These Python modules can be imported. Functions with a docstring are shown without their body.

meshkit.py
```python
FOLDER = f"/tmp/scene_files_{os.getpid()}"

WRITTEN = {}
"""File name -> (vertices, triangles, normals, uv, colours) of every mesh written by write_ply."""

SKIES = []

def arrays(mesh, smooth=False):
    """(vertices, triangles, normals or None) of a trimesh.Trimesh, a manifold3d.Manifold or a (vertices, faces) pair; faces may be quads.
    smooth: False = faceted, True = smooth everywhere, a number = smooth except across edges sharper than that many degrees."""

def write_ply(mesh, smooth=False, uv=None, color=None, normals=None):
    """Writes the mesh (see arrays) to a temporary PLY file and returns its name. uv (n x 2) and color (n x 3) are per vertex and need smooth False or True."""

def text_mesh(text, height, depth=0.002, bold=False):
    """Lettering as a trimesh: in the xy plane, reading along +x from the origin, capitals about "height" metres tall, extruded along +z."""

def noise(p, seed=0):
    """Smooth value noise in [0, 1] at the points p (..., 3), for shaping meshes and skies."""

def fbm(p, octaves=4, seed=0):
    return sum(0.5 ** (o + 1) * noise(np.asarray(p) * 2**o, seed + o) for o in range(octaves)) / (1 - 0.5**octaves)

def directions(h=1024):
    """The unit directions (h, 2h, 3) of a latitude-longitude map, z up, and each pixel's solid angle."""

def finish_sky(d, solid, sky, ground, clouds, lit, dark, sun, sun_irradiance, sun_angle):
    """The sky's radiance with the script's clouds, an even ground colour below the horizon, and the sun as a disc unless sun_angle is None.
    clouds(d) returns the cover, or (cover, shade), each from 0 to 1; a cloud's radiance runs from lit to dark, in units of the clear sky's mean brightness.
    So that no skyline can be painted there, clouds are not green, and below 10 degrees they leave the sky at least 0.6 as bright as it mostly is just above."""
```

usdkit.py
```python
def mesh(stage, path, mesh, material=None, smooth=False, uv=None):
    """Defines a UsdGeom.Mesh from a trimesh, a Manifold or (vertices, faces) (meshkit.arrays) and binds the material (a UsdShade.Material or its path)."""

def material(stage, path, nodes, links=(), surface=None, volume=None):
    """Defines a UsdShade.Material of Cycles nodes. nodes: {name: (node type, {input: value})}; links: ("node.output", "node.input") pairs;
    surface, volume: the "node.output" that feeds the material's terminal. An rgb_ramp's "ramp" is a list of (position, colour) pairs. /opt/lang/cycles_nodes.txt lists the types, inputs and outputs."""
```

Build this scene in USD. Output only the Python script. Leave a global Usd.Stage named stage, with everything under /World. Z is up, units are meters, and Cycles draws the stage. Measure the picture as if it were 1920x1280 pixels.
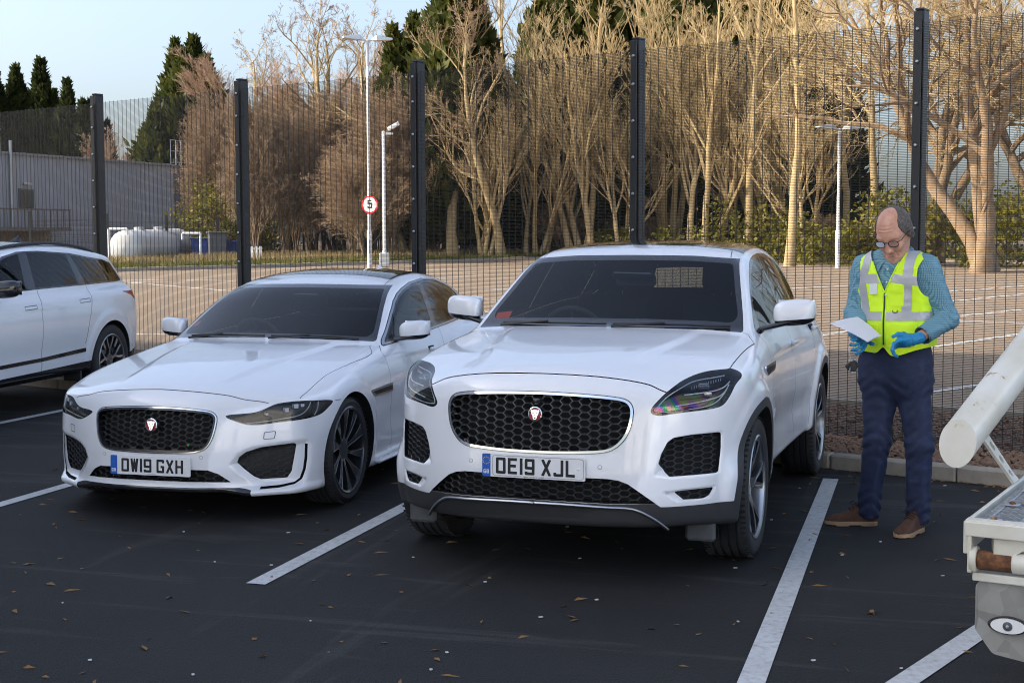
import math, numpy as np, trimesh, usdkit, meshkit, shapely
import manifold3d as m3
from shapely.geometry import Polygon, LineString, Point, MultiPolygon, box as sbox
from scipy.interpolate import PchipInterpolator, CubicSpline
from pxr import Usd, UsdGeom, UsdLux, UsdShade, Gf, Sdf, Vt

stage = Usd.Stage.CreateInMemory()
UsdGeom.SetStageUpAxis(stage, 'Z')
UsdGeom.Xform.Define(stage, '/World')
UsdGeom.Scope.Define(stage, '/World/Looks')

# ------------------------------------------------------------------ camera, sky, sun, exposure
EXPOSURE = 1.75
SKY_K, SKY_G, SKY_STRENGTH = 1.0, 1.0, 0.10
CAM_YAW, CAM_PITCH, CAM_ROLL, CAM_H = -0.2878, 0.0743, -0.0030, 1.6559
def cam_axes(yaw, pitch, roll):
    cy, sy, cp, sp = math.cos(yaw), math.sin(yaw), math.cos(pitch), math.sin(pitch)
    fwd = np.array([sy * cp, cy * cp, -sp]); right = np.array([cy, -sy, 0.0]); up = np.cross(right, fwd)
    c, s = math.cos(roll), math.sin(roll)
    return c * right + s * up, -s * right + c * up, fwd
_r, _u, _f = cam_axes(CAM_YAW, CAM_PITCH, CAM_ROLL)
cam = UsdGeom.Camera.Define(stage, '/World/camera')
cam.AddTransformOp().Set(Gf.Matrix4d(*_r, 0, *_u, 0, *(-_f), 0, 0, 0, CAM_H, 1))
cam.CreateHorizontalApertureAttr(36.0); cam.CreateVerticalApertureAttr(24.0)
cam.CreateFocalLengthAttr(2614.07 / 1920 * 36)
cam.CreateClippingRangeAttr((0.1, 3000.0))
cam.CreateExposureAttr(EXPOSURE)
VIEW = np.array([math.sin(CAM_YAW), math.cos(CAM_YAW)])      # the level viewing direction

SUN_AZ = np.array([-0.93, -0.37]) / np.hypot(0.93, 0.37)      # level direction towards the sun
SUN_EL = math.radians(33)
sun_dir = np.array([SUN_AZ[0] * math.cos(SUN_EL), SUN_AZ[1] * math.cos(SUN_EL), math.sin(SUN_EL)])
usdkit.material(stage, '/World/Looks/sky', {
    'sky': ('sky_texture', {'sky_type': 'single_scattering', 'sun_disc': False, 'sun_elevation': SUN_EL, 'sun_rotation': math.atan2(sun_dir[0], sun_dir[1]), 'altitude': 50.0, 'air_density': 1.0, 'aerosol_density': 4.2, 'ozone_density': 4.0}),
    'pre': ('mix', {'mix_type': 'multiply', 'fac': 1.0, 'color2': (SKY_K, SKY_K, SKY_K)}), 'gm': ('gamma', {'gamma': SKY_G}), 'wb': ('hsv', {'saturation': .76, 'hue': .5, 'value': 1.0, 'fac': 1.0}), 'bg': ('background_shader', {'strength': SKY_STRENGTH})}, [('sky.color', 'pre.color1'), ('pre.color', 'gm.color'), ('gm.color', 'wb.color'), ('wb.color', 'bg.color')], surface='bg.background')
dome = UsdLux.DomeLight.Define(stage, '/World/sky')
UsdShade.MaterialBindingAPI.Apply(dome.GetPrim()).Bind(UsdShade.Material.Get(stage, '/World/Looks/sky'))
dome.GetPrim().SetCustomDataByKey('kind', 'structure')
sun = UsdLux.DistantLight.Define(stage, '/World/sun')
sun.CreateIntensityAttr(0.56); sun.CreateAngleAttr(0.53); sun.CreateNormalizeAttr(True); sun.CreateColorAttr(Gf.Vec3f(1.0, 0.87, 0.70))
_z = sun_dir; _x = np.cross([0, 0, 1.0], _z); _x /= np.linalg.norm(_x); _y = np.cross(_z, _x)
sun.AddTransformOp().Set(Gf.Matrix4d(*_x, 0, *_y, 0, *_z, 0, 0, 0, 30, 1))

# ------------------------------------------------------------------ helpers
RNG = np.random.default_rng(7)
used = {}
def numbered(parent, name):
    k = (str(parent), name); n = used.get(k, 0); used[k] = n + 1
    return name if n == 0 else f'{name}_{n:03d}'
def path_of(parent):
    return '/World' if parent is None else str(parent.GetPath())
def tag(prim, label=None, cat=None, group=None, kind=None):
    for k, v in (('label', label), ('category', cat), ('group', group), ('kind', kind)):
        if v: prim.SetCustomDataByKey(k, v)
    return prim
def thing(name, label=None, cat=None, loc=(0, 0, 0), rot=None, group=None, kind=None, mat4=None):
    x = UsdGeom.Xform.Define(stage, '/World/' + numbered('/World', name))
    if mat4 is not None: x.AddTransformOp().Set(Gf.Matrix4d(*np.asarray(mat4).T.ravel()))
    else:
        x.AddTranslateOp().Set(Gf.Vec3d(*map(float, loc)))
        if rot: x.AddRotateZOp().Set(float(math.degrees(rot)))
    return tag(x.GetPrim(), label, cat, group, kind)
def copy_of(src, loc, rot=0.0, scale=1.0, label=None, group=None, name=None):
    nm = name or str(src.GetPath()).split('/')[-1]
    if nm[-4:-3] == '_' and nm[-3:].isdigit(): nm = nm[:-4]
    x = UsdGeom.Xform.Define(stage, '/World/' + numbered('/World', nm))
    p = x.GetPrim(); p.GetReferences().AddInternalReference(src.GetPath())
    x.ClearXformOpOrder()
    for a in ('xformOp:translate', 'xformOp:rotateZ', 'xformOp:scale'):
        pass
    x.AddTransformOp(opSuffix='place').Set(Gf.Matrix4d().SetScale(Gf.Vec3d(*(scale if np.ndim(scale) else (scale,) * 3))) * Gf.Matrix4d().SetRotate(Gf.Rotation(Gf.Vec3d(0, 0, 1), math.degrees(rot))) * Gf.Matrix4d().SetTranslate(Gf.Vec3d(*map(float, loc))))
    p.SetInstanceable(True)
    cd = src.GetCustomData()
    return tag(p, label or cd.get('label'), cd.get('category'), group or cd.get('group'))
def M(name): return UsdShade.Material.Get(stage, '/World/Looks/' + name)
def arr(mesh):
    if hasattr(mesh, 'to_mesh'):
        mm = mesh.to_mesh(); return np.asarray(mm.vert_properties[:, :3], float), np.asarray(mm.tri_verts, int)
    if isinstance(mesh, (tuple, list)):
        v, f = np.asarray(mesh[0], float), np.asarray(mesh[1], int)
        if f.shape[1] == 4: f = np.vstack([f[:, [0, 1, 2]], f[:, [0, 2, 3]]])
        return v, f
    return np.array(mesh.vertices, float), np.array(mesh.faces, int)
def part(parent, name, mesh, mat, smooth=False, normals=None, label=None, kind=None, cat=None, group=None, colors=None):
    """One Mesh prim under parent (or under /World)."""
    path = path_of(parent) + '/' + numbered(path_of(parent), name)
    if normals is None:
        m = usdkit.mesh(stage, path, arr(mesh), None, smooth)
    else:
        v, f = arr(mesh)
        m = usdkit.mesh(stage, path, (v, f), None, False)
        m.CreateNormalsAttr(Vt.Vec3fArray.FromNumpy(np.asarray(normals, np.float32))); m.SetNormalsInterpolation('vertex')
    if colors is not None:
        UsdGeom.PrimvarsAPI(m).CreatePrimvar('tint', Sdf.ValueTypeNames.Float, 'vertex').Set(Vt.FloatArray.FromNumpy(np.asarray(colors, np.float32)))
    UsdShade.MaterialBindingAPI.Apply(m.GetPrim()).Bind(M(mat) if isinstance(mat, str) else mat)
    return tag(m.GetPrim(), label, cat, group, kind)
def cat_meshes(ms):
    vs, fs, n = [], [], 0
    for m in ms:
        v, f = arr(m); vs.append(v); fs.append(f + n); n += len(v)
    return np.vstack(vs), np.vstack(fs)
def moved(mesh, t=(0, 0, 0), R=None):
    v, f = arr(mesh)
    if R is not None: v = v @ np.asarray(R).T
    return v + np.asarray(t, float), f
def flipped(mesh):
    v, f = arr(mesh); return v, f[:, ::-1]
def mirror_y(mesh):
    v, f = arr(mesh); return v * [1, -1, 1], f[:, ::-1]
def rotz(a): c, s = math.cos(a), math.sin(a); return np.array([[c, -s, 0], [s, c, 0], [0, 0, 1.0]])
def roty(a): c, s = math.cos(a), math.sin(a); return np.array([[c, 0, s], [0, 1, 0], [-s, 0, c]])
def rotx(a): c, s = math.cos(a), math.sin(a); return np.array([[1, 0, 0], [0, c, -s], [0, s, c]])
BOXV = np.array([[x, y, z] for x in (-.5, .5) for y in (-.5, .5) for z in (-.5, .5)])
BOXF = np.array([[0, 1, 3], [0, 3, 2], [4, 6, 7], [4, 7, 5], [0, 4, 5], [0, 5, 1], [2, 3, 7], [2, 7, 6], [0, 2, 6], [0, 6, 4], [1, 5, 7], [1, 7, 3]])
def box(size, at=(0, 0, 0), R=None): return moved((BOXV * np.asarray(size, float), BOXF), at, R)
def bbox(x0, x1, y0, y1, z0, z1): return box((x1 - x0, y1 - y0, z1 - z0), ((x0 + x1) / 2, (y0 + y1) / 2, (z0 + z1) / 2))
def rbox(size, r=0.01, at=(0, 0, 0), R=None, seg=8):
    """A box with rounded edges (hull of spheres)."""
    s = np.asarray(size, float) / 2 - r
    sp = m3.Manifold.sphere(r, seg)
    return moved(m3.Manifold.batch_hull([sp.translate(tuple(s * np.sign(c))) for c in BOXV]), at, R)
def chamfer_box(size, c=0.01, at=(0, 0, 0), R=None):
    s = np.asarray(size, float) / 2
    pts = np.vstack([(np.sign(b) * (s - c * (np.arange(3) != k))) for b in BOXV for k in range(3)])
    return moved(m3.Manifold.hull_points(pts), at, R)
def boxes_many(cent, size, R=None):
    """Many axis boxes as one mesh; cent (n,3), size (n,3) or (3,)."""
    cent = np.asarray(cent, float); size = np.broadcast_to(np.asarray(size, float), cent.shape)
    v = BOXV[None] * size[:, None]
    if R is not None: v = v @ np.asarray(R).T
    v = v + cent[:, None]
    return v.reshape(-1, 3), (BOXF[None] + 8 * np.arange(len(cent))[:, None, None]).reshape(-1, 3)
def tubes(segs, sides=4, caps=False):
    """segs: list of (points (k,3), radii (k,)) -> one mesh of tapered tubes."""
    vs, fs, n = [], [], 0
    for p, r in segs:
        v, f = tube(p, r, sides, caps); vs.append(v); fs.append(f + n); n += len(v)
    return np.vstack(vs), np.vstack(fs)
def tube(p, r, sides=8, caps=True, closed=False):
    p = np.asarray(p, float); k = len(p); r = np.broadcast_to(np.asarray(r, float), (k,))
    if closed: t = np.roll(p, -1, 0) - np.roll(p, 1, 0)
    else: t = np.gradient(p, axis=0)
    t /= np.linalg.norm(t, axis=1, keepdims=True) + 1e-12
    a = np.zeros_like(t); ref = np.array([0, 0, 1.0]) if abs(t[0, 2]) < .9 else np.array([1.0, 0, 0])
    x = np.cross(t[0], ref); x /= np.linalg.norm(x)
    for i in range(k):
        x = x - t[i] * (x @ t[i]); x /= np.linalg.norm(x) + 1e-12; a[i] = x
    b = np.cross(t, a); an = np.arange(sides) * 2 * np.pi / sides
    v = (p[:, None] + r[:, None, None] * (np.cos(an)[None, :, None] * a[:, None] + np.sin(an)[None, :, None] * b[:, None])).reshape(-1, 3)
    kk = k if closed else k - 1
    i, j = np.meshgrid(np.arange(kk), np.arange(sides), indexing='ij'); i2 = (i + 1) % k; j2 = (j + 1) % sides
    q = np.stack([i * sides + j, i * sides + j2, i2 * sides + j2, i2 * sides + j], -1).reshape(-1, 4)
    f = np.vstack([q[:, [0, 1, 2]], q[:, [0, 2, 3]]])
    if caps and not closed:
        n = len(v); v = np.vstack([v, p[0], p[-1]]); jj = np.arange(sides)
        f = np.vstack([f, np.stack([np.full(sides, n), (jj + 1) % sides, jj], 1), np.stack([np.full(sides, n + 1), (k - 1) * sides + jj, (k - 1) * sides + (jj + 1) % sides], 1)])
    return v, f
def cyl(p0, p1, r, sides=12): return tube([p0, p1], r, sides)
def lathe(profile, n=48, axis='z'):
    """profile (k,2) of (radius, height)."""
    pr = np.asarray(profile, float); k = len(pr); an = np.arange(n) * 2 * np.pi / n
    v = np.stack([pr[:, None, 0] * np.cos(an), pr[:, None, 0] * np.sin(an), np.broadcast_to(pr[:, 1:], (k, n))], -1).reshape(-1, 3)
    i, j = np.meshgrid(np.arange(k - 1), np.arange(n), indexing='ij'); j2 = (j + 1) % n
    q = np.stack([i * n + j, i * n + j2, (i + 1) * n + j2, (i + 1) * n + j], -1).reshape(-1, 4)
    if axis == 'y': v = v[:, [0, 2, 1]] * [1, 1, -1]
    return v, np.vstack([q[:, [0, 1, 2]], q[:, [0, 2, 3]]])
def extrude(poly, h, z0=0.0):
    """shapely polygon -> prism between z0 and z0+h."""
    gs = [g for g in getattr(poly, 'geoms', [poly]) if g.area > 1e-9]
    out = []
    for g in gs:
        m = trimesh.creation.extrude_polygon(g, h, engine='earcut'); m.apply_translation([0, 0, z0]); out.append(m)
    return cat_meshes(out)
def to_yz(mesh, x0=0.0, sign=1):
    """mesh drawn in (u, v, w) -> car (x = x0 + sign*w, y = u, z = v)."""
    v, f = arr(mesh); return np.stack([x0 + sign * v[:, 2], v[:, 0], v[:, 1]], 1), f
def resample(pts, step, closed=False):
    p = np.asarray(pts, float)
    if closed: p = np.vstack([p, p[:1]])
    d = np.r_[0, np.cumsum(np.linalg.norm(np.diff(p, axis=0), axis=1))]
    n = max(int(round(d[-1] / step)), 2)
    s = np.linspace(0, d[-1], n + 1)[: (n if closed else n + 1)]
    return np.stack([np.interp(s, d, p[:, k]) for k in range(p.shape[1])], 1)
def smooth_poly(pts, n=160, closed=True):
    """A smooth curve through the points (periodic Catmull-Rom by arc length)."""
    p = np.asarray(pts, float)
    if closed: p = np.vstack([p, p[:1]])
    d = np.r_[0, np.cumsum(np.linalg.norm(np.diff(p, axis=0), axis=1) ** .5)]
    c = CubicSpline(d, p, bc_type='periodic' if closed else 'natural')
    return c(np.linspace(0, d[-1], n, endpoint=not closed))
def round_poly(pts, r):
    """polygon with its corners rounded by about r."""
    P = Polygon(pts).buffer(0)
    return np.array(P.buffer(-r, quad_segs=6).buffer(r, quad_segs=6).exterior.coords)[:-1]

# ---- implicit surfaces
def smax(a, b, r):
    h = np.maximum(r - np.abs(a - b), 0.0); return np.maximum(a, b) + h * h / (4 * r)
def smin(a, b, r):
    h = np.maximum(r - np.abs(a - b), 0.0); return np.minimum(a, b) - h * h / (4 * r)
def sstep(a, b, x):
    t = np.clip((x - a) / (b - a), 0, 1); return t * t * (3 - 2 * t)
def bump(x, c, w):
    return np.exp(-((x - c) / w) ** 2)
def curve(*pts):
    a = np.array(pts, float); o = np.argsort(a[:, 0]); a = a[o]
    s = PchipInterpolator(a[:, 0], a[:, 1]); lo, hi = a[0, 0], a[-1, 0]; sl0, sl1 = float(s(lo, 1)), float(s(hi, 1))
    x = np.linspace(lo, hi, 4001); t = s(x); n = len(x); h = x[1] - x[0]
    nk = int(np.clip(.10 / h, 40, 320)) // 2 * 2 + 1; k = np.ones(nk) / nk; m = nk - 1
    t2 = np.convolve(np.r_[t[0] - (x[0] - (x[0] - h * np.arange(m, 0, -1))) * sl0, t, t[-1] + sl1 * h * np.arange(1, m + 1)], k, 'same')[m:-m]
    cs = CubicSpline(x[::20], t2[::20])
    def g(q):
        qc = np.clip(q, lo, hi); return cs(qc) + np.where(q < lo, (q - lo) * sl0, 0) + np.where(q > hi, (q - hi) * sl1, 0)
    return g
def mesh_field(f, lo, hi, h, newton=4, sym=False):
    """Surface nets over f < 0 in the box lo..hi with cells of size h. sym: the plane y = lo[1] stays open and exact."""
    lo, hi = np.asarray(lo, float), np.asarray(hi, float)
    n = np.ceil((hi - lo) / h).astype(int) + 1
    ax = [lo[k] + h * np.arange(n[k]) for k in range(3)]
    val = np.empty(n, np.float32)
    for i0 in range(0, n[0], 24):
        i1 = min(i0 + 24, n[0])
        g = np.stack(np.meshgrid(ax[0][i0:i1], ax[1], ax[2], indexing='ij'), -1)
        val[i0:i1] = f(g.reshape(-1, 3)).reshape(g.shape[:3])
    s = val < 0
    c = np.zeros(np.array(n) - 1, np.int8)
    for a, b, d in np.ndindex(2, 2, 2): c += s[a:n[0] - 1 + a, b:n[1] - 1 + b, d:n[2] - 1 + d]
    act = (c > 0) & (c < 8); idx = np.full(act.shape, -1, np.int64); cells = np.argwhere(act); idx[tuple(cells.T)] = np.arange(len(cells))
    acc = np.zeros((len(cells), 3)); cnt = np.zeros(len(cells))
    for axis in range(3):
        o1, o2 = [k for k in range(3) if k != axis]
        for u, w in np.ndindex(2, 2):
            a = cells.copy(); a[:, o1] += u; a[:, o2] += w; b = a.copy(); b[:, axis] += 1
            va, vb = val[tuple(a.T)].astype(float), val[tuple(b.T)].astype(float); cr = (va < 0) != (vb < 0)
            t = np.where(cr, va / np.where(cr, va - vb, 1), 0); p = a.astype(float); p[:, axis] += t
            acc[cr] += p[cr]; cnt[cr] += 1
    v = lo + h * acc / cnt[:, None]
    quads = []
    for axis in range(3):
        o1, o2 = [k for k in range(3) if k != axis]
        sl = [slice(None)] * 3; sl[axis] = slice(0, -1); sa = s[tuple(sl)]; sl[axis] = slice(1, None); sb = s[tuple(sl)]
        e = np.argwhere(sa != sb); e = e[(e[:, o1] > 0) & (e[:, o2] > 0) & (e[:, o1] < n[o1] - 1) & (e[:, o2] < n[o2] - 1)]
        inside = sa[tuple(e.T)]
        def cell(d1, d2):
            q = e.copy(); q[:, o1] -= d1; q[:, o2] -= d2; return idx[tuple(q.T)]
        q = np.stack([cell(1, 1), cell(0, 1), cell(0, 0), cell(1, 0)], 1)
        fl = inside if axis != 1 else ~inside
        q = np.where(fl[:, None], q, q[:, ::-1]); quads.append(q)
    q = np.vstack(quads)
    if sym:
        # snap the vertices of the cells that touch the mid-plane onto it
        first = cells[:, 1] == 0; v[first, 1] = lo[1] + 0.0
    v = newton_to(f, v, newton, fix_y=(v[:, 1] == lo[1]) if sym else None)
    d1 = np.linalg.norm(v[q[:, 0]] - v[q[:, 2]], axis=1); d2 = np.linalg.norm(v[q[:, 1]] - v[q[:, 3]], axis=1)
    a = d1 <= d2
    fa = np.where(a[:, None], q[:, [0, 1, 2]], q[:, [0, 1, 3]]); fb = np.where(a[:, None], q[:, [0, 2, 3]], q[:, [1, 2, 3]])
    F = np.vstack([fa, fb])
    ar = np.linalg.norm(np.cross(v[F[:, 1]] - v[F[:, 0]], v[F[:, 2]] - v[F[:, 0]]), axis=1)
    return v, F[ar > 1e-10]
def grad(f, p, e=1e-3):
    g = np.empty_like(p)
    for k in range(3):
        d = np.zeros(3); d[k] = e; g[:, k] = (f(p + d) - f(p - d)) / (2 * e)
    return g
def newton_to(f, v, it=3, fix_y=None):
    v = v.copy()
    for _ in range(it):
        g = grad(f, v)
        if fix_y is not None: g[fix_y, 1] = 0
        s = f(v) / np.maximum((g * g).sum(1), 0.05); st = np.clip(s[:, None] * g, -.02, .02); v -= st
    return v
def field_normals(f, v):
    g = grad(f, v, 8e-4); return g / np.maximum(np.linalg.norm(g, axis=1, keepdims=True), 1e-9)
def simp(poly, tol=.0015):
    return np.array(Polygon(poly).simplify(tol).exterior.coords)[:-1]
def poly_sdf(p, poly, m_=.12):
    """Signed distance (negative inside) of points p (n,2) to a closed polygon (m,2)."""
    poly = np.asarray(poly, float); a = poly; b = np.roll(poly, -1, 0)
    out = np.full(len(p), 1.0)
    lo, hi = poly.min(0) - m_, poly.max(0) + m_
    near = np.all((p > lo) & (p < hi), axis=1); q = p[near]
    best = np.full(len(q), 9.0); ins = np.zeros(len(q), bool)
    for s, e in zip(a, b):
        d = e - s; L = d @ d
        if L < 1e-14: continue
        t = np.clip(((q - s) @ d) / L, 0, 1); best = np.minimum(best, ((q - s - t[:, None] * d) ** 2).sum(1))
        c = (s[1] > q[:, 1]) != (e[1] > q[:, 1])
        ins ^= c & (q[:, 0] < d[0] * (q[:, 1] - s[1]) / (d[1] if d[1] else 1e-12) + s[0])
    out[near] = np.sqrt(best) * np.where(ins, -1, 1)
    return out
def line_sdf(p, line):
    """Distance of points p (n,2) to an open polyline."""
    best = np.full(len(p), 9.0)
    for s, e in zip(line[:-1], line[1:]):
        d = e - s; t = np.clip(((p - s) @ d) / max(d @ d, 1e-14), 0, 1); best = np.minimum(best, ((p - s - t[:, None] * d) ** 2).sum(1))
    return np.sqrt(best)
def refine(v, f, want, fproj=None, rounds=4):
    """Splits every edge longer than want(midpoints) until none is left; new points are put on the implicit surface fproj."""
    for _ in range(rounds):
        e = np.sort(np.vstack([f[:, [0, 1]], f[:, [1, 2]], f[:, [2, 0]]]), 1)
        key = e[:, 0] * np.int64(len(v)) + e[:, 1]; uk, inv = np.unique(key, return_inverse=True)
        a, b = uk // len(v), uk % len(v); mid = (v[a] + v[b]) / 2
        L = np.linalg.norm(v[a] - v[b], axis=1); split = L > want(mid)
        if not split.any(): break
        new = np.full(len(uk), -1, np.int64); new[split] = len(v) + np.arange(split.sum())
        m = mid[split]
        if fproj is not None:
            y0 = np.abs(m[:, 1]) < 1e-9; m = newton_to(fproj, m, 2, fix_y=y0)
        v = np.vstack([v, m]); n = len(f); e0, e1, e2 = new[inv[:n]], new[inv[n:2 * n]], new[inv[2 * n:]]
        A, B, C = f.T; cnt = (e0 >= 0).astype(int) + (e1 >= 0) + (e2 >= 0); out = [f[cnt == 0]]
        k = cnt == 3
        if k.any():
            a_, b_, c_, x, y, z = A[k], B[k], C[k], e0[k], e1[k], e2[k]
            out += [np.stack(t, 1) for t in ((a_, x, z), (x, b_, y), (z, y, c_), (x, y, z))]
        for r in range(3):
            P = (A, B, C)[r], (B, C, A)[r], (C, A, B)[r]; E = (e0, e1, e2)[r], (e1, e2, e0)[r], (e2, e0, e1)[r]
            k = (cnt == 1) & (E[0] >= 0)
            if k.any(): out += [np.stack([P[0][k], E[0][k], P[2][k]], 1), np.stack([E[0][k], P[1][k], P[2][k]], 1)]
            k = (cnt == 2) & (E[0] >= 0) & (E[1] >= 0)
            if k.any(): out += [np.stack([E[0][k], P[1][k], E[1][k]], 1), np.stack([P[0][k], E[0][k], E[1][k]], 1), np.stack([P[0][k], E[1][k], P[2][k]], 1)]
        f = np.vstack(out)
    return v, f
def compact(v, f, *extra):
    u, inv = np.unique(f, return_inverse=True)
    return (v[u], inv.reshape(-1, 3)) + tuple(x[u] for x in extra)
def split(v, f, d, snap=4e-4):
    """Cuts a mesh along d = 0: returns ((v, f) where d < 0, (v, f) where d > 0)."""
    d = np.where(np.abs(d) < snap, np.where(d < 0, -snap, snap), d)
    s = d < 0; S = s[f]; c = S.sum(1)
    inn, outt = [f[c == 3]], [f[c == 0]]
    mix = f[(c == 1) | (c == 2)]
    if len(mix):
        sm = s[mix]; one = sm.sum(1) == 1; odd = np.where(one[:, None], sm, ~sm).argmax(1); r = np.arange(len(mix))
        A, B, C = mix[r, odd], mix[r, (odd + 1) % 3], mix[r, (odd + 2) % 3]
        n0 = len(v); lo, hi = np.minimum(A, B), np.maximum(A, B); lo2, hi2 = np.minimum(A, C), np.maximum(A, C)
        key = np.r_[lo, lo2] * np.int64(n0) + np.r_[hi, hi2]; uk, inv = np.unique(key, return_inverse=True)
        a, b = uk // n0, uk % n0; t = (d[a] / (d[a] - d[b]))[:, None]; v = np.vstack([v, v[a] + t * (v[b] - v[a])])
        p, q = n0 + inv[:len(mix)], n0 + inv[len(mix):]
        t1 = np.stack([A, p, q], 1); t2 = np.stack([p, B, C], 1); t3 = np.stack([p, C, q], 1)
        inn += [t1[one], t2[~one], t3[~one]]; outt += [t1[~one], t2[one], t3[one]]
    return compact(v, np.vstack(inn)), compact(v, np.vstack(outt))
def border(v, f):
    """Directed border edges of a mesh."""
    e = np.vstack([f[:, [0, 1]], f[:, [1, 2]], f[:, [2, 0]]]); n = np.int64(len(v))
    k = e[:, 0] * n + e[:, 1]; r = e[:, 1] * n + e[:, 0]
    return e[~np.isin(k, r)]
def wall(piece, off, steps=1):
    """A wall from the border of a removed piece, moved by off (one vector or one per vertex)."""
    v, f = piece; e = border(v, f); u, inv = np.unique(e, return_inverse=True); e = inv.reshape(-1, 2)
    p = v[u]; o = np.broadcast_to(np.asarray(off, float), v.shape)[u]; n = len(p)
    V = np.vstack([p, p + o]); F = np.vstack([np.stack([e[:, 0], e[:, 1], e[:, 1] + n], 1), np.stack([e[:, 0], e[:, 1] + n, e[:, 0] + n], 1)])
    return V, F
def loops(v, f):
    e = border(v, f); nxt = dict(map(tuple, e)); out = []
    while nxt:
        s = next(iter(nxt)); l = [s]; k = nxt.pop(s)
        while k != s and k in nxt: l.append(k); k = nxt.pop(k)
        out.append(np.array(l))
    return out

# ------------------------------------------------------------------ materials
def mat(name, nodes, links=(), surface='p.BSDF', volume=None):
    return usdkit.material(stage, '/World/Looks/' + name, nodes, links, surface=surface, volume=volume)
def plain(name, color, rough=0.5, metal=0.0, spec=0.5, coat=0.0, var=0.0, scale=30.0, bump=0.0, **kw):
    """A principled material with a little procedural variation of tone and relief."""
    n = {'p': ('principled_bsdf', {'roughness': rough, 'metallic': metal, 'specular_ior_level': spec, 'coat_weight': coat, 'coat_roughness': 0.03, 'base_color': color, **kw})}
    l = []
    if var or bump:
        n['tc'] = ('texture_coordinate', {}); n['n'] = ('noise_texture', {'scale': scale, 'detail': 5.0, 'roughness': 0.6}); l.append(('tc.object', 'n.vector'))
    if var:
        c = np.array(color); n['r'] = ('rgb_ramp', {'ramp': [(0.25, tuple(c * (1 - var))), (0.75, tuple(np.minimum(c * (1 + var), 1)))]}); l += [('n.fac', 'r.fac'), ('r.color', 'p.base_color')]
    if bump:
        n['b'] = ('bump', {'strength': bump, 'distance': 0.01}); l += [('n.fac', 'b.height'), ('b.normal', 'p.normal')]
    return mat(name, n, l)
def glass(name, tint, ior=1.5, rough=0.0):
    mat(name, {'t': ('transparent_bsdf', {'color': tint}), 'g': ('glossy_bsdf', {'color': (1, 1, 1), 'roughness': rough}), 'f': ('fresnel', {'IOR': ior}), 'm': ('mix_closure', {})},
        [('f.fac', 'm.fac'), ('t.BSDF', 'm.closure1'), ('g.BSDF', 'm.closure2')], surface='m.closure')
# vehicles
plain('white_paint', (.80, .805, .82), rough=.28, coat=1.0, var=.012, scale=3)
plain('gloss_black', (.010, .010, .011), rough=.08, spec=.5, coat=.6)
plain('satin_black', (.018, .018, .019), rough=.42, var=.15, scale=60)
plain('dark_plastic', (.035, .035, .037), rough=.5, bump=.15, var=.1, scale=300)
plain('grey_plastic', (.075, .078, .082), rough=.5, var=.1, scale=40)
plain('shut_gap', (.008, .008, .008), rough=.8)
plain('chrome', (.82, .82, .84), rough=.07, metal=1.0)
plain('satin_silver', (.50, .51, .53), rough=.28, metal=1.0)
plain('grille_black', (.030, .030, .032), rough=.30, coat=.5)
plain('rubber', (.022, .022, .023), rough=.62, var=.2, scale=25, bump=.1)
plain('alloy_silver', (.58, .59, .61), rough=.26, metal=1.0)
plain('alloy_grey', (.12, .125, .135), rough=.25, metal=.85, coat=.6)
plain('brake_steel', (.30, .29, .28), rough=.4, metal=1.0)
plain('caliper_red', (.45, .012, .012), rough=.3, coat=.6)
plain('badge_red', (.30, .012, .018), rough=.25, coat=1.0)
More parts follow.
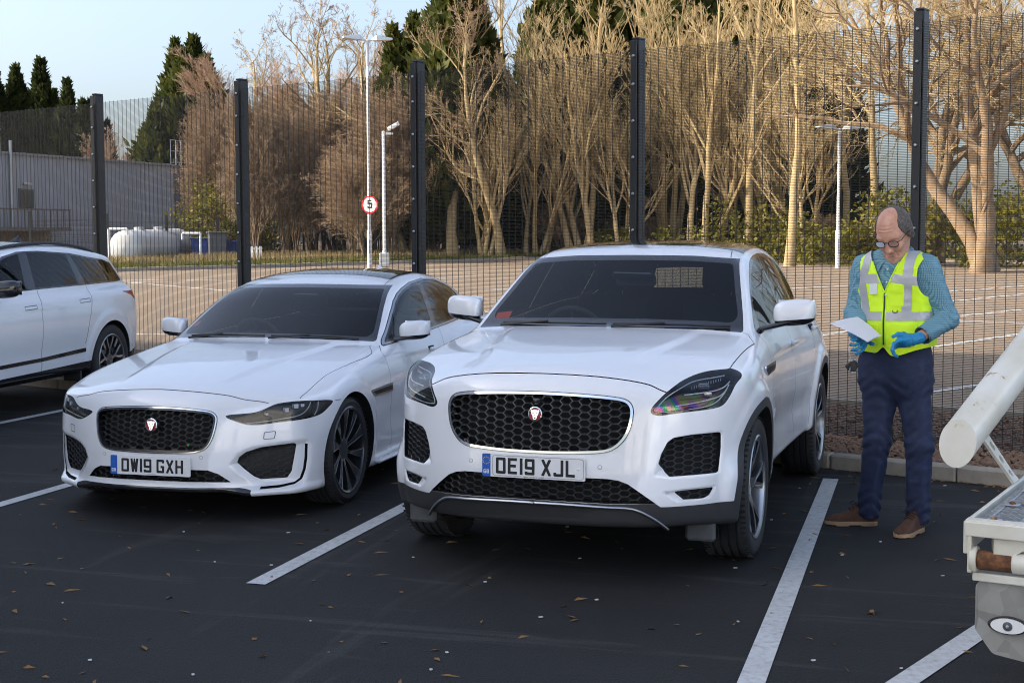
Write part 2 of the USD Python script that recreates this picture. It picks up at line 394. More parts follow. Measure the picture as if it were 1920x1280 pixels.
plain('badge_green', (.03, .45, .06), rough=.3)
plain('lamp_amber', (.75, .25, .03), rough=.2)
plain('lamp_red', (.22, .008, .008), rough=.12, coat=1.0)
plain('lamp_white', (.85, .87, .9), rough=.2, coat=.5)
plain('lamp_chrome', (.42, .43, .46), rough=.16, metal=1.0)
mat('lamp_iridescent', {'tc': ('texture_coordinate', {}), 'n': ('noise_texture', {'scale': 7.0, 'detail': 1.0}), 'mr': ('map_range', {'from_min': .3, 'from_max': .7, 'to_min': 260.0, 'to_max': 620.0}), 'p': ('principled_bsdf', {'base_color': (.16, .16, .18), 'metallic': 1.0, 'roughness': .14, 'thin_film_ior': 1.45})},
    [('tc.object', 'n.vector'), ('n.fac', 'mr.value'), ('mr.result', 'p.thin_film_thickness')])
plain('plate_white', (.78, .78, .79), rough=.35, coat=.4)
plain('plate_blue', (.006, .10, .45), rough=.35, coat=.4)
plain('plate_black', (.008, .008, .009), rough=.4)
plain('plate_yellow', (.55, .50, .12), rough=.4)
plain('sticker_orange', (.75, .10, .05), rough=.5)
plain('trim_ivory', (.46, .47, .46), rough=.8, var=.06, scale=200)
plain('trim_dark', (.035, .036, .04), rough=.75, var=.15, scale=120, bump=.1)
plain('seat_dark', (.030, .030, .036), rough=.6, var=.15, scale=70, bump=.12)
glass('screen_glass', (.66, .72, .71), ior=1.33); glass('tinted_glass', (.38, .41, .41), ior=1.42); glass('privacy_glass', (.085, .09, .095)); glass('lens_glass', (.94, .95, .95), ior=1.42)
plain('mirror_glass', (.75, .77, .78), rough=.02, metal=1.0)
def car_matrix(pos, ang):
    s, c = math.sin(ang), math.cos(ang)
    return np.array([[s, c, 0, pos[0]], [-c, s, 0, pos[1]], [0, 0, 1, 0], [0, 0, 0, 1.0]])

# ------------------------------------------------------------------ compact crossover: body surface (x forward from the front axle, y left, z up)
EV_RECESS = [
    (np.array([(.56, .53), (.585, .62), (.625, .695), (.66, .716), (.80, .728), (.845, .726), (.853, .70), (.848, .60), (.84, .515), (.80, .508), (.63, .510)]), .024, .040),
    (np.array([(.60, .452), (.70, .462), (.822, .465), (.815, .43), (.795, .398), (.66, .396), (.63, .42)]), .014, .016)]

class EBody:
    Fp = staticmethod(curve((0, .886), (.2, .882), (.326, .871), (.45, .838), (.56, .787), (.646, .728), (.72, .662), (.805, .572), (.86, .485), (.90, .395), (.93, .30), (.96, .18), (1.0, .0)))
    Fz = staticmethod(curve((.10, -.22), (.2, -.13), (.26, -.075), (.33, -.035), (.39, -.006), (.45, .0), (.53, .0), (.60, -.008), (.72, -.022), (.84, -.040), (.92, -.062), (.98, -.09), (1.03, -.14), (1.1, -.22)))
    Tz = staticmethod(curve((.95, .93), (.80, .995), (.70, 1.024), (.55, 1.052), (.3, 1.088), (0, 1.119), (-.3, 1.148), (-.5, 1.165), (-.8, 1.18), (-3.6, 1.2)))
    Td = staticmethod(curve((.9, .13), (.80, .115), (.658, .094), (.5, .068), (.28, .034), (0, .024), (-.46, .016), (-1, .02), (-3.6, .02)))
    W = staticmethod(curve((.9, .80), (.6, .88), (.3, .932), (0, .948), (-.4, .938), (-.9, .925), (-1.4, .925), (-1.9, .932), (-2.4, .945), (-2.7, .948), (-3.0, .935), (-3.3, .88), (-3.5, .78)))
    Zs = staticmethod(curve((.9, .80), (0, .83), (-1.3, .82), (-2.0, .81), (-2.7, .79), (-3.5, .80)))
    Sz = staticmethod(curve((-.75, .12), (-.62, .06), (-.5, .030), (-.36, .016), (-.2, .007), (-.1, .002), (0, 0), (.07, .005), (.14, .022), (.2, .045), (.26, .075), (.33, .12), (.4, .17), (.6, .36)))
    Rz = staticmethod(curve((.2, -3.38), (.35, -3.47), (.5, -3.51), (.7, -3.50), (.9, -3.47), (1.1, -3.42), (1.25, -3.38)))
    G_roof = staticmethod(curve((-.9, 1.54), (-1.2, 1.596), (-1.5, 1.626), (-1.8, 1.635), (-2.2, 1.622), (-2.6, 1.582), (-3.0, 1.52), (-3.25, 1.47), (-3.5, 1.41)))
    G_w = staticmethod(curve((-.2, .80), (-.5, .822), (-.8, .838), (-1.1, .852), (-1.6, .862), (-2.1, .846), (-2.5, .815), (-2.8, .782), (-3.2, .72), (-3.5, .64)))
    belt = staticmethod(curve((-.3, 1.075), (-.6, 1.09), (-1.4, 1.12), (-2.2, 1.165), (-2.7, 1.215), (-3.0, 1.25)))
    @classmethod
    def side(c, x, z):
        s = c.W(x) - c.Sz(z - c.Zs(x))
        s = s + .020 * sstep(.56, .50, np.hypot(x, z - .365)) + .018 * sstep(.56, .50, np.hypot(x + 2.681, z - .365)) + .032 * sstep(.78, .45, z) * np.exp(-((x - .22) / .36) ** 2)
        s = s - .016 * bump(z, .60 + .02 * (x + 1.2), .09) * sstep(-.35, -.75, x) * sstep(-2.35, -1.9, x)
        return s
    @classmethod
    def front(c, y, z):
        r = c.Fp(y) + c.Fz(z) * (1 - .35 * sstep(.3, .8, y)) + .12 * sstep(.66, .46, z) * sstep(.82, .94, y)
        q = np.stack([y, z], -1).reshape(-1, 2)
        for P_, dep, wd in EV_RECESS:
            s_ = -poly_sdf(q, P_)
            r = r - (dep * sstep(0, wd, s_)).reshape(r.shape)
        return r
    @classmethod
    def hood(c, x, y):
        cr = .012 * sstep(0, .07, y - (.50 - .16 * sstep(-.4, .8, x)))   # the two ridges of the bonnet
        return c.Tz(x) - c.Td(x) * (y / .6) ** 2.4 - cr * sstep(.75, .3, x) + .004
    @classmethod
    def screen(c, x, y):
        return 1.136 + .60 * (-.455 - x + .115 * (1 - (y / .74) ** 2)) - .05 * np.maximum(-.8 - x, 0) ** 2
    @classmethod
    def f(c, p):
        x, y, z = p[:, 0], np.abs(p[:, 1]), p[:, 2]
        low = smax(y - c.side(x, z), z - c.hood(x, y), .09)
        low = smax(low, x - c.front(y, z), .075)
        low = smax(low, c.Rz(z) + .30 * (y / .9) ** 3.2 - x, .10)
        low = smax(low, .235 + .03 * sstep(.3, .6, x) + .06 * sstep(-2.9, -3.5, x) + .13 * sstep(.60, .86, y) * sstep(-.35, -.6, x) * sstep(-2.5, -2.25, x) - z, .05)
        gy = y - (c.G_w(x) - .40 * (z - 1.10) - .16 * np.maximum(z - 1.10, 0) ** 2)
        roof = z - (c.G_roof(x) - .038 * (y / .6) ** 2.6)
        top = smax(gy * .93, roof, .075)
        top = smax(top, (z - c.screen(x, y)) * .86, .035)
        top = smax(top, (z - (1.52 - (-3.16 - x) * -.0 - 1.15 * (-3.10 - x) - .25 * (y / .7) ** 2 * .3)) * .66, .06)
        top = smax(top, 1.0 - z, .02)
        return smin(low, top, .035)

# ------------------------------------------------------------------ vehicle toolkit
YZ = lambda p: np.stack([np.abs(p[:, 1]), p[:, 2]], 1)
XZ = lambda p: p[:, [0, 2]]
XY = lambda p: np.stack([p[:, 0], np.abs(p[:, 1])], 1)
def UAZ(a):
    c, s = math.cos(a), math.sin(a)
    return lambda p: np.stack([-p[:, 0] * s + np.abs(p[:, 1]) * c, p[:, 2]], 1)
class Shell:
    """Half a vehicle surface meshed from its field, refined along the outlines to be cut, mirrored, then cut piece by piece."""
    def __init__(s, f, lo, hi, h, cuts, lines, fine=.006, coarse=.032):
        s.f = f; cuts = [(a, simp(b), c) for a, b, c in cuts]
        v, fc = mesh_field(f, lo, hi, h, sym=True)
        def want(m):
            d = np.full(len(m), 1.0)
            for proj, poly, cond in cuts:
                k = cond(m); q = proj(m[k]); a = np.abs(poly_sdf(q, poly, .06)); d[k] = np.minimum(d[k], a)
            w = np.clip(fine + .45 * d, fine, coarse)
            for proj, line, cond in lines:
                k = np.flatnonzero(cond(m)); q = proj(m[k]); lo_, hi_ = line.min(0) - .04, line.max(0) + .04
                kk = np.all((q > lo_) & (q < hi_), axis=1); k, q = k[kk], q[kk]
                w[k] = np.minimum(w[k], np.clip(.0032 + .8 * np.maximum(line_sdf(q, line) - .004, 0), .0032, coarse))
            return w
        v, fc = refine(v, fc, want, f, rounds=5)
        n = len(v); mid = v[:, 1] < 1e-6; mp = np.arange(n) + n; mp[mid] = np.flatnonzero(mid)
        V = np.vstack([v, v * [1, -1, 1]]); F = np.vstack([fc, mp[fc][:, ::-1]])
        s.pieces = {'body': compact(V, F)}
    def cut(s, src, new, proj, poly, cond):
        v, f = s.pieces[src]; k = cond(v); d = np.full(len(v), 1.0); d[k] = poly_sdf(proj(v[k]), poly)
        a, b = split(v, f, d); s.pieces[new], s.pieces[src] = a, b; return a
    def cut_d(s, src, new, dist):
        v, f = s.pieces[src]; a, b = split(v, f, dist(v)); s.pieces[new], s.pieces[src] = a, b; return a
    def gap(s, srcs, proj, line, cond, w=.0022):
        out = []
        for src in srcs:
            v, f = s.pieces[src]; k = np.flatnonzero(cond(v)); d = np.full(len(v), 1.0)
            if len(k):
                q = proj(v[k]); near = np.all((q > line.min(0) - .03) & (q < line.max(0) + .03), axis=1); d[k[near]] = line_sdf(q[near], line) - w
            if (d < 0).any():
                a, b = split(v, f, d, snap=1e-4); s.pieces[src] = b; out.append(a)
        return cat_meshes(out) if out else None
    def N(s, v): return field_normals(s.f, v)
    def put(s, parent, name, piece, matl, off=0.0, label=None):
        v, f = piece; n = s.N(v)
        return part(parent, name, (v + n * off, f), matl, normals=n, label=label)
def sides(piece):
    """Left and right half of a piece."""
    v, f = piece; k = v[f].mean(1)[:, 1] > 0
    return [compact(v, f[k]), compact(v, f[~k])]
def half(pts):
    """Half outline (y >= 0), given from the centre line outwards and back -> polygon closed across the centre."""
    p = np.asarray(pts, float); return np.vstack([p, p[::-1] * [-1, 1]])
def honeycomb(poly, cw, ch, bar=.0035, depth=.016, xs=None, slant=.30, cut=.0):
    """Honeycomb bars inside a (y, z) outline; xs(y, z) gives the surface x."""
    P = Polygon(poly).buffer(cut); y0, z0, y1, z1 = P.bounds; segs = []
    nx, nz = int((y1 - y0) / cw) + 4, int((z1 - z0) / ch) + 4; yc, zc = (y0 + y1) / 2, (z0 + z1) / 2
    for i in range(-nx // 2 - 1, nx // 2 + 2):
        for j in range(-nz // 2 - 1, nz // 2 + 2):
            a = yc + i * cw; b = zc + j * ch + (ch / 2 if i % 2 else 0)
            hw = cw * (1 - slant) / 2
            segs.append(((a - hw, b), (a + hw, b)))
            segs.append(((a + hw, b), (a + cw - hw, b + ch / 2))); segs.append(((a + hw, b), (a + cw - hw, b - ch / 2)))
    out = []
    for s in segs:
        L = LineString(s).intersection(P)
        for g in getattr(L, 'geoms', [L]):
            if g.is_empty or g.length < .002 or g.geom_type != 'LineString': continue
            (ya, za), (yb, zb) = g.coords[0], g.coords[-1]; d = np.array([yb - ya, zb - za]); L_ = np.linalg.norm(d); d /= L_; nrm = np.array([-d[1], d[0]]) * bar / 2
            q = [(ya - d[0] * bar * .3, za - d[1] * bar * .3), (yb + d[0] * bar * .3, zb + d[1] * bar * .3)]
            xa, xb = float(xs(q[0][0], q[0][1])), float(xs(q[1][0], q[1][1]))
            v = []
            for (yy, zz), xx in zip(q, (xa, xb)):
                for sg, dx in ((1, -.3), (1, 1), (-1, 1), (-1, -.3)):
                    k = 1.0 if dx == 1 else .45
                    v.append((xx - (depth if dx == 1 else 0), yy + sg * nrm[0] * k * 1.4, zz + sg * nrm[1] * k * 1.4))
            out.append((np.array(v), np.array([[0, 4, 5], [0, 5, 1], [1, 5, 6], [1, 6, 2], [2, 6, 7], [2, 7, 3], [3, 7, 4], [3, 4, 0]])))
    return cat_meshes(out)
def ribbon(path3, r, sides_=6):
    return tube(path3, r, sides_)
GLYPH = {  # strokes in a 50 x 79 cell; ('c' marks a closed outline)
    'O': [[(9, 7), (16, 7), (34, 7), (43, 7), (43, 72), (7, 72), (7, 7), (16, 7)]], 'E': [[(46, 72), (7, 72), (7, 7), (46, 7)], [(7, 40), (41, 40)]],
    'I': [[(7, 0), (7, 79)]], '9': [[(7, 17), (7, 7), (43, 7), (43, 72), (7, 72), (7, 34), (43, 34)]], 'X': [[(6, 0), (44, 79)], [(6, 79), (44, 0)]],
    'J': [[(43, 79), (43, 7), (7, 7), (7, 19)]], 'L': [[(7, 79), (7, 7), (46, 7)]], 'W': [[(6, 79), (15, 6), (25, 60), (35, 6), (44, 79)]],
    'G': [[(43, 58), (43, 72), (7, 72), (7, 7), (43, 7), (43, 36), (27, 36)]], 'H': [[(7, 0), (7, 79)], [(43, 0), (43, 79)], [(7, 40), (43, 40)]],
    'B': [[(7, 7), (7, 72), (38, 72), (38, 42), (7, 42)], [(7, 7), (43, 7), (43, 41), (30, 41)]], '5': [[(42, 72), (9, 72), (9, 44), (43, 44), (43, 7), (7, 7), (7, 17)]]}
GLYPH['1'] = GLYPH['I']
def glyph_poly(ch, stroke=13.5):
    ps = []
    for l in GLYPH[ch]:
        b = LineString(l).buffer(stroke / 2, cap_style='flat', join_style='mitre' if ch in 'EXLWHI1' else 'round', mitre_limit=3)
        ps.append(b)
    g = shapely.union_all(ps)
    if ch in 'XW': g = g.intersection(sbox(-5, 0, 55, 79))
    return g
def text_poly(text, height, gap=11 / 79, space=33 / 79):
    """Plate lettering as a shapely shape, capitals `height` tall, starting at the origin."""
    s = height / 79; x = 0; out = []
    for ch in text:
        if ch == ' ': x += space * 79 - gap * 79; continue
        g = glyph_poly(ch); x0 = 0
        out.append(shapely.affinity.translate(g, x - x0)); x += (14 if ch in 'I1' else 50) + gap * 79
    g = shapely.union_all(out); return shapely.affinity.scale(g, s, s, origin=(0, 0)), (x - gap * 79) * s
def number_plate(car, text, x, z, tilt=0.0, border=False, small=True):
    """Front plate 520 x 111 mm as a part of the vehicle, at x, centred on z; it reads from the image's left to right, that is from -y to +y."""
    R = roty(-tilt)
    def place(m, w): v, f = to_yz(m); v = v @ R.T; return v + [x + w, 0, z], f
    P = Polygon(round_poly([(-.26, -.0555), (.26, -.0555), (.26, .0555), (-.26, .0555)], .008))
    pl = part(car, 'number_plate', place(extrude(P, .004), 0), 'plate_white')
    part(pl, 'blue_band', place(extrude(P.intersection(sbox(-.3, -.1, -.217, .1)), .001), .004), 'plate_blue')
    g, w = text_poly(text, .079); g = shapely.affinity.translate(g, -w / 2 + .012, -.0395)
    part(pl, 'lettering', place(extrude(g, .0012), .004), 'plate_black')
    g, w = text_poly('GB', .019, gap=14 / 79); g = shapely.affinity.translate(g, -.2385 - w / 2, -.040)
    part(pl, 'country_letters', place(extrude(g, .0008), .005), 'plate_white')
    sc = cat_meshes([place(moved(trimesh.creation.icosphere(1, .005), (u, 0.0, .002)), .003) for u in (.222,)])
    part(pl, 'screw_cap', sc, 'plate_white', smooth=True); part(pl, 'screw_cap', place(moved(trimesh.creation.icosphere(1, .005), (-.228 if border else -.2385, .012 if not border else -.004, .002)), .003), 'plate_blue', smooth=True)
    if border:
        B = Polygon(round_poly([(-.206, -.049), (.252, -.049), (.252, .049), (-.206, .049)], .012)); B = B.difference(B.buffer(-.0014)).difference(sbox(-.055, -.06, .058, -.03))
        part(pl, 'border_line', place(extrude(B, .0008), .004), 'plate_black')
        st = [(-.2385 + .017 * math.cos(a), .022 + .017 * math.sin(a)) for a in np.arange(12) * math.pi / 6]
        part(pl, 'star', place(cat_meshes([extrude(Point(p).buffer(.0024, quad_segs=2), .0008) for p in st]), .005), 'plate_yellow', kind='stuff')
        t = meshkit.text_mesh('Jaguar Land Rover Limited', .0062, .0008); t.apply_translation([-.052, -.0515, 0]); part(pl, 'dealer_text', place(t, .004), 'plate_black')
    else:
        t = meshkit.text_mesh('JAGUAR LAND ROVER LTD', .0032, .0008); t.apply_translation([-.018, -.0505, 0]); part(pl, 'dealer_text', place(t, .004), 'plate_black')
    return pl
def cat_badge(car, x, z, r, tilt=0.1):
    """Round chrome badge: red disc, silver snarling cat's head."""
    R = roty(-tilt)
    def place(m): v, f = to_yz(m); return v @ R.T + [x, 0, z], f
    b = part(car, 'badge', place(lathe([(r * 1.06, -.012), (r * 1.06, .004), (r * .98, .011), (r * .86, .012), (r * .80, .006)], 36)), 'chrome', smooth=40)
    part(b, 'red_disc', place(lathe([(r * .82, .004), (r * .5, .0075), (0.0001, .009)], 32)), 'badge_red', smooth=True)
    head = np.array([(-.62, .42), (-.50, .60), (-.34, .48), (-.15, .56), (0, .53), (.15, .56), (.34, .48), (.50, .60), (.62, .42), (.52, .20), (.46, -.05), (.30, -.30), (.27, -.55), (.16, -.72), (0, -.76), (-.16, -.72), (-.27, -.55), (-.30, -.30), (-.46, -.05), (-.52, .20)]) * r
    P = Polygon(head)
    hole = lambda l: Polygon(np.array(l) * r)
    for e in ([(-.36, .20), (-.14, .10), (-.16, .02), (-.34, .09)], [(.36, .20), (.14, .10), (.16, .02), (.34, .09)], [(-.16, -.46), (.16, -.46), (.10, -.62), (-.10, -.62)], [(-.1, -.14), (.1, -.14), (.05, -.26), (-.05, -.26)]): P = P.difference(hole(e))
    part(b, 'cat_head', place(extrude(P, .004, .0085)), 'chrome')
    return b
def spoke_disc(polys, y0, th, dish, R):
    """Spokes drawn as shapely shapes in (x, z), extruded along y, dished towards the hub; fine enough to be shaded as rounded."""
    v, f = extrude(polys, th); V = np.stack([v[:, 0], y0 - th + v[:, 2], v[:, 1]], 1)
    r = np.hypot(V[:, 0], V[:, 2]); V[:, 1] -= dish * np.clip(1 - r / R, 0, 1) ** 1.5; return V, f[:, ::-1]
def wheel(car, name, at, R, rim, width, style, left, spin=0.0):
    """A wheel as a part of the vehicle: tyre, rim barrel, spokes, hub cap, disc, caliper. Local y points outwards."""
    w = width; sg = 1 if left else -1
    def put(m): v, f = arr(m); v = v.copy(); v[:, 1] *= sg; v = v + at; return v, (f if left else f[:, ::-1])
    pr = [(rim - .012, -w / 2 + .02), (rim + .002, -w / 2 + .004), (rim + .03, -w / 2 - .002), (R - .035, -w / 2 - .004), (R - .014, -w / 2 + .008), (R - .003, -w / 2 + .026)]
    for g in np.linspace(-w / 2 + .055, w / 2 - .055, 4): pr += [(R, g - .007), (R - .007, g - .005), (R - .007, g + .005), (R, g + .007)]
    pr += [(R - .003, w / 2 - .026), (R - .014, w / 2 - .008), (R - .035, w / 2 + .004), (rim + .03, w / 2 + .002), (rim + .002, w / 2 - .004), (rim - .012, w / 2 - .02)]
    v, f = lathe(pr, 96, 'y')
    W_ = part(car, name, put((v, f)), 'rubber', smooth=35)
    # tread blocks' cross grooves: thin dark sipes are real cuts in the shoulder
    sip = []
    for k in range(72):
        a = 2 * math.pi * k / 72
        for ys in (-1, 1):
            Rm = roty(-a); sip.append(box((.004, .046, .010), at=Rm @ np.array([0, ys * (w / 2 - .026), 0]) + Rm @ np.array([R - .004, 0, 0]) * 1.0, R=Rm @ rotx(0)))
    part(W_, 'tread_block', put(cat_meshes(sip)), 'rubber', kind='stuff')
    bar = lathe([(rim + .002, w / 2 - .010), (rim + .004, w / 2 - .004), (rim - .004, w / 2 + .001), (rim - .016, w / 2 - .004), (rim - .022, w / 2 - .03), (rim - .028, -w / 2 + .03), (rim - .01, -w / 2 + .01)], 72, 'y')
    part(W_, 'rim', put(bar), 'alloy_silver' if style != 'blade' else 'alloy_grey', smooth=40)
    yo = w / 2 - .012; r1 = rim - .012
    def wedge(pts, k, n): a = 2 * math.pi * k / n + spin; return shapely.affinity.rotate(Polygon(pts), math.degrees(a), origin=(0, 0))
    hub = Point(0, 0).buffer(.072, quad_segs=10)
    if style == 'split':
        n = 5; outl = [(.05, -.034), (.11, -.026), (.17, -.044), (r1, -.078), (r1 + .004, 0), (r1, .078), (.17, .044), (.11, .026), (.05, .034)]
        slot = [(.125, -.004), (.18, -.018), (r1 - .022, -.044), (r1 - .016, .044), (.18, .018), (.125, .004)]
        sp = [wedge(outl, k, n).difference(wedge(slot, k, n)) for k in range(n)]; body, face, dish = 'alloy_grey', 'alloy_silver', .050
    elif style == 'blade':
        n = 10; sp = []
        for k in range(n):
            wd = 1.0 if k % 2 == 0 else .78
            outl = [(.045, -.016 * wd), (.10, -.012 * wd), (.16, -.020 * wd - .006), (.21, -.032 * wd - .012), (r1, -.046 * wd - .018), (r1 + .003, 0), (r1, .030 * wd - .008), (.21, .022 * wd - .006), (.16, .015 * wd), (.10, .012 * wd), (.045, .016 * wd)]
            sp.append(wedge(outl, k, n))
        body, face, dish = 'alloy_grey', 'alloy_grey', .045
    else:
        n = 5; sp = []
        for k in range(n):
            st = [(.05, -.020), (.13, -.018), (.14, 0), (.13, .018), (.05, .020)]
            L = [(.115, .002), (.125, .024), (.19, .062), (r1, .086), (r1 + .003, .060), (.20, .036), (.14, .004)]
            sp.append(shapely.union_all([wedge(st, k, n), wedge(L, k, n), wedge([(a, -b) for a, b in L][::-1], k, n)]))
            tw = [(.06, -.012), (r1 - .004, -.020), (r1, .020), (.06, .012)]; sp.append(shapely.affinity.rotate(wedge(tw, k, n), 36, origin=(0, 0)).difference(Point(0, 0).buffer(.16)))
        body, face, dish = 'alloy_grey', 'alloy_silver', .030
    for k, g in enumerate(sp):
        g2 = Polygon(resample(np.array(g.exterior.coords)[:-1], .012, True), [resample(np.array(i.coords)[:-1], .012, True) for i in g.interiors]) if g.geom_type == 'Polygon' else g
        s_ = part(W_, 'spoke', put(spoke_disc(g2, yo, .030, dish, r1)), body)
        fc = g2.buffer(-.0035 if style != 'blade' else -.006)
        if style == 'blade':
            ed = g2.difference(g2.buffer(-.0022)); part(s_, 'machined_edge', put(spoke_disc(ed, yo + .0012, .003, dish, r1)), 'alloy_silver')
        else: part(s_, 'machined_face', put(spoke_disc(fc, yo + .0012, .003, dish, r1)), face)
    part(W_, 'hub', put(spoke_disc(hub, yo - .002, .034, dish, r1)), body)
    part(W_, 'centre_cap', put(moved(lathe([(.032, -.01), (.032, .004), (.026, .008), (.0001, .009)], 24, 'y'), (0, yo - dish + .002, 0), np.diag([1, -1, 1.]))), 'chrome' if style == 'y' else 'badge_red', smooth=40)
    nuts = [cyl((.053 * math.cos(a), yo - dish - .008, .053 * math.sin(a)), (.053 * math.cos(a), yo - dish + .004, .053 * math.sin(a)), .010, 6) for a in np.arange(5) * 2 * math.pi / 5 + .6 + spin]
    for q in nuts: part(W_, 'wheel_nut', put(q), 'chrome')
    part(W_, 'brake_disc', put(moved(lathe([(.06, -.01), (rim - .075, -.01), (rim - .072, .0), (rim - .075, .012), (.06, .012)], 48, 'y'), (0, yo - .105, 0))), 'brake_steel', smooth=40)
    rc = rim - .075; an = np.linspace(-.42, .42, 7) + (2.6 if style != 'blade' else .30)
    P = Polygon([((rc - .05) * math.cos(a), (rc - .05) * math.sin(a)) for a in an] + [((rc + .028) * math.cos(a), (rc + .028) * math.sin(a)) for a in an[::-1]])
    part(W_, 'caliper', put(spoke_disc(P, yo - .058, .07, 0, 1)), 'caliper_red' if style == 'blade' else 'grey_plastic')
    return W_
def door_mirror(car, name, at, size, left, housing='white_paint', arm=(-.12, -.06)):
    """Housing with black lower part, glass and arm; at = inner end of the housing."""
    sg = 1 if left else -1; L, D, H = size
    def fld(p):
        q = p / np.array([D / 2, L / 2, H / 2]); 
        return ((np.abs(q[:, 0]) ** 2.6 + np.abs(q[:, 1]) ** 3.2 + np.abs(q[:, 2] - .12 * q[:, 1]) ** 3.0) ** (1 / 2.8) - 1) * min(D, H) / 2 + .02 * np.maximum(-q[:, 0] - .1, 0) ** 2
    v, f = mesh_field(fld, (-D * .62, -L * .62, -H * .75), (D * .62, L * .62, H * .75), .011)
    n = field_normals(fld, v)
    # forward slant: the housing sweeps back outwards
    def bend(v): v = v.copy(); v[:, 0] -= .22 * (v[:, 1] + L / 2); return v
    (va, fa), (vb, fb) = split(v, f, v[:, 2] + H * .26 - .08 * v[:, 1])
    def put(m, d=(0, 0, 0)):
        v, f = arr(m); v = bend(v) + d; v[:, 1] = (v[:, 1] + L / 2); v[:, 1] *= sg; return v + at, (f if left else f[:, ::-1])
    mm = part(car, name, put((vb, fb)), housing, smooth=50)
    part(mm, 'lower_cover', put((va, fa)), 'gloss_black', smooth=50)
    part(mm, 'mirror_glass', put(chamfer_box((.006, L * .86, H * .78), .002, (-D * .47, 0, .01))), 'mirror_glass')
    A = np.array(at) + [0, 0, -H * .33]; B = A + [-arm[0] * .3, sg * arm[0], arm[1]]
    part(mm, 'arm', moved(m3.Manifold.batch_hull([m3.Manifold.sphere(.022, 12).scale((1.8, 1, .8)).translate(tuple(A + [0, sg * .10, 0])), m3.Manifold.sphere(.020, 12).scale((2.4, 1, .8)).translate(tuple(B))])), 'gloss_black', smooth=50)
    return mm
def seat(car, x, y, z, mat_='seat_dark', h=.62):
    """Front seat: cushion, backrest, headrest."""
    s = part(car, 'seat', cat_meshes([rbox((.50, .50, .16), .06, (x + .25, y, z))]), mat_, smooth=50)
    v, f = arr(rbox((.13, .50, h), .055, (0, 0, h / 2), roty(0))); part(s, 'backrest', moved((v, f), (x - .02, y, z + .02), roty(-.30)), mat_, smooth=50)
    v, f = arr(rbox((.10, .27, .20), .045)); c = roty(-.30) @ np.array([.0, 0, h + .13]); part(s, 'headrest', moved((v, f), np.array([x - .02, y, z + .02]) + c, roty(-.22)), mat_, smooth=50)
    for dy in (-.06, .06): part(s, 'headrest_post', cyl(np.array([x - .02, y + dy, z]) + roty(-.3) @ [0, 0, h - .02], np.array([x - .02, y + dy, z]) + roty(-.3) @ [0, 0, h + .08], .006, 6), 'chrome')
    return s
def steering_wheel(car, at, r=.185, tilt=.45):
    R = roty(-math.pi / 2 + tilt); an = np.linspace(0, 2 * math.pi, 40, endpoint=False)
    ring = tube(np.stack([r * np.cos(an), r * np.sin(an), 0 * an], 1), .016, 8, closed=True)
    s = part(car, 'steering_wheel', moved(ring, at, R), 'trim_dark', smooth=True)
    part(s, 'boss', moved(rbox((.17, .19, .05), .02), at, R), 'trim_dark', smooth=40)
    for a in (0, math.pi, -math.pi / 2): part(s, 'wheel_spoke', moved(cyl((0.05 * math.cos(a), .05 * math.sin(a), 0), (r * math.cos(a), r * math.sin(a), 0), .014, 6), at, R), 'trim_dark')
def opening(car, S, nm, name, depth, wallmat, hc, fx, two=False, backmat='shut_gap'):
    for q in (sides(S.pieces[nm]) if two else [S.pieces[nm]]):
        o = part(car, name, wall(q, (-depth, 0, 0)), wallmat)
        part(o, 'back_panel', (q[0] - [depth, 0, 0], q[1]), backmat)
        if hc:
            hm = honeycomb(hc['poly'], hc['cw'], hc['ch'], hc.get('bar', .0045), hc.get('depth', .014), lambda y, z: fx(y, z) - hc['inset'], hc.get('slant', .34))
            if two and q[0][:, 1].mean() < 0: hm = mirror_y(hm)
            part(o, 'honeycomb', hm, 'grille_black', smooth=20)
    return o
def surround(gr, outline, frontf, rings, deep=.05):
    """Rings that follow an opening: (outer offset, inner offset, proud, material, name)."""
    for b0, b1, off, mt, nm in rings:
        n = 240
        def ring(b):
            r = np.array(Polygon(outline).buffer(b).exterior.coords)[:-1]; r = resample(r, .004, True)
            r = np.stack([np.interp(np.linspace(0, 1, n, endpoint=False), np.linspace(0, 1, len(r) + 1), np.r_[r[:, c], r[:1, c]]) for c in (0, 1)], 1)
            if Polygon(r).exterior.is_ccw is False: r = r[::-1]
            return np.roll(r, -np.argmin(np.abs(r[:, 0]) + 9 * (r[:, 1] < outline[:, 1].mean())), 0)
        r0, r1 = ring(b0), ring(b1)
        P0 = np.c_[frontf(np.abs(r0[:, 0]), r0[:, 1]) + off, r0]; P1 = np.c_[frontf(np.abs(r1[:, 0]), r1[:, 1]) + off, r1]; P2 = P1 - [deep, 0, 0]; P3 = P0 - [off + .004, 0, 0]
        i = np.arange(n); j = (i + 1) % n
        F = np.vstack([np.stack([i, j, j + n, i + n], 1), np.stack([i + n, j + n, j + 2 * n, i + 2 * n], 1), np.stack([i, i + 3 * n, j + 3 * n, j], 1)])
        part(gr, nm, (np.vstack([P0, P1, P2, P3]), F[:, ::-1]), mt, smooth=40)
def wells(car, S, tags, depth, lip=None):
    for nm in tags:
        if lip:
            for q in sides(S.pieces['lip' + nm]): S.put(car, 'arch_lip', q, lip)
        for q in sides(S.pieces['wh' + nm]):
            sg = 1 if q[0][:, 1].mean() > 0 else -1; off = np.zeros_like(q[0]); off[:, 1] = sg * depth - q[0][:, 1]
            part(car, 'wheel_well', cat_meshes([wall(q, off), (q[0] + off, q[1])]), 'shut_gap')
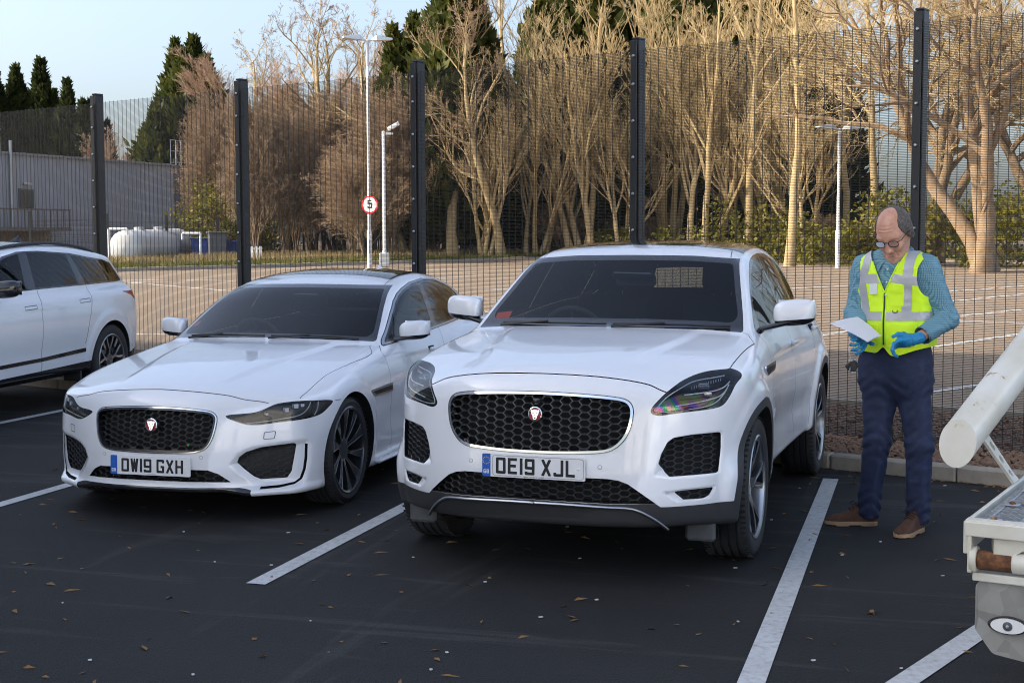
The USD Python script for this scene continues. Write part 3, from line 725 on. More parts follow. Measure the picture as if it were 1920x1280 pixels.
def sensor(car, f, frontx, y, z, r=.0105):
    p = newton_to(f, np.array([(frontx(y, z), y, z)]), 3)[0]; n = field_normals(f, p[None])[0]; x = np.cross([0, 0, 1], n); x /= np.linalg.norm(x); Rm = np.stack([x, np.cross(n, x), n], 1)
    s_ = part(car, 'parking_sensor', moved(lathe([(r, -.002), (r, .0006), (r * .84, .0008)], 20), p, Rm), 'shut_gap'); part(s_, 'sensor_face', moved(lathe([(r * .86, .001), (.0001, .0016)], 16), p, Rm), 'white_paint')
def on_surface(f, pts, dep, sg=1, n=24):
    P = smooth_poly(np.array(pts, float), n, False); P[:, 1] *= sg; P = newton_to(f, P, 4); return P - field_normals(f, P) * dep
def surface_frame(f, p):
    c = newton_to(f, np.array([p], float), 4)[0]; n = field_normals(f, c[None])[0]; x = np.array([0, 1., 0]); x -= n * (x @ n); x /= np.linalg.norm(x)
    return c, n, np.stack([x, np.cross(n, x), n], 1)
def lining(car, S, zmin, xmax, m, extra=()):
    v, fc = S.pieces['body']; k = (v[fc][:, :, 2].min(1) > zmin) & (v[fc][:, :, 0].max(1) < xmax)
    q = compact(v, fc[k]); part(car, 'cabin_lining', (q[0] - S.N(q[0]) * .035, q[1][:, ::-1]), m, smooth=True)
    for e in extra:
        q = S.pieces[e]; part(car, 'headliner', (q[0] - S.N(q[0]) * .04, q[1][:, ::-1]), m, smooth=True)

def build_crossover(pos, ang):
    f = EBody.f
    car = thing('crossover_car', 'white compact crossover with registration OE19 XJL, nearest the camera and left of the man', 'car', mat4=car_matrix(pos, ang), group='parked white cars')
    A35 = UAZ(math.radians(38))
    pj = lambda pts: A35(np.array(pts, float))
    lamp3 = [(.757, .540, .832), (.743, .566, .873), (.684, .604, .919), (.581, .638, .953), (.44, .69, .983), (.359, .757, .998), (.297, .828, 1.003), (.271, .851, 1.0), (.262, .89, .976), (.347, .882, .941), (.409, .868, .9), (.451, .855, .867), (.485, .842, .846), (.529, .818, .834), (.627, .73, .826), (.715, .628, .817), (.75, .570, .814)]
    lamp = smooth_poly(pj(lamp3), 90)
    front = lambda p: p[:, 0] > .05
    hg = np.array([(.0, .9165), (.15, .914), (.29, .908), (.39, .899), (.445, .882), (.467, .848), (.467, .80), (.453, .74), (.422, .688), (.372, .651), (.29, .637), (.15, .629), (0, .627)])
    ghalf = smooth_poly(np.vstack([hg, hg[-2:0:-1] * [-1, 1]]), 160)
    mouth_h = np.array([(0, .5205), (.264, .5195), (.36, .5185), (.41, .511), (.455, .493), (.508, .452), (.578, .394), (.44, .397), (.26, .400), (0, .402)])
    mouth = np.vstack([mouth_h, mouth_h[-2:0:-1] * [-1, 1]])
    vent = round_poly([(.584, .586), (.595, .63), (.620, .686), (.645, .706), (.72, .716), (.832, .7165), (.834, .64), (.826, .521), (.63, .522), (.607, .545)], .012)
    svent = round_poly([(.645, .449), (.808, .4535), (.79, .415), (.768, .404), (.686, .406)], .006)
    ws = round_poly(np.array([(-.772, 1.133), (-.556, 1.149), (-.22, 1.1575), (.22, 1.1575), (.556, 1.149), (.772, 1.133), (.74, 1.235), (.697, 1.352), (.632, 1.527), (.365, 1.5455), (0, 1.5495), (-.365, 1.5455), (-.632, 1.527), (-.697, 1.352), (-.74, 1.235)]), .008)
    glassp = np.array(Polygon(ws).buffer(-.03).buffer(-.035, quad_segs=8).buffer(.035, quad_segs=8).exterior.coords)[:-1]; glassp[:, 1] = np.where(glassp[:, 1] < 1.25, glassp[:, 1] + .012, glassp[:, 1])
    swin = smooth_poly([(-.60, 1.135), (-.74, 1.252), (-.90, 1.356), (-1.18, 1.480), (-1.445, 1.536), (-1.714, 1.552), (-1.98, 1.545), (-2.364, 1.497), (-2.62, 1.415), (-2.80, 1.31), (-2.78, 1.262), (-2.30, 1.222), (-1.5, 1.165), (-.9, 1.128), (-.68, 1.112)], 150)
    SW = Polygon(swin)
    inner = SW.buffer(-.022)
    def strip(x0, x1, sl): return Polygon([(x0, 1.6), (x1, 1.6), (x1 + sl, 1.0), (x0 + sl, 1.0)])
    bp = strip(-1.66, -1.60, .20); qp = strip(-2.60, -2.565, .16)
    panes = [g for g in inner.difference(bp).difference(qp).difference(Polygon([(-.5, 1.0), (-.5, 1.3), (-.80, 1.3), (-.665, 1.0)])).geoms]
    side = lambda p: (np.abs(p[:, 1]) > .45) & (p[:, 2] > 1.0)
    wsc = lambda p: (p[:, 0] > -1.6) & (p[:, 0] < .1)
    low = lambda p: np.abs(p[:, 1]) > .56
    sideL = lambda p: np.abs(p[:, 1]) > .70
    circ = lambda cx, r: np.array([(cx + r * math.cos(a), .365 + r * math.sin(a)) for a in np.linspace(0, 2 * math.pi, 72, endpoint=False)])
    roofp = round_poly([(-1.295, -.62), (-1.29, .62), (-2.95, .55), (-2.95, -.55)], .03)
    rwin = round_poly([(-.60, 1.20), (.60, 1.20), (.50, 1.46), (-.50, 1.46)], .03)
    rear = lambda p: p[:, 0] < -2.95
    top = lambda p: p[:, 2] > 1.40
    clad = np.array([(-.2, .0), (1.2, .0), (1.2, .373), (.877, .374), (.634, .376), (.594, .378), (.576, .394), (0, .401), (-.2, .401)])
    fcond = lambda p: p[:, 0] > .30
    sill = np.array([(-.3, .0), (-2.4, .0), (-2.4, .44), (-2.2, .425), (-.5, .405), (-.3, .40)])
    cuts = [(A35, lamp, front), (YZ, ghalf, front), (YZ, mouth, front), (YZ, vent, front), (YZ, svent, front), (YZ, ws, wsc), (YZ, glassp, wsc), (XZ, swin, side), (XZ, circ(0, .417), low), (XZ, circ(-2.681, .417), low), (XZ, circ(0, .468), low), (XZ, circ(-2.681, .468), low), (XY, roofp, top), (YZ, rwin, rear), (YZ, clad, fcond)] + [(XZ, np.array(g.exterior.coords)[:-1], side) for g in panes]
    # shut lines
    bl = smooth_poly([(0, .998), (.2, .994), (.35, .983), (.46, .967), (.53, .950), (.566, .934), (.604, .918)], 60, False)
    bs = np.array([(.30, .826), (.28, .834), (.13, .838), (-.01, .840), (-.20, .845), (-.356, .850), (-.44, .80), (-.45, .77)])
    dl = np.array([(-.60, 1.12), (-.645, 1.065), (-.618, 1.019), (-.579, .967), (-.516, .892), (-.497, .817), (-.506, .70), (-.54, .55), (-.62, .41)])
    dm = np.array([(-1.47, 1.155), (-1.46, .9), (-1.48, .6), (-1.52, .41)]); dr = np.array([(-2.62, 1.235), (-2.50, 1.05), (-2.30, .85), (-2.18, .66), (-2.13, .42)])
    seam = np.array([(-1.10, .584), (-1.30, .556)])
    fl = lambda p: p[:, 0] > .2; tl = lambda p: (p[:, 2] > .93) & (p[:, 0] > -.6); sl_ = lambda p: np.abs(p[:, 1]) > .72
    lines = [(YZ, bl, fl), (XY, bs, tl), (XZ, dl, sl_), (XZ, dm, sl_), (XZ, dr, sl_), (XY, seam, top)]
    S = Shell(f, (-3.65, 0, .12), (1.0, 1.04, 1.72), .016, cuts, lines)
    # wheel openings
    for cx, nm in ((0, 'a'), (-2.681, 'b')):
        S.cut('body', 'wh' + nm, XZ, circ(cx, .417), low); S.cut('body', 'lip' + nm, XZ, circ(cx, .468), low)
    S.cut('body', 'lamp', A35, lamp, front); S.cut('body', 'grille', YZ, ghalf, front); S.cut('body', 'mouth', YZ, mouth, front); S.cut('body', 'vent', YZ, vent, front); S.cut('body', 'svent', YZ, svent, front)
    S.cut('body', 'screen', YZ, ws, wsc); S.cut('screen', 'glass', YZ, glassp, wsc); S.cut('body', 'swin', XZ, swin, side)
    for k, g in enumerate(panes): S.cut('swin', f'pane{k}', XZ, np.array(g.exterior.coords)[:-1], side)
    S.cut('body', 'roof', XY, roofp, top); S.cut('body', 'rwin', YZ, rwin, rear); S.cut('body', 'clad', YZ, clad, fcond)
    S.cut_d('body', 'under', lambda v: np.where((np.abs(v[:, 1]) < .80) & (v[:, 0] < .75), v[:, 2] - .30, v[:, 2] - .20))
    gaps = [S.gap(['body', 'screen'], *l) for l in lines[:2]] + [S.gap(['body', 'lipa', 'lipb'], *l) for l in lines[2:]]
    bonnet_d = lambda v: np.maximum(np.maximum(poly_sdf(YZ(v), np.vstack([bl, [(1.2, .93), (1.2, 1.2), (0, 1.2), (-.1, .998)]])), -.35 - v[:, 0] - .0), np.where(v[:, 0] > .28, -1, np.abs(v[:, 1]) - np.interp(v[:, 0], bs[::-1][1:, 0], bs[::-1][1:, 1])))
    B = S.put(car, 'body', S.pieces['body'], 'white_paint')
    for g in gaps:
        for q in ([] if g is None else [g] if g is gaps[0] else sides(g)): S.put(B, 'shut_line', q, 'shut_gap', off=-.007)
    # bumper lower cladding, arch lips, underside
    S.put(car, 'lower_bumper', S.pieces['clad'], 'dark_plastic')
    wells(car, S, 'ab', .52, 'dark_plastic')
    S.put(car, 'underside', S.pieces['under'], 'shut_gap')
    # openings: walls and honeycombs
    fx = lambda y, z: EBody.front(np.array([abs(y)]), np.array([z]))[0]
    gr = opening(car, S, 'grille', 'grille', .10, 'gloss_black', dict(poly=np.array(Polygon(ghalf).buffer(-.012).exterior.coords)[:-1], cw=.0475, ch=.0345, bar=.0062, depth=.022, inset=.024), fx)
    surround(gr, ghalf, EBody.front, [(.0035, 0, .0015, 'gloss_black', 'grille_edge'), (0, -.012, .004, 'chrome', 'chrome_surround')])
    opening(car, S, 'mouth', 'lower_grille', .09, 'satin_black', dict(poly=np.array(Polygon(mouth).buffer(-.006).exterior.coords)[:-1], cw=.043, ch=.031, bar=.0045, inset=.03), fx)
    opening(car, S, 'vent', 'air_vent', .045, 'satin_black', dict(poly=np.array(Polygon(vent).intersection(sbox(0, 0, .815, 2)).buffer(-.004).exterior.coords)[:-1], cw=.038, ch=.0275, bar=.0045, depth=.012, inset=.010), fx, True)
    opening(car, S, 'svent', 'lower_vent', .035, 'satin_black', dict(poly=np.array(Polygon(svent).buffer(-.003).exterior.coords)[:-1], cw=.042, ch=.028, bar=.0045, depth=.01, inset=.006), fx, True)
    # skid strip and lower panel
    sk = smooth_poly([(0, .386), (.2, .385), (.40, .3785), (.47, .3725), (.515, .352), (.575, .305), (.618, .258)], 50, False)
    for sgn in (1, -1):
        P = np.c_[EBody.front(sk[:, 0], sk[:, 1]) + .006, sk[:, 0] * sgn, sk[:, 1]]
        part(car, 'skid_strip', tube(P * 1.0, np.linspace(.009, .008, 50), 8), 'satin_silver', smooth=True)
        fl_ = moved(chamfer_box((.03, .15, .10), .014, (0, 0, 0)), (.50, sgn * .735, .222)); part(car, 'air_flap', fl_, 'grey_plastic')
    # lamps
    for q in sides(S.pieces['lamp']):
        sg = 1 if q[0][:, 1].mean() > 0 else -1
        n = S.N(q[0]); cen = q[0].mean(0)
        L = part(car, 'headlight', (q[0], q[1]), 'lens_glass', normals=n)
        inn = q[0] - n * .038 - (q[0] - cen) * .06
        part(L, 'reflector_bowl', (inn, q[1]), 'lamp_iridescent', normals=n)
        part(L, 'lamp_rim', wall(q, inn - q[0]), 'gloss_black')
        v = q[0]; d = poly_sdf(A35(v), lamp); rim_, _ = split(v, q[1], -(d + .010))
        part(L, 'lamp_edge', (rim_[0] - S.N(rim_[0]) * .0015, rim_[1]), 'gloss_black', normals=S.N(rim_[0]))
        on = lambda pts, dep, nn=24: on_surface(f, pts, dep, sg, nn)
        blades = [[(.740, .573, .830), (.738, .572, .845), (.690, .615, .905), (.60, .655, .938), (.48, .70, .962), (.40, .775, .978), (.35, .822, .984)], [(.740, .573, .830), (.69, .64, .826), (.60, .74, .838), (.53, .80, .852), (.46, .845, .895), (.40, .863, .945)],
                  [(.615, .672, .895), (.55, .735, .90), (.48, .80, .912), (.42, .835, .928), (.37, .850, .948)], [(.68, .645, .852), (.60, .725, .862), (.52, .79, .874), (.46, .83, .892), (.42, .85, .92)]]
        for bl_ in blades: part(L, 'light_blade', tube(on(bl_, .012), .0032, 6), 'lamp_white', smooth=True)
        tk = on([(.55, .70, .935), (.46, .755, .952), (.39, .81, .964)], .014, 13)
        part(L, 'indicator_tick', cat_meshes([chamfer_box((.003, .003, .014), .001, p) for p in tk]), 'lamp_white', kind='stuff')
        for c, sz in (((.50, .765, .925), .030), ((.52, .78, .885), .026)):
            p = newton_to(f, np.array([c]), 4)[0]; p[1] *= sg; part(L, 'projector', moved(rbox((.03, sz * 1.9, sz), .006), p - np.array([.03, sg * .03, 0]), rotz(sg * .6)), 'lamp_chrome', smooth=40)
    # glass
    S.put(car, 'windscreen', S.pieces['glass'], 'screen_glass'); S.put(car, 'screen_band', S.pieces['screen'], 'gloss_black')
    for q in sides(S.pieces['swin']): S.put(car, 'window_frame', q, 'gloss_black', off=.001)
    for k in range(len(panes)):
        xm = S.pieces[f'pane{k}'][0][:, 0].mean()
        for q in sides(S.pieces[f'pane{k}']): S.put(car, 'side_window', q, 'tinted_glass' if xm > -1.55 else 'privacy_glass')
    S.put(car, 'glass_roof', S.pieces['roof'], 'gloss_black', off=.0015); S.put(car, 'rear_window', S.pieces['rwin'], 'tinted_glass')
    lining(car, S, 1.12, -.40, 'trim_ivory', ('roof',))
    # wheels
    for cx in (0, -2.681):
        for sg in (1, -1): wheel(car, 'wheel', (cx, sg * .815, .365), .365, .268, .235, 'split', sg > 0, spin=.55 if cx == 0 else .2)
    for sg in (1, -1): door_mirror(car, 'door_mirror', (-.79, sg * .885, 1.228), (.235, .135, .150), sg > 0)
    # door furniture
    for sg in (1, -1):
        for x, z in ((-1.53, 1.008), (-2.56, 1.036)):
            y = float(EBody.side(np.array([x]), np.array([z]))[0])
            h_ = part(car, 'door_handle', moved(rbox((.20, .034, .034), .014), (x, sg * (y + .022), z)), 'white_paint', smooth=50)
            part(h_, 'handle_recess', moved(rbox((.15, .02, .055), .009), (x + .05, sg * (y - .004), z)), 'shut_gap')
        vv = np.array([(-.19, .972), (-.575, .975), (-.545, .925), (-.30, .915)]); P = Polygon(round_poly(vv, .012))
        y = .930; m = extrude(P, .008); w_ = (np.stack([m[0][:, 0], sg * (y + m[0][:, 2] - .002), m[0][:, 1]], 1), m[1]); fv = part(car, 'wing_vent', w_, 'chrome')
        m = extrude(P.buffer(-.012), .004, .007); part(fv, 'vent_slot', (np.stack([m[0][:, 0], sg * (y + m[0][:, 2] - .002), m[0][:, 1]], 1), m[1]), 'gloss_black')
        R_ = np.array([(-1.12, sg * .578, 1.612), (-1.5, sg * .575, 1.642), (-2.2, sg * .56, 1.640), (-2.9, sg * .52, 1.565)])
    # front badges, plate, sensors, camera
    number_plate(car, 'OE19 XJL', .884, .5595, tilt=.02, border=True)
    cat_badge(car, float(fx(0, .811)) - .004, .811, .036, .12)
    part(car, 'camera_eye', moved(cat_meshes([rbox((.03, .045, .032), .009), moved(lathe([(.009, 0), (.009, .004), (.0001, .005)], 16), (.014, 0, 0), roty(math.pi / 2))]), (float(fx(0, .872)) - .010, 0, .872)), 'gloss_black')
    for y in (.326, -.326): sensor(car, f, fx, y, .572)
    # wipers
    wy = lambda y: newton_to(f, np.array([(-.36 - .12 * (y / .75) ** 2, y, 1.165)]), 4)[0] + [.0, 0, .012]
    for ys in ((-.62, .02), (.06, .70)):
        P = np.array([wy(y) for y in np.linspace(*ys, 12)]); wb = part(car, 'wiper', tube(P, .008, 6), 'satin_black')
        part(wb, 'wiper_arm', tube([P[0] + [.05, .0, -.01], P[5] + [.01, 0, .012]], [.010, .006], 6), 'satin_black')
    # cabin
    dash = m3.Manifold.batch_hull([m3.Manifold.sphere(.06, 12).translate(t) for t in ((-.55, -.66, 1.06), (-.55, .66, 1.06), (-.92, -.66, 1.02), (-.92, .66, 1.02), (-.9, .66, .7), (-.9, -.66, .7), (-.42, .5, 1.06), (-.42, -.5, 1.06))])
    d_ = part(car, 'dashboard', dash, 'trim_dark', smooth=60); part(d_, 'instrument_cowl', m3.Manifold.batch_hull([m3.Manifold.sphere(.05, 12).translate(t) for t in ((-.72, -.53, 1.11), (-.72, -.21, 1.11), (-.95, -.55, 1.10), (-.95, -.20, 1.10))]), 'trim_dark', smooth=60)
    steering_wheel(car, (-1.06, -.37, 1.06))
    for y in (-.37, .37): seat(car, -1.75, y, .66)
    rb = part(car, 'rear_bench', rbox((.55, 1.25, .2), .06, (-2.45, 0, .68)), 'seat_dark', smooth=50); part(rb, 'bench_back', moved(rbox((.14, 1.25, .60), .05), (-2.72, 0, 1.0), roty(-.3)), 'seat_dark', smooth=50)
    for y in (-.42, .42): part(rb, 'headrest', moved(rbox((.09, .26, .15), .04), (-2.83, y, 1.34), roty(-.2)), 'seat_dark', smooth=50)
    part(car, 'cabin_floor', bbox(-3.2, -.35, -.72, .72, .50, .53), 'shut_gap')
    part(car, 'bulkhead', bbox(-.40, -.36, -.80, .80, .45, 1.05), 'shut_gap')
    for sg in (1, -1): part(car, 'door_card', chamfer_box((2.1, .05, .52), .015, (-1.65, sg * .775, .86)), 'trim_dark')
    m_ = part(car, 'rear_view_mirror', rbox((.035, .25, .07), .016, (-1.12, .0, 1.395), roty(.15)), 'grey_plastic', smooth=50); part(m_, 'sensor_pod', rbox((.16, .26, .05), .02, (-1.09, 0, 1.462), roty(.54)), 'gloss_black', smooth=50); part(m_, 'mirror_face', rbox((.004, .23, .056), .0015, (-1.142, 0, 1.395), roty(.15)), 'mirror_glass')
    c, n, Rm = surface_frame(f, (-.56, -.655, 1.185)); part(car, 'screen_sticker', moved(box((.095, .075, .001)), c - n * .006, Rm), 'sticker_orange')
    return car

# ------------------------------------------------------------------ sports saloon: body surface
SV_RECESS = [(np.array([(.455, .345), (.50, .415), (.56, .445), (.66, .462), (.80, .478), (.838, .474), (.852, .44), (.852, .34), (.835, .225), (.80, .190), (.60, .192), (.50, .28)]), .026, .045)]
class SBody:
    Fp = staticmethod(curve((0, .852), (.2, .846), (.315, .832), (.40, .800), (.45, .775), (.50, .745), (.56, .705), (.612, .668), (.70, .60), (.78, .545), (.83, .485), (.87, .41), (.90, .345), (.93, .26), (.98, .08)))
    Fz = staticmethod(curve((.08, -.10), (.13, -.03), (.165, .006), (.20, -.004), (.24, -.012), (.30, 0), (.39, 0), (.5, -.010), (.57, -.020), (.625, -.030), (.675, -.046), (.72, -.07), (.77, -.12), (.85, -.24)))
    Tz = staticmethod(curve((.95, .66), (.80, .728), (.72, .768), (.6, .800), (.4, .838), (.1, .882), (-.2, .917), (-.5, .943), (-.8, .965), (-1.2, .99), (-3.0, 1.06), (-3.2, 1.075), (-3.6, 1.075), (-3.83, 1.06)))
    Td = staticmethod(curve((.9, .10), (.75, .088), (.6, .070), (.4, .050), (.1, .034), (-.4, .022), (-.8, .012), (-2, .02), (-3.8, .03)))
    W = staticmethod(curve((.9, .78), (.6, .85), (.3, .900), (0, .918), (-.4, .910), (-.9, .900), (-1.5, .902), (-2.2, .915), (-2.8, .925), (-3.2, .91), (-3.6, .85), (-3.85, .74)))
    Zs = staticmethod(curve((.9, .58), (0, .62), (-.8, .66), (-2.0, .70), (-2.8, .72), (-3.8, .74)))
    Sz = staticmethod(curve((-.65, .12), (-.52, .055), (-.4, .028), (-.3, .016), (-.2, .007), (-.1, .002), (0, 0), (.07, .007), (.14, .022), (.2, .042), (.26, .070), (.33, .115), (.42, .18), (.6, .34)))
    Rz = staticmethod(curve((.15, -3.68), (.3, -3.77), (.5, -3.82), (.8, -3.82), (1.0, -3.81), (1.1, -3.80)))
    G_roof = staticmethod(curve((-1.2, 1.225), (-1.45, 1.326), (-1.7, 1.382), (-2.0, 1.412), (-2.3, 1.418), (-2.6, 1.400), (-2.9, 1.350), (-3.2, 1.268), (-3.5, 1.160), (-3.8, 1.04)))
    G_w = staticmethod(curve((-.5, .765), (-.8, .792), (-1.2, .815), (-1.7, .828), (-2.2, .825), (-2.7, .802), (-3.1, .755), (-3.4, .66), (-3.7, .56)))
    @classmethod
    def side(c, x, z):
        s = c.W(x) - c.Sz(z - c.Zs(x))
        r1, r2 = np.hypot(x + .02, z - .34), np.hypot(x + 2.835, z - .34)
        s = s + .012 * sstep(.50, .43, r1) + .012 * sstep(.50, .43, r2)
        s = s - .012 * bump(z, .44 + .02 * (x + 1.2), .10) * sstep(-.4, -.8, x) * sstep(-2.45, -2.0, x)
        s = s + .020 * sstep(.235, .205, z) * sstep(-.42, -.5, x)
        return s
    @classmethod
    def front(c, y, z):
        r = c.Fp(y) + c.Fz(z) * (1 - .35 * sstep(.3, .8, y)) + .035 * sstep(.215, .175, z) * sstep(.48, .60, y)
        q = np.stack([y, z], -1).reshape(-1, 2)
        for P_, dep, wd in SV_RECESS: r = r - (dep * sstep(0, wd, -poly_sdf(q, P_))).reshape(r.shape)
        return r
    @classmethod
    def hood(c, x, y):
        cr = .014 * sstep(0, .07, y - (.50 - .20 * sstep(-.8, .7, x)))
        return c.Tz(x) - c.Td(x) * (y / .6) ** 2.4 - cr * sstep(.70, .3, x) + .004
    @classmethod
    def screen(c, x, y):
        return .957 + .47 * (-.750 - x + .14 * (1 - (y / .75) ** 2)) - .02 * np.maximum(-1.1 - x, 0) ** 2
    @classmethod
    def f(c, p):
        x, y, z = p[:, 0], np.abs(p[:, 1]), p[:, 2]
        low = smax(y - c.side(x, z), z - c.hood(x, y), .085)
        low = smax(low, x - c.front(y, z), .06)
        low = smax(low, c.Rz(z) + .34 * (y / .9) ** 3.0 - x, .09)
        low = smax(low, .150 + .03 * sstep(.55, .70, x) * sstep(.55, .40, y) + .05 * sstep(-3.2, -3.8, x) - z, .03)
        gy = y - (c.G_w(x) - .42 * (z - .95) - .20 * np.maximum(z - .95, 0) ** 2)
        roof = z - (c.G_roof(x) - .045 * (y / .55) ** 2.6)
        top = smax(gy * .93, roof, .075)
        top = smax(top, (z - c.screen(x, y)) * .9, .03)
        top = smax(top, .85 - z, .02)
        return smin(low, top, .035)

def build_saloon(pos, ang):
    f = SBody.f
    car = thing('saloon_car', 'white sports saloon with registration OW19 GXH, low bonnet and black roof panel', 'car', mat4=car_matrix(pos, ang), group='parked white cars')
    A35 = UAZ(math.radians(38)); pj = lambda pts: A35(np.array(pts, float))
    lamp3 = [(.753, .437, .625), (.703, .52, .637), (.645, .603, .649), (.594, .662, .678), (.55, .706, .690), (.464, .785, .695), (.35, .845, .688), (.235, .884, .672), (.285, .876, .640), (.344, .862, .610), (.453, .814, .590), (.587, .698, .577), (.647, .62, .5685), (.683, .568, .5685), (.717, .514, .583)]
    lamp = round_poly(resample(smooth_poly(pj(lamp3), 100), .004, True), .002)
    front = lambda p: p[:, 0] > .05
    hg = np.array([(0, .6755), (.14, .674), (.264, .667), (.33, .660), (.368, .649), (.391, .625), (.394, .595), (.386, .540), (.368, .480), (.340, .441), (.285, .420), (.15, .411), (0, .409)])
    ghalf = smooth_poly(np.vstack([hg, hg[-2:0:-1] * [-1, 1]]), 160)
    mh = np.array([(0, .3185), (.28, .318), (.352, .315), (.406, .292), (.468, .240), (.31, .2455), (0, .2455)]); mouth = np.vstack([mh, mh[-2:0:-1] * [-1, 1]])
    vent = round_poly([(.494, .352), (.507, .386), (.540, .413), (.612, .437), (.777, .452), (.768, .381), (.752, .283), (.728, .245), (.601, .2455), (.57, .266), (.526, .312)], .012)
    sl = np.array([(.820, .440), (.817, .356), (.810, .291), (.793, .235), (.768, .213), (.701, .201), (.612, .199)]); slit = np.array(LineString(sl).buffer(.0065, cap_style='flat').exterior.coords)[:-1]
    ws = round_poly([(-.757, .950), (-.60, .961), (-.41, .970), (-.15, .977), (.15, .977), (.41, .970), (.60, .961), (.757, .950), (.71, 1.073), (.655, 1.205), (.600, 1.311), (.252, 1.319), (0, 1.322), (-.252, 1.319), (-.600, 1.311), (-.655, 1.205), (-.71, 1.073)], .008)
    glassp = np.array(Polygon(ws).buffer(-.024).buffer(-.03, quad_segs=8).buffer(.03, quad_segs=8).exterior.coords)[:-1]
    swin = round_poly([(-.828, .918), (-1.009, 1.009), (-1.23, 1.128), (-1.385, 1.204), (-1.52, 1.252), (-1.66, 1.285), (-1.891, 1.322), (-2.242, 1.345), (-2.55, 1.330), (-2.85, 1.265), (-3.05, 1.16), (-3.17, 1.05), (-2.753, 1.008), (-2.032, .976), (-1.4, .945)], .006)
    SW = Polygon(swin); inner = SW.buffer(-.028)
    bp = Polygon([(-2.075, 1.40), (-2.155, 1.40), (-1.985, .90), (-1.855, .90)]); cp = Polygon([(-2.885, 1.4), (-2.94, 1.4), (-2.815, .9), (-2.775, .9)])
    panes = [g for g in inner.difference(bp).difference(cp).difference(Polygon([(-.7, .8), (-.7, 1.1), (-1.03, 1.1), (-.93, .8)])).geoms if g.area > .002]
    side = lambda p: (np.abs(p[:, 1]) > .40) & (p[:, 2] > .85); wsc = lambda p: (p[:, 0] > -1.9) & (p[:, 0] < -.2); low = lambda p: np.abs(p[:, 1]) > .56
    circ = lambda cx, r: np.array([(cx + r * math.cos(a), .31 + r * math.sin(a)) for a in np.linspace(0, 2 * math.pi, 72, endpoint=False)])
    roofp = round_poly([(-1.745, -.54), (-1.715, 0), (-1.745, .54), (-2.75, .50), (-2.75, -.50)], .02)
    rwin = round_poly([(-3.52, -.58), (-3.52, .58), (-2.98, .50), (-2.98, -.50)], .03)
    top = lambda p: p[:, 2] > 1.05
    split_ = np.array([(-.2, 0), (.565, 0), (.575, .19), (.548, .198), (.51, .206), (.36, .212), (0, .211), (-.2, .211)])
    fcond = lambda p: p[:, 0] > .30
    cuts = [(A35, lamp, front), (YZ, ghalf, front), (YZ, mouth, front), (YZ, vent, front), (YZ, slit, front), (YZ, ws, wsc), (YZ, glassp, wsc), (XZ, swin, side), (XZ, circ(-.03, .388), low), (XZ, circ(-2.835, .388), low), (XY, roofp, top), (XY, rwin, top), (YZ, split_, fcond)] + [(XZ, np.array(g.exterior.coords)[:-1], side) for g in panes]
    bl = smooth_poly([(0, .767), (.20, .760), (.36, .747), (.44, .735), (.49, .722), (.53, .7125), (.60, .701), (.64, .690)], 60, False)
    bs = np.array([(.47, .782), (.40, .790), (.24, .789), (.094, .786), (-.171, .811), (-.50, .828), (-.60, .823), (-.655, .80), (-.72, .765), (-.76, .752)])
    dl = np.array([(-.82, .925), (-.755, .893), (-.752, .868), (-.765, .764), (-.761, .679), (-.78, .50), (-.808, .372), (-.83, .21)])
    dm = np.array([(-2.03, .98), (-1.96, .88), (-1.945, .6), (-1.99, .21)]); seam = np.array([(-1.51, .562), (-1.745, .536)]); wl = np.array([(.235, .674), (.17, .672)])
    bumpl = np.array([(.24, .672), (.30, .640)])
    fl = lambda p: p[:, 0] > .2; tl = lambda p: (p[:, 2] > .66) & (p[:, 0] > -.9); sd = lambda p: np.abs(p[:, 1]) > .72
    wash = round_poly([(.627, .483), (.630, .523), (.684, .527), (.678, .485)], .006); wash = np.vstack([wash, wash[:1]]); fog = np.array([(.447 + .026 * math.cos(a), .425 + .026 * math.sin(a)) for a in np.linspace(0, 6.2832, 24)])
    lines = [(YZ, bl, fl), (XY, bs, tl), (XZ, dl, sd), (XZ, dm, sd), (XY, seam, top), (XZ, wl, sd), (YZ, wash, fl)]
    S = Shell(f, (-3.95, 0, .06), (1.0, 1.0, 1.5), .015, cuts, lines)
    for cx, nm in ((-.03, 'a'), (-2.835, 'b')): S.cut('body', 'wh' + nm, XZ, circ(cx, .388), low)
    for a in (('lamp', A35, lamp, front), ('grille', YZ, ghalf, front), ('mouth', YZ, mouth, front), ('vent', YZ, vent, front), ('slit', YZ, slit, front), ('screen', YZ, ws, wsc)): S.cut('body', *a)
    S.cut('screen', 'glass', YZ, glassp, wsc); S.cut('body', 'swin', XZ, swin, side)
    for k, g in enumerate(panes): S.cut('swin', f'pane{k}', XZ, np.array(g.exterior.coords)[:-1], side)
    S.cut('body', 'roof', XY, roofp, top); S.cut('body', 'rwin', XY, rwin, top); S.cut('body', 'split', YZ, split_, fcond)
    S.cut_d('body', 'under', lambda v: np.where((np.abs(v[:, 1]) < .78) & (v[:, 0] < .55), v[:, 2] - .20, v[:, 2] - .12))
    gaps = [S.gap(['body'], *l, w=.0018) for l in lines]
    B = S.put(car, 'body', S.pieces['body'], 'white_paint')
    for g in gaps:
        for q in ([] if g is None else [g] if g is gaps[0] else sides(g)): S.put(B, 'shut_line', q, 'shut_gap', off=-.006)
    S.put(car, 'front_splitter', S.pieces['split'], 'gloss_black'); S.put(car, 'underside', S.pieces['under'], 'shut_gap'); wells(car, S, 'ab', .50)
    fx = lambda y, z: SBody.front(np.array([abs(y)]), np.array([z]))[0]
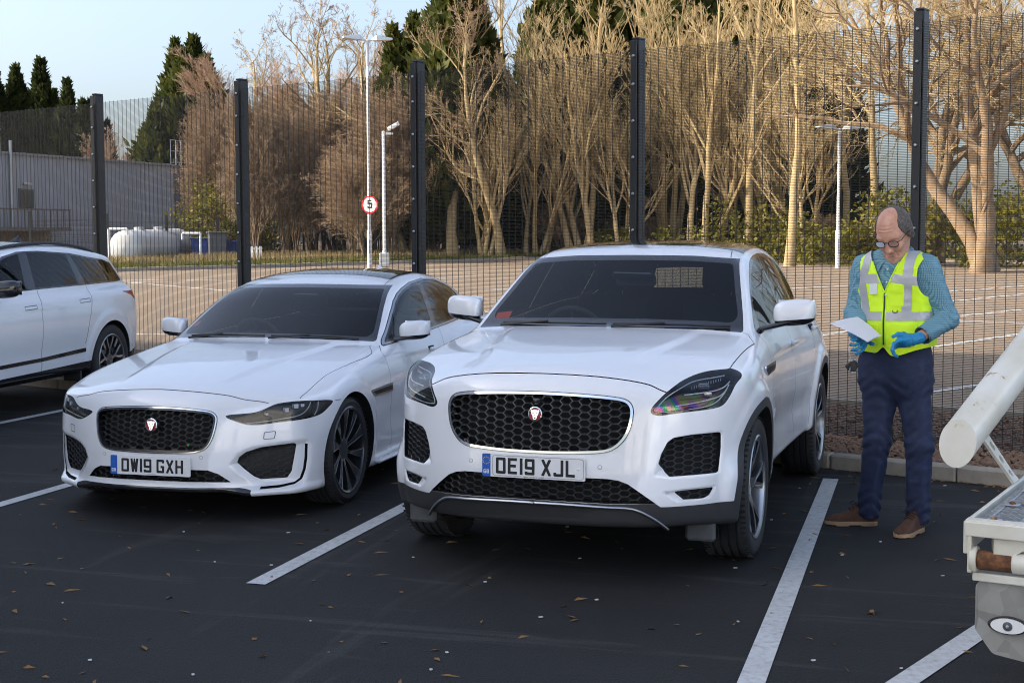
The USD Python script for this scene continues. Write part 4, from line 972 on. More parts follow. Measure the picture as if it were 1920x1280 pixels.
    gr = opening(car, S, 'grille', 'grille', .09, 'gloss_black', dict(poly=np.array(Polygon(ghalf).buffer(-.020).exterior.coords)[:-1], cw=.0455, ch=.0315, bar=.0055, depth=.02, inset=.034), fx)
    surround(gr, ghalf, SBody.front, [(.003, 0, .0012, 'gloss_black', 'grille_edge'), (0, -.0065, .004, 'chrome', 'chrome_surround'), (-.0065, -.018, .002, 'gloss_black', 'inner_frame')])
    opening(car, S, 'mouth', 'lower_grille', .07, 'satin_black', dict(poly=np.array(Polygon(mouth).buffer(-.004).exterior.coords)[:-1], cw=.050, ch=.036, bar=.006, depth=.012, inset=.02), fx)
    opening(car, S, 'vent', 'air_vent', .030, 'satin_black', dict(poly=np.array(Polygon(vent).intersection(sbox(0, 0, .758, 2)).buffer(-.004).exterior.coords)[:-1], cw=.0345, ch=.031, bar=.0055, depth=.008, inset=.008), fx, True, backmat='satin_black')
    opening(car, S, 'slit', 'air_curtain_slot', .05, 'shut_gap', None, fx, True)
    for q in sides(S.pieces['lamp']):
        sg = 1 if q[0][:, 1].mean() > 0 else -1; n = S.N(q[0]); cen = q[0].mean(0)
        L = part(car, 'headlight', q, 'lens_glass', normals=n)
        inn = q[0] - n * .035 - (q[0] - cen) * .05
        part(L, 'reflector_bowl', (inn, q[1]), 'lamp_chrome' if sg < 0 else 'grey_plastic', normals=n); part(L, 'lamp_rim', wall(q, inn - q[0]), 'gloss_black')
        r_, _ = split(q[0], q[1], -(poly_sdf(A35(q[0]), lamp) + .006)); part(L, 'lamp_edge', (r_[0] - S.N(r_[0]) * .0015, r_[1]), 'gloss_black', normals=S.N(r_[0]))
        on = lambda pts, dep, nn=24: on_surface(f, pts, dep, sg, nn)
        for b_ in ([(.70, .53, .578), (.62, .655, .588), (.53, .745, .601), (.47, .79, .615), (.43, .81, .645), (.41, .815, .672)], [(.40, .833, .602), (.375, .842, .635), (.36, .843, .672)]):
            part(L, 'light_blade', tube(on(b_, .010), .0034, 6), 'lamp_white', smooth=True)
        for c, sz in (((.535, .73, .640), .032), ((.49, .765, .652), .034), ((.62, .645, .625), .022), ((.46, .79, .655), .026)):
            p = newton_to(f, np.array([c]), 4)[0]; p[1] *= sg
            pr_ = part(L, 'projector', moved(rbox((.03, sz * 1.4, sz), .006), p - np.array([.026, sg * .028, 0]), rotz(sg * .75)), 'lamp_chrome', smooth=40)
            part(pr_, 'projector_lens', moved(rbox((.006, sz * .8, sz * .7), .002), p - np.array([.012, sg * .014, 0]), rotz(sg * .75)), 'lamp_white', smooth=40)
        dv = on([(.42, .818, .60), (.40, .822, .64), (.385, .825, .678)], .006); part(L, 'divider', tube(dv, .006, 6), 'gloss_black', smooth=True)
    S.put(car, 'windscreen', S.pieces['glass'], 'screen_glass'); S.put(car, 'screen_band', S.pieces['screen'], 'gloss_black')
    for q in sides(S.pieces['swin']): S.put(car, 'window_frame', q, 'gloss_black', off=.001)
    ring = [np.array(SW.buffer(-b).exterior.coords)[:-1] for b in (.004, .016)]
    v, fc = S.pieces['swin']; d = np.maximum(poly_sdf(XZ(v), ring[0]), -poly_sdf(XZ(v), ring[1])); tr, _ = split(v, fc, d)
    for q in sides(tr): S.put(car, 'window_trim', q, 'satin_silver', off=.004)
    for k in range(len(panes)):
        xm = S.pieces[f'pane{k}'][0][:, 0].mean()
        for q in sides(S.pieces[f'pane{k}']): S.put(car, 'side_window', q, 'tinted_glass' if xm > -2.0 else 'privacy_glass')
    S.put(car, 'glass_roof', S.pieces['roof'], 'gloss_black', off=.0015); S.put(car, 'rear_window', S.pieces['rwin'], 'tinted_glass')
    lining(car, S, .95, -.75, 'trim_dark', ('roof',))
    for cx in (0, -2.835):
        for sg in (1, -1): wheel(car, 'wheel', (cx, sg * .792, .335), .335, .270, .225, 'blade', sg > 0, spin=.3)
    for sg in (1, -1): door_mirror(car, 'door_mirror', (-1.125, sg * .835, 1.012), (.205, .13, .135), sg > 0, arm=(-.09, -.03))
    for sg in (1, -1):
        for x, z in ((-1.72, .840), (-2.62, .868)):
            y = float(SBody.side(np.array([x]), np.array([z]))[0]); h_ = part(car, 'door_handle', moved(rbox((.19, .030, .030), .012), (x, sg * (y + .012), z)), 'white_paint', smooth=50)
            part(h_, 'handle_recess', moved(rbox((.13, .02, .05), .008), (x + .05, sg * (y - .008), z)), 'shut_gap')
        vv = np.array([(-.345, .672), (-.755, .683), (-.757, .628), (-.44, .626), (-.40, .640)]); P = Polygon(round_poly(vv, .006)); m = extrude(P, .012); y = .905
        fv = part(car, 'wing_vent', (np.stack([m[0][:, 0], sg * (y + m[0][:, 2]), m[0][:, 1]], 1), m[1]), 'satin_silver')
        m = extrude(P.buffer(-.012), .003, .0105); part(fv, 'vent_slot', (np.stack([m[0][:, 0], sg * (y + m[0][:, 2]), m[0][:, 1]], 1), m[1]), 'gloss_black')
        part(car, 'sill_blade', moved(chamfer_box((1.9, .05, .022), .008), (-1.42, sg * .905, .187)), 'white_paint')
    number_plate(car, 'OW19 GXH', .852, .3335, tilt=.03)
    cat_badge(car, float(fx(0, .57)) - .006, .570, .040, .12)
    g0 = float(fx(.24, .455)) - .020
    eb = part(car, 'model_badge', (lambda m: to_yz(m, g0))(moved(extrude(sbox(0, -.006, .10, .006), .006), (.235, .462, 0))), 'satin_black'); part(eb, 'red_flash', to_yz(extrude(Polygon([(.215, .456), (.222, .468), (.230, .468), (.223, .456)]), .008), g0), 'badge_red'); part(eb, 'green_flash', to_yz(extrude(Polygon([(.223, .454), (.230, .468), (.240, .468), (.236, .454)]), .008), g0), 'badge_green')
    for y in (.315, -.315): sensor(car, f, fx, y, .390)
    # wipers, sticker, aerial fin
    wy = lambda y: newton_to(f, np.array([(-.70 - .12 * (y / .75) ** 2, y, .985)]), 4)[0] + [0, 0, .010]
    for ys in ((-.60, .0), (.05, .66)):
        P = np.array([wy(y) for y in np.linspace(*ys, 12)]); wb = part(car, 'wiper', tube(P, .007, 6), 'satin_black'); part(wb, 'wiper_arm', tube([P[0] + [.05, .0, -.012], P[5] + [.01, 0, .010]], [.009, .006], 6), 'satin_black')
    c, n, Rm = surface_frame(f, (-1.00, -.690, 1.04)); part(car, 'screen_sticker', moved(box((.085, .07, .001)), c - n * .006, Rm), 'sticker_orange')
    part(car, 'aerial_fin', moved(m3.Manifold.batch_hull([m3.Manifold.sphere(.006, 8).translate(t) for t in ((0, 0, 0), (-.16, 0, .0), (-.16, 0, .055), (-.10, .03, 0), (-.16, .03, 0), (-.10, -.03, 0), (-.16, -.03, 0))]), (-2.78, 0, 1.375)), 'white_paint', smooth=50)
    # cabin
    sp = lambda r, pts: m3.Manifold.batch_hull([m3.Manifold.sphere(r, 12).translate(t) for t in pts])
    d_ = part(car, 'dashboard', sp(.05, ((-.85, -.64, .88), (-.85, .64, .88), (-1.22, -.66, .86), (-1.22, .66, .86), (-1.2, .64, .55), (-1.2, -.64, .55), (-.74, .5, .88), (-.74, -.5, .88))), 'trim_dark', smooth=60)
    part(d_, 'instrument_cowl', sp(.045, ((-1.02, -.52, .93), (-1.02, -.20, .93), (-1.25, -.54, .925), (-1.25, -.19, .925))), 'trim_dark', smooth=60)
    steering_wheel(car, (-1.36, -.36, .90), .18)
    for y in (-.36, .36): seat(car, -2.05, y, .45, h=.60)
    rb = part(car, 'rear_bench', rbox((.5, 1.2, .2), .06, (-2.65, 0, .52)), 'seat_dark', smooth=50); part(rb, 'bench_back', moved(rbox((.14, 1.2, .55), .05), (-2.98, 0, .80), roty(-.4)), 'seat_dark', smooth=50)
    part(car, 'cabin_floor', bbox(-3.6, -.65, -.70, .70, .32, .35), 'shut_gap'); part(car, 'bulkhead', bbox(-.70, -.66, -.78, .78, .28, .88), 'shut_gap'); part(car, 'parcel_shelf', bbox(-3.6, -3.05, -.62, .62, .98, 1.0), 'trim_dark')
    for sg in (1, -1): part(car, 'door_card', chamfer_box((2.0, .05, .46), .015, (-1.85, sg * .75, .70)), 'trim_dark')
    m_ = part(car, 'rear_view_mirror', rbox((.035, .25, .065), .016, (-1.52, .0, 1.205), roty(.15)), 'grey_plastic', smooth=50); part(m_, 'sensor_pod', rbox((.14, .22, .045), .018, (-1.46, 0, 1.258), roty(.42)), 'gloss_black', smooth=50); part(m_, 'mirror_face', rbox((.004, .23, .052), .0015, (-1.54, 0, 1.205), roty(.15)), 'mirror_glass')
    return car

# ------------------------------------------------------------------ large sleek SUV: body surface
class VBody:
    Fp = staticmethod(curve((0, .85), (.4, .82), (.6, .74), (.75, .62), (.85, .46), (.92, .25), (.95, 0), (.965, -.3)))
    Fz = staticmethod(curve((.15, -.15), (.3, -.03), (.5, 0), (.8, -.03), (.95, -.08), (1.05, -.2)))
    Tz = staticmethod(curve((.95, .90), (.75, .99), (.3, 1.06), (0, 1.09), (-.6, 1.13), (-1.5, 1.15), (-3.95, 1.2)))
    Td = staticmethod(curve((.9, .1), (.5, .06), (0, .025), (-.6, .014), (-4, .02)))
    W = staticmethod(curve((.9, .82), (.5, .92), (0, .96), (-.5, .950), (-1.4, .948), (-2.2, .958), (-2.874, .965), (-3.2, .953), (-3.5, .915), (-3.75, .845), (-3.95, .74)))
    Sz = staticmethod(curve((-.6, .10), (-.45, .04), (-.3, .018), (-.15, .006), (0, 0), (.1, .004), (.2, .020), (.3, .05), (.36, .085), (.45, .16), (.6, .32)))
    Rz = staticmethod(curve((.2, -3.72), (.4, -3.84), (.6, -3.90), (.8, -3.915), (.95, -3.90), (1.1, -3.86), (1.2, -3.82)))
    G_roof = staticmethod(curve((-1.0, 1.51), (-1.3, 1.585), (-1.6, 1.615), (-2.0, 1.635), (-2.4, 1.630), (-2.8, 1.600), (-3.2, 1.552), (-3.5, 1.51), (-4, 1.43)))
    G_w = staticmethod(curve((-.4, .83), (-.9, .86), (-1.6, .88), (-2.4, .87), (-3.0, .825), (-3.4, .765), (-3.7, .69), (-3.95, .60)))
    @classmethod
    def side(c, x, z):
        s = c.W(x) - c.Sz(z - .80)
        s = s + .012 * sstep(.56, .48, np.hypot(x, z - .39)) + .012 * sstep(.56, .48, np.hypot(x + 2.874, z - .39))
        return s - .012 * bump(z, .56, .1) * sstep(-.4, -.8, x) * sstep(-2.5, -2.1, x)
    @classmethod
    def f(c, p):
        x, y, z = p[:, 0], np.abs(p[:, 1]), p[:, 2]
        low = smax(y - c.side(x, z), z - (c.Tz(x) - c.Td(x) * (y / .6) ** 2.4), .09)
        low = smax(low, x - c.Fp(y) - c.Fz(z), .08); low = smax(low, c.Rz(z) + .32 * (y / .9) ** 3.2 - x, .10)
        low = smax(low, .25 + .10 * sstep(-3.2, -3.9, x) + .06 * sstep(.62, .86, y) * sstep(-.4, -.6, x) * sstep(-2.6, -2.4, x) - z, .05)
        gy = y - (c.G_w(x) - .36 * (z - 1.1) - .16 * np.maximum(z - 1.1, 0) ** 2)
        top = smax(gy * .93, z - (c.G_roof(x) - .04 * (y / .6) ** 2.6), .07)
        top = smax(top, (z - (1.12 + .58 * (-.5 - x + .12 * (1 - (y / .74) ** 2)))) * .86, .035)
        top = smax(top, (z - (1.50 + 1.20 * (x + 3.57) - .12 * (y / .65) ** 2)) * .58, .03)
        top = smax(top, 1.0 - z, .02)
        return smin(low, top, .035)

def build_large_suv(pos, ang):
    f = VBody.f
    car = thing('suv_car', 'large white SUV on the far left, seen from its side, with dark rear windows', 'car', mat4=car_matrix(pos, ang), group='parked white cars')
    swin = round_poly([(-.55, 1.145), (-.95, 1.36), (-1.25, 1.49), (-1.55, 1.536), (-1.9, 1.540), (-2.486, 1.512), (-2.89, 1.468), (-3.25, 1.435), (-3.45, 1.40), (-3.62, 1.21), (-3.55, 1.195), (-2.44, 1.182), (-1.66, 1.172), (-1.1, 1.158)], .008)
    SW = Polygon(swin); inner = SW.buffer(-.016)
    st = lambda a, b, c, d: Polygon([(a, 1.6), (b, 1.6), (d, 1.1), (c, 1.1)])
    cuts_ = [st(-1.56, -1.70, -1.38, -1.56), st(-2.40, -2.47, -2.43, -2.60), st(-2.86, -2.90, -3.42, -3.46)]
    g_ = inner
    for c in cuts_: g_ = g_.difference(c)
    panes = [g for g in g_.geoms if g.area > .004]
    side = lambda p: (np.abs(p[:, 1]) > .45) & (p[:, 2] > 1.0); low = lambda p: np.abs(p[:, 1]) > .56; sd = lambda p: np.abs(p[:, 1]) > .6
    circ = lambda cx, r: np.array([(cx + r * math.cos(a), .375 + r * math.sin(a)) for a in np.linspace(0, 2 * math.pi, 64, endpoint=False)])
    ws = np.array([(-.74, 1.15), (.74, 1.15), (.60, 1.50), (-.60, 1.50)]); wsc = lambda p: (p[:, 0] > -1.5) & (p[:, 0] < .0)
    rw = np.array([(-.62, 1.20), (.62, 1.20), (.56, 1.455), (-.56, 1.455)]); rear = lambda p: p[:, 0] < -3.35
    roofp = round_poly([(-1.35, -.52), (-1.35, .52), (-3.0, .48), (-3.0, -.48)], .03); top = lambda p: p[:, 2] > 1.45
    tail = np.array([(-3.24, 1.098), (-3.245, 1.085), (-3.40, 1.055), (-3.52, 1.0), (-3.62, .955), (-4.1, .955), (-4.1, 1.098)]); tl = lambda p: np.abs(p[:, 1]) > .35
    mould = np.array([(-.50, .465), (-1.55, .483), (-2.34, .515), (-2.34, .555), (-1.55, .518), (-.50, .50)])
    clad = np.array([(1.2, 0), (1.2, .33), (-.4, .368), (-1.5, .39), (-2.36, .415), (-2.5, .42), (-3.3, .44), (-3.5, .47), (-4.2, .50), (-4.2, 0)]); al = lambda p: p[:, 2] > -1
    cuts = [(XZ, swin, side), (XZ, circ(0, .43), low), (XZ, circ(-2.874, .43), low), (YZ, ws, wsc), (YZ, rw, rear), (XY, roofp, top), (XZ, tail, tl), (XZ, mould, sd), (XZ, clad, al)] + [(XZ, np.array(g.exterior.coords)[:-1], side) for g in panes]
    d1 = np.array([(-1.60, 1.165), (-1.54, .96), (-1.53, .63), (-1.54, .39)]); d2 = np.array([(-2.57, 1.18), (-2.50, 1.02), (-2.40, .82), (-2.33, .60)]); d0 = np.array([(-.50, 1.13), (-.47, .8), (-.55, .38)])
    hs = [np.vstack([h, h[:1]]) for h in (round_poly([(x, z), (x - .21, z + .007), (x - .21, z - .026), (x, z - .033)], .006) for x, z in ((-1.26, 1.02), (-2.27, 1.045)))]
    lines = [(XZ, l, sd) for l in (d1, d2, d0, *hs)]
    S = Shell(f, (-4.1, 0, .12), (1.0, 1.03, 1.75), .02, cuts, lines, fine=.009)
    for cx, nm in ((0, 'a'), (-2.874, 'b')): S.cut('body', 'wh' + nm, XZ, circ(cx, .43), low)
    for a in (('screen', YZ, ws, wsc), ('swin', XZ, swin, side), ('rwin', YZ, rw, rear), ('roof', XY, roofp, top), ('tail', XZ, tail, tl), ('mould', XZ, mould, sd), ('clad', XZ, clad, al)): S.cut('body', *a)
    for k, g in enumerate(panes): S.cut('swin', f'pane{k}', XZ, np.array(g.exterior.coords)[:-1], side)
    gaps = [S.gap(['body', 'mould', 'clad'], *l, w=.003) for l in lines]
    B = S.put(car, 'body', S.pieces['body'], 'white_paint')
    for g in gaps:
        for q in ([] if g is None else sides(g)): S.put(B, 'shut_line', q, 'shut_gap', off=-.007)
    for q in sides(S.pieces['mould']): S.put(car, 'side_moulding', q, 'gloss_black', off=.004)
    S.put(car, 'lower_cladding', S.pieces['clad'], 'gloss_black'); wells(car, S, 'ab', .52)
    S.put(car, 'windscreen', S.pieces['screen'], 'screen_glass'); S.put(car, 'rear_window', S.pieces['rwin'], 'privacy_glass'); S.put(car, 'glass_roof', S.pieces['roof'], 'gloss_black', off=.002)
    for q in sides(S.pieces['swin']): S.put(car, 'window_frame', q, 'gloss_black')
    for k in range(len(panes)):
        xm = S.pieces[f'pane{k}'][0][:, 0].mean()
        for q in sides(S.pieces[f'pane{k}']): S.put(car, 'side_window', q, 'tinted_glass' if xm > -1.55 else 'privacy_glass')
    for q in sides(S.pieces['tail']):
        t_ = S.put(car, 'tail_light', q, 'lamp_red')
    lining(car, S, 1.12, -.40, 'trim_dark', ('roof',))
    for cx in (0, -2.874):
        for sg in (1, -1): wheel(car, 'wheel', (cx, sg * .825, .382), .382, .275, .25, 'y', sg > 0, spin=.25)
    for sg in (1, -1):
        door_mirror(car, 'door_mirror', (-.82, sg * .885, 1.20), (.23, .14, .16), sg > 0, housing='gloss_black')
        R = np.array([(-1.2, sg * .59, 1.545), (-1.6, sg * .60, 1.592), (-2.2, sg * .60, 1.612), (-2.7, sg * .59, 1.590), (-3.05, sg * .575, 1.548), (-3.2, sg * .57, 1.515)])
        part(car, 'roof_rail', tube(smooth_poly(R, 24, False), .018, 6), 'satin_black', smooth=True)
    part(car, 'aerial_fin', moved(m3.Manifold.batch_hull([m3.Manifold.sphere(.006, 8).translate(t) for t in ((0, 0, 0), (-.15, 0, .0), (-.16, 0, .06), (-.10, .03, 0), (-.16, .03, 0), (-.10, -.03, 0), (-.16, -.03, 0))]), (-2.55, 0, 1.625)), 'gloss_black', smooth=50)
    part(car, 'mud_flap', chamfer_box((.03, .20, .16), .01, (-2.32, .80, .30)), 'dark_plastic')
    for y in (-.38, .38): seat(car, -1.85, y, .70)
    rb = part(car, 'rear_bench', rbox((.5, 1.25, .2), .06, (-2.65, 0, .72)), 'seat_dark', smooth=50); part(rb, 'bench_back', moved(rbox((.14, 1.25, .6), .05), (-2.9, 0, 1.05), roty(-.3)), 'seat_dark', smooth=50)
    steering_wheel(car, (-1.12, -.38, 1.12)); part(car, 'dashboard', chamfer_box((.45, 1.45, .35), .06, (-.78, 0, .95)), 'trim_dark'); part(car, 'cabin_floor', bbox(-3.6, -.4, -.72, .72, .5, .53), 'shut_gap')
    for sg in (1, -1): part(car, 'door_card', chamfer_box((2.3, .05, .56), .015, (-1.7, sg * .775, .88)), 'trim_dark')
    return car

# ------------------------------------------------------------------ the site: level yard, fence line, car park that rises gently behind it
FENCE0, FDIR, FNRM = np.array([-9.524, 14.641]), np.array([math.cos(-.357), math.sin(-.357)]), np.array([math.sin(.357), math.cos(.357)])
SIDE = np.array([VIEW[1], -VIEW[0]])
def gz(s): return .0185 * np.maximum(np.asarray(s, float) - 16, 0) * (np.asarray(s) < 95) + .0185 * 79 * (np.asarray(s) >= 95)
def at(s, t, z=0.0):
    """A point s metres along the level view direction and t to its right, z above the ground there."""
    p = VIEW * s + SIDE * t; return np.array([p[0], p[1], float(gz(s)) + z])
def fence_pt(u, off=0.0, z=0.0):
    p = FENCE0 + FDIR * u + FNRM * off; return np.array([p[0], p[1], z])
def sheet(pts, z, name, matl):
    m = trimesh.creation.triangulate_polygon(Polygon(pts), engine='earcut')
    v, f = np.c_[m[0], np.full(len(m[0]), z)], np.asarray(m[1]); n = np.cross(v[f[:, 1]] - v[f[:, 0]], v[f[:, 2]] - v[f[:, 0]])[:, 2]; f = np.where((n < 0)[:, None], f[:, ::-1], f)
    return part(None, name, (v, f), matl, kind='structure')
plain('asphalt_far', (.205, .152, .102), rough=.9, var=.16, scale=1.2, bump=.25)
def asphalt():
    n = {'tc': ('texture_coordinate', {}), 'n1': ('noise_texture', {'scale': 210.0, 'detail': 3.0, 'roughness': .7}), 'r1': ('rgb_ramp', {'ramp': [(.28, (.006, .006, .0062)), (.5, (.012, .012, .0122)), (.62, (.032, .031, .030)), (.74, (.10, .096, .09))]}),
         'n2': ('noise_texture', {'scale': .55, 'detail': 4.0, 'roughness': .55}), 'r2': ('rgb_ramp', {'ramp': [(.35, (.75, .75, .75)), (.7, (1.35, 1.33, 1.30))]}), 'mx': ('mix', {'mix_type': 'multiply', 'fac': 1.0}),
         'mp': ('mapping', {'scale': (.28, 2.3, 1.0), 'rotation': (0, 0, .55)}), 'n3': ('noise_texture', {'scale': 1.5, 'detail': 6.0, 'roughness': .62, 'distortion': 1.1}), 'r3': ('rgb_ramp', {'ramp': [(.56, (0, 0, 0)), (.64, (.32, .32, .32)), (.70, (.05, .05, .05)), (.80, (.22, .22, .22))]}),
         'mp2': ('mapping', {'scale': (1.9, .22, 1.0), 'rotation': (0, 0, -.35)}), 'n5': ('noise_texture', {'scale': 1.3, 'detail': 5.0, 'roughness': .6, 'distortion': .8}), 'r5': ('rgb_ramp', {'ramp': [(.60, (0, 0, 0)), (.66, (.22, .22, .22)), (.74, (0, 0, 0))]}), 'sum': ('mix', {'mix_type': 'add', 'fac': 1.0}),
         'n4': ('noise_texture', {'scale': 70.0, 'detail': 2.0}), 'mm': ('mix', {'mix_type': 'multiply', 'fac': 1.0}), 'mxd': ('mix', {'mix_type': 'mix', 'color2': (.15, .14, .125)}),
         'v': ('voronoi_texture', {'scale': 120.0}), 'b': ('bump', {'strength': .55, 'distance': .006}), 'p': ('principled_bsdf', {'roughness': .82, 'specular_ior_level': .35})}
    l = [('tc.object', 'n1.vector'), ('tc.object', 'n2.vector'), ('tc.object', 'mp.vector'), ('mp.vector', 'n3.vector'), ('tc.object', 'mp2.vector'), ('mp2.vector', 'n5.vector'), ('tc.object', 'n4.vector'), ('tc.object', 'v.vector'), ('n1.fac', 'r1.fac'), ('n2.fac', 'r2.fac'), ('n3.fac', 'r3.fac'), ('n5.fac', 'r5.fac'), ('r1.color', 'mx.color1'), ('r2.color', 'mx.color2'), ('r3.color', 'sum.color1'), ('r5.color', 'sum.color2'),
         ('sum.color', 'mm.color1'), ('n4.color', 'mm.color2'), ('mx.color', 'mxd.color1'), ('mm.color', 'mxd.fac'), ('mxd.color', 'p.base_color'), ('v.distance', 'b.height'), ('b.normal', 'p.normal')]
    mat('asphalt_near', n, l)
asphalt()
def line_paint():
    mat('line_paint', {'tc': ('texture_coordinate', {}), 'n': ('noise_texture', {'scale': 26.0, 'detail': 6.0, 'roughness': .7}), 'r': ('rgb_ramp', {'ramp': [(.30, (.10, .10, .10)), (.36, (.45, .45, .43)), (.55, (.60, .60, .59)), (1, (.66, .66, .65))]}), 'n2': ('noise_texture', {'scale': 2.4, 'detail': 3.0}), 'r2': ('rgb_ramp', {'ramp': [(.3, (.86, .86, .84)), (.7, (1, 1, 1))]}), 'm': ('mix', {'mix_type': 'multiply', 'fac': 1.0}), 'b': ('bump', {'strength': .3, 'distance': .004}), 'p': ('principled_bsdf', {'roughness': .6})},
        [('tc.object', 'n.vector'), ('tc.object', 'n2.vector'), ('n.fac', 'r.fac'), ('n2.fac', 'r2.fac'), ('r.color', 'm.color1'), ('r2.color', 'm.color2'), ('m.color', 'p.base_color'), ('n.fac', 'b.height'), ('b.normal', 'p.normal')])
line_paint()
plain('kerb_concrete', (.30, .265, .215), rough=.85, var=.18, scale=14, bump=.3)
plain('grass_base', (.17, .16, .05), rough=.95, var=.35, scale=.8)
plain('woodland_soil', (.12, .085, .05), rough=.95, var=.35, scale=1.5)
plain('gravel_soil', (.06, .046, .034), rough=.95, var=.3, scale=30)
mat('pebble', {'o': ('object_info', {}), 'g': ('geometry', {}), 'r': ('rgb_ramp', {'ramp': [(0, (.20, .12, .075)), (.25, (.30, .20, .13)), (.5, (.42, .31, .22)), (.7, (.30, .25, .21)), (.86, (.52, .44, .36)), (1, (.62, .58, .52))], 'interpolate': True}), 'tc': ('texture_coordinate', {}), 'n': ('noise_texture', {'scale': 60.0, 'detail': 4.0}), 'r2': ('rgb_ramp', {'ramp': [(.3, (.75, .75, .75)), (.7, (1.15, 1.15, 1.15))]}), 'm': ('mix', {'mix_type': 'multiply', 'fac': 1.0}), 'p': ('principled_bsdf', {'roughness': .75})},
    [('g.random_per_island', 'r.fac'), ('tc.object', 'n.vector'), ('n.fac', 'r2.fac'), ('r.color', 'm.color1'), ('r2.color', 'm.color2'), ('m.color', 'p.base_color')])
# yard, verge and car park surfaces
def ribbon_ground(u0, u1, o0, o1, z):
    return [fence_pt(u0, o0)[:2], fence_pt(u1, o0)[:2], fence_pt(u1, o1)[:2], fence_pt(u0, o1)[:2]]
KERB_OFF, KERB_H, FAR_KERB = -1.118, .105, 2.12
sheet([fence_pt(-60, KERB_OFF + .02)[:2], fence_pt(60, KERB_OFF + .02)[:2], (60, -60), (-60, -60)], 0.0, 'ground', 'asphalt_near')
sheet(ribbon_ground(-60, 60, KERB_OFF + .13, FAR_KERB, 0), .045, 'gravel_bed', 'gravel_soil')
# the car park: from the fence line back to the verge
cp_v, cp_q = [], []
us = np.linspace(-60, 60, 61); off = np.r_[FAR_KERB, np.linspace(3.0, 12, 8), np.linspace(15, 70, 18)]
U, O = np.meshgrid(us, off, indexing='ij'); xy = FENCE0 + U[..., None] * FDIR + O[..., None] * FNRM; zz = gz(xy @ VIEW)
cpv = np.concatenate([xy, zz[..., None]], -1).reshape(-1, 3); n_ = len(off); i, j = np.meshgrid(np.arange(len(us) - 1), np.arange(n_ - 1), indexing='ij')
part(None, 'car_park', (cpv, np.stack([i * n_ + j, (i + 1) * n_ + j, (i + 1) * n_ + j + 1, i * n_ + j + 1], -1).reshape(-1, 4)), 'asphalt_far', smooth=True, kind='structure')
# far edge of the car park (s, t): a kerb, then grass, then the woodland floor out to the horizon
EDGE = np.array([(38.0, -60), (43.5, -22), (46.0, -14.0), (49.5, -8.5), (56, 0), (60, 6), (57, 12), (50, 19), (44, 30), (36, 60)], float)
def edge_s(t): return np.interp(t, EDGE[:, 1], EDGE[:, 0])
def band(o0, o1, z, name, matl, n=7, label=None):
    tt = np.linspace(-60, 60, 121); oo = np.linspace(o0, o1, n); T_, O_ = np.meshgrid(tt, oo, indexing='ij'); S_ = edge_s(T_) + O_
    p = S_[..., None] * VIEW + T_[..., None] * SIDE; v = np.concatenate([p, (gz(S_) + z)[..., None]], -1).reshape(-1, 3); i, j = np.meshgrid(np.arange(120), np.arange(n - 1), indexing='ij')
    return part(None, name, (v, np.stack([i * n + j, i * n + j + 1, (i + 1) * n + j + 1, (i + 1) * n + j], -1).reshape(-1, 4)[:, ::-1]), matl, smooth=True, kind='structure', label=label)
band(0, 7.5, .11, 'grass_verge', 'grass_base'); band(7.5, 60, .13, 'woodland_floor', 'woodland_soil', 12)
part(None, 'terrain', (np.array([(-900, -900, -.5), (900, -900, -.5), (900, 900, -.5), (-900, 900, -.5)]), np.array([[0, 1, 2], [0, 2, 3]])), 'woodland_soil', kind='structure')
tt = np.linspace(-60, 60, 121); P0 = np.array([at(edge_s(t), t) for t in tt])
kv = np.vstack([P0 + [0, 0, -.02], P0 + [0, 0, .12], P0 + np.r_[VIEW * .15, .125]]); n_ = len(tt); i = np.arange(n_ - 1)
part(None, 'far_kerb', (kv, np.vstack([np.stack([i, i + 1, i + 1 + n_, i + n_], 1), np.stack([i + n_, i + 1 + n_, i + 1 + 2 * n_, i + 2 * n_], 1)])), 'kerb_concrete', kind='structure')
# near kerb: single stones with joints; edging of the car park beyond the fence
KB = thing('kerb', loc=(0, 0, 0), kind='structure')
for k in range(-4, 22):
    c = fence_pt(k * .915 + .30, KERB_OFF + .063, KERB_H / 2 - .03)
    part(KB, 'kerb_stone', chamfer_box((.906, .125, KERB_H + .06), .012, c + [0, 0, RNG.normal(0, .0015)], rotz(-.357 + RNG.normal(0, .002))), 'kerb_concrete')
E2 = thing('edging', kind='structure')
for k in range(-10, 24):
    c = fence_pt(k * .915 + .1, FAR_KERB - .03, .03); part(E2, 'edging_stone', chamfer_box((.906, .06, .16), .006, c, rotz(-.357)), 'kerb_concrete')
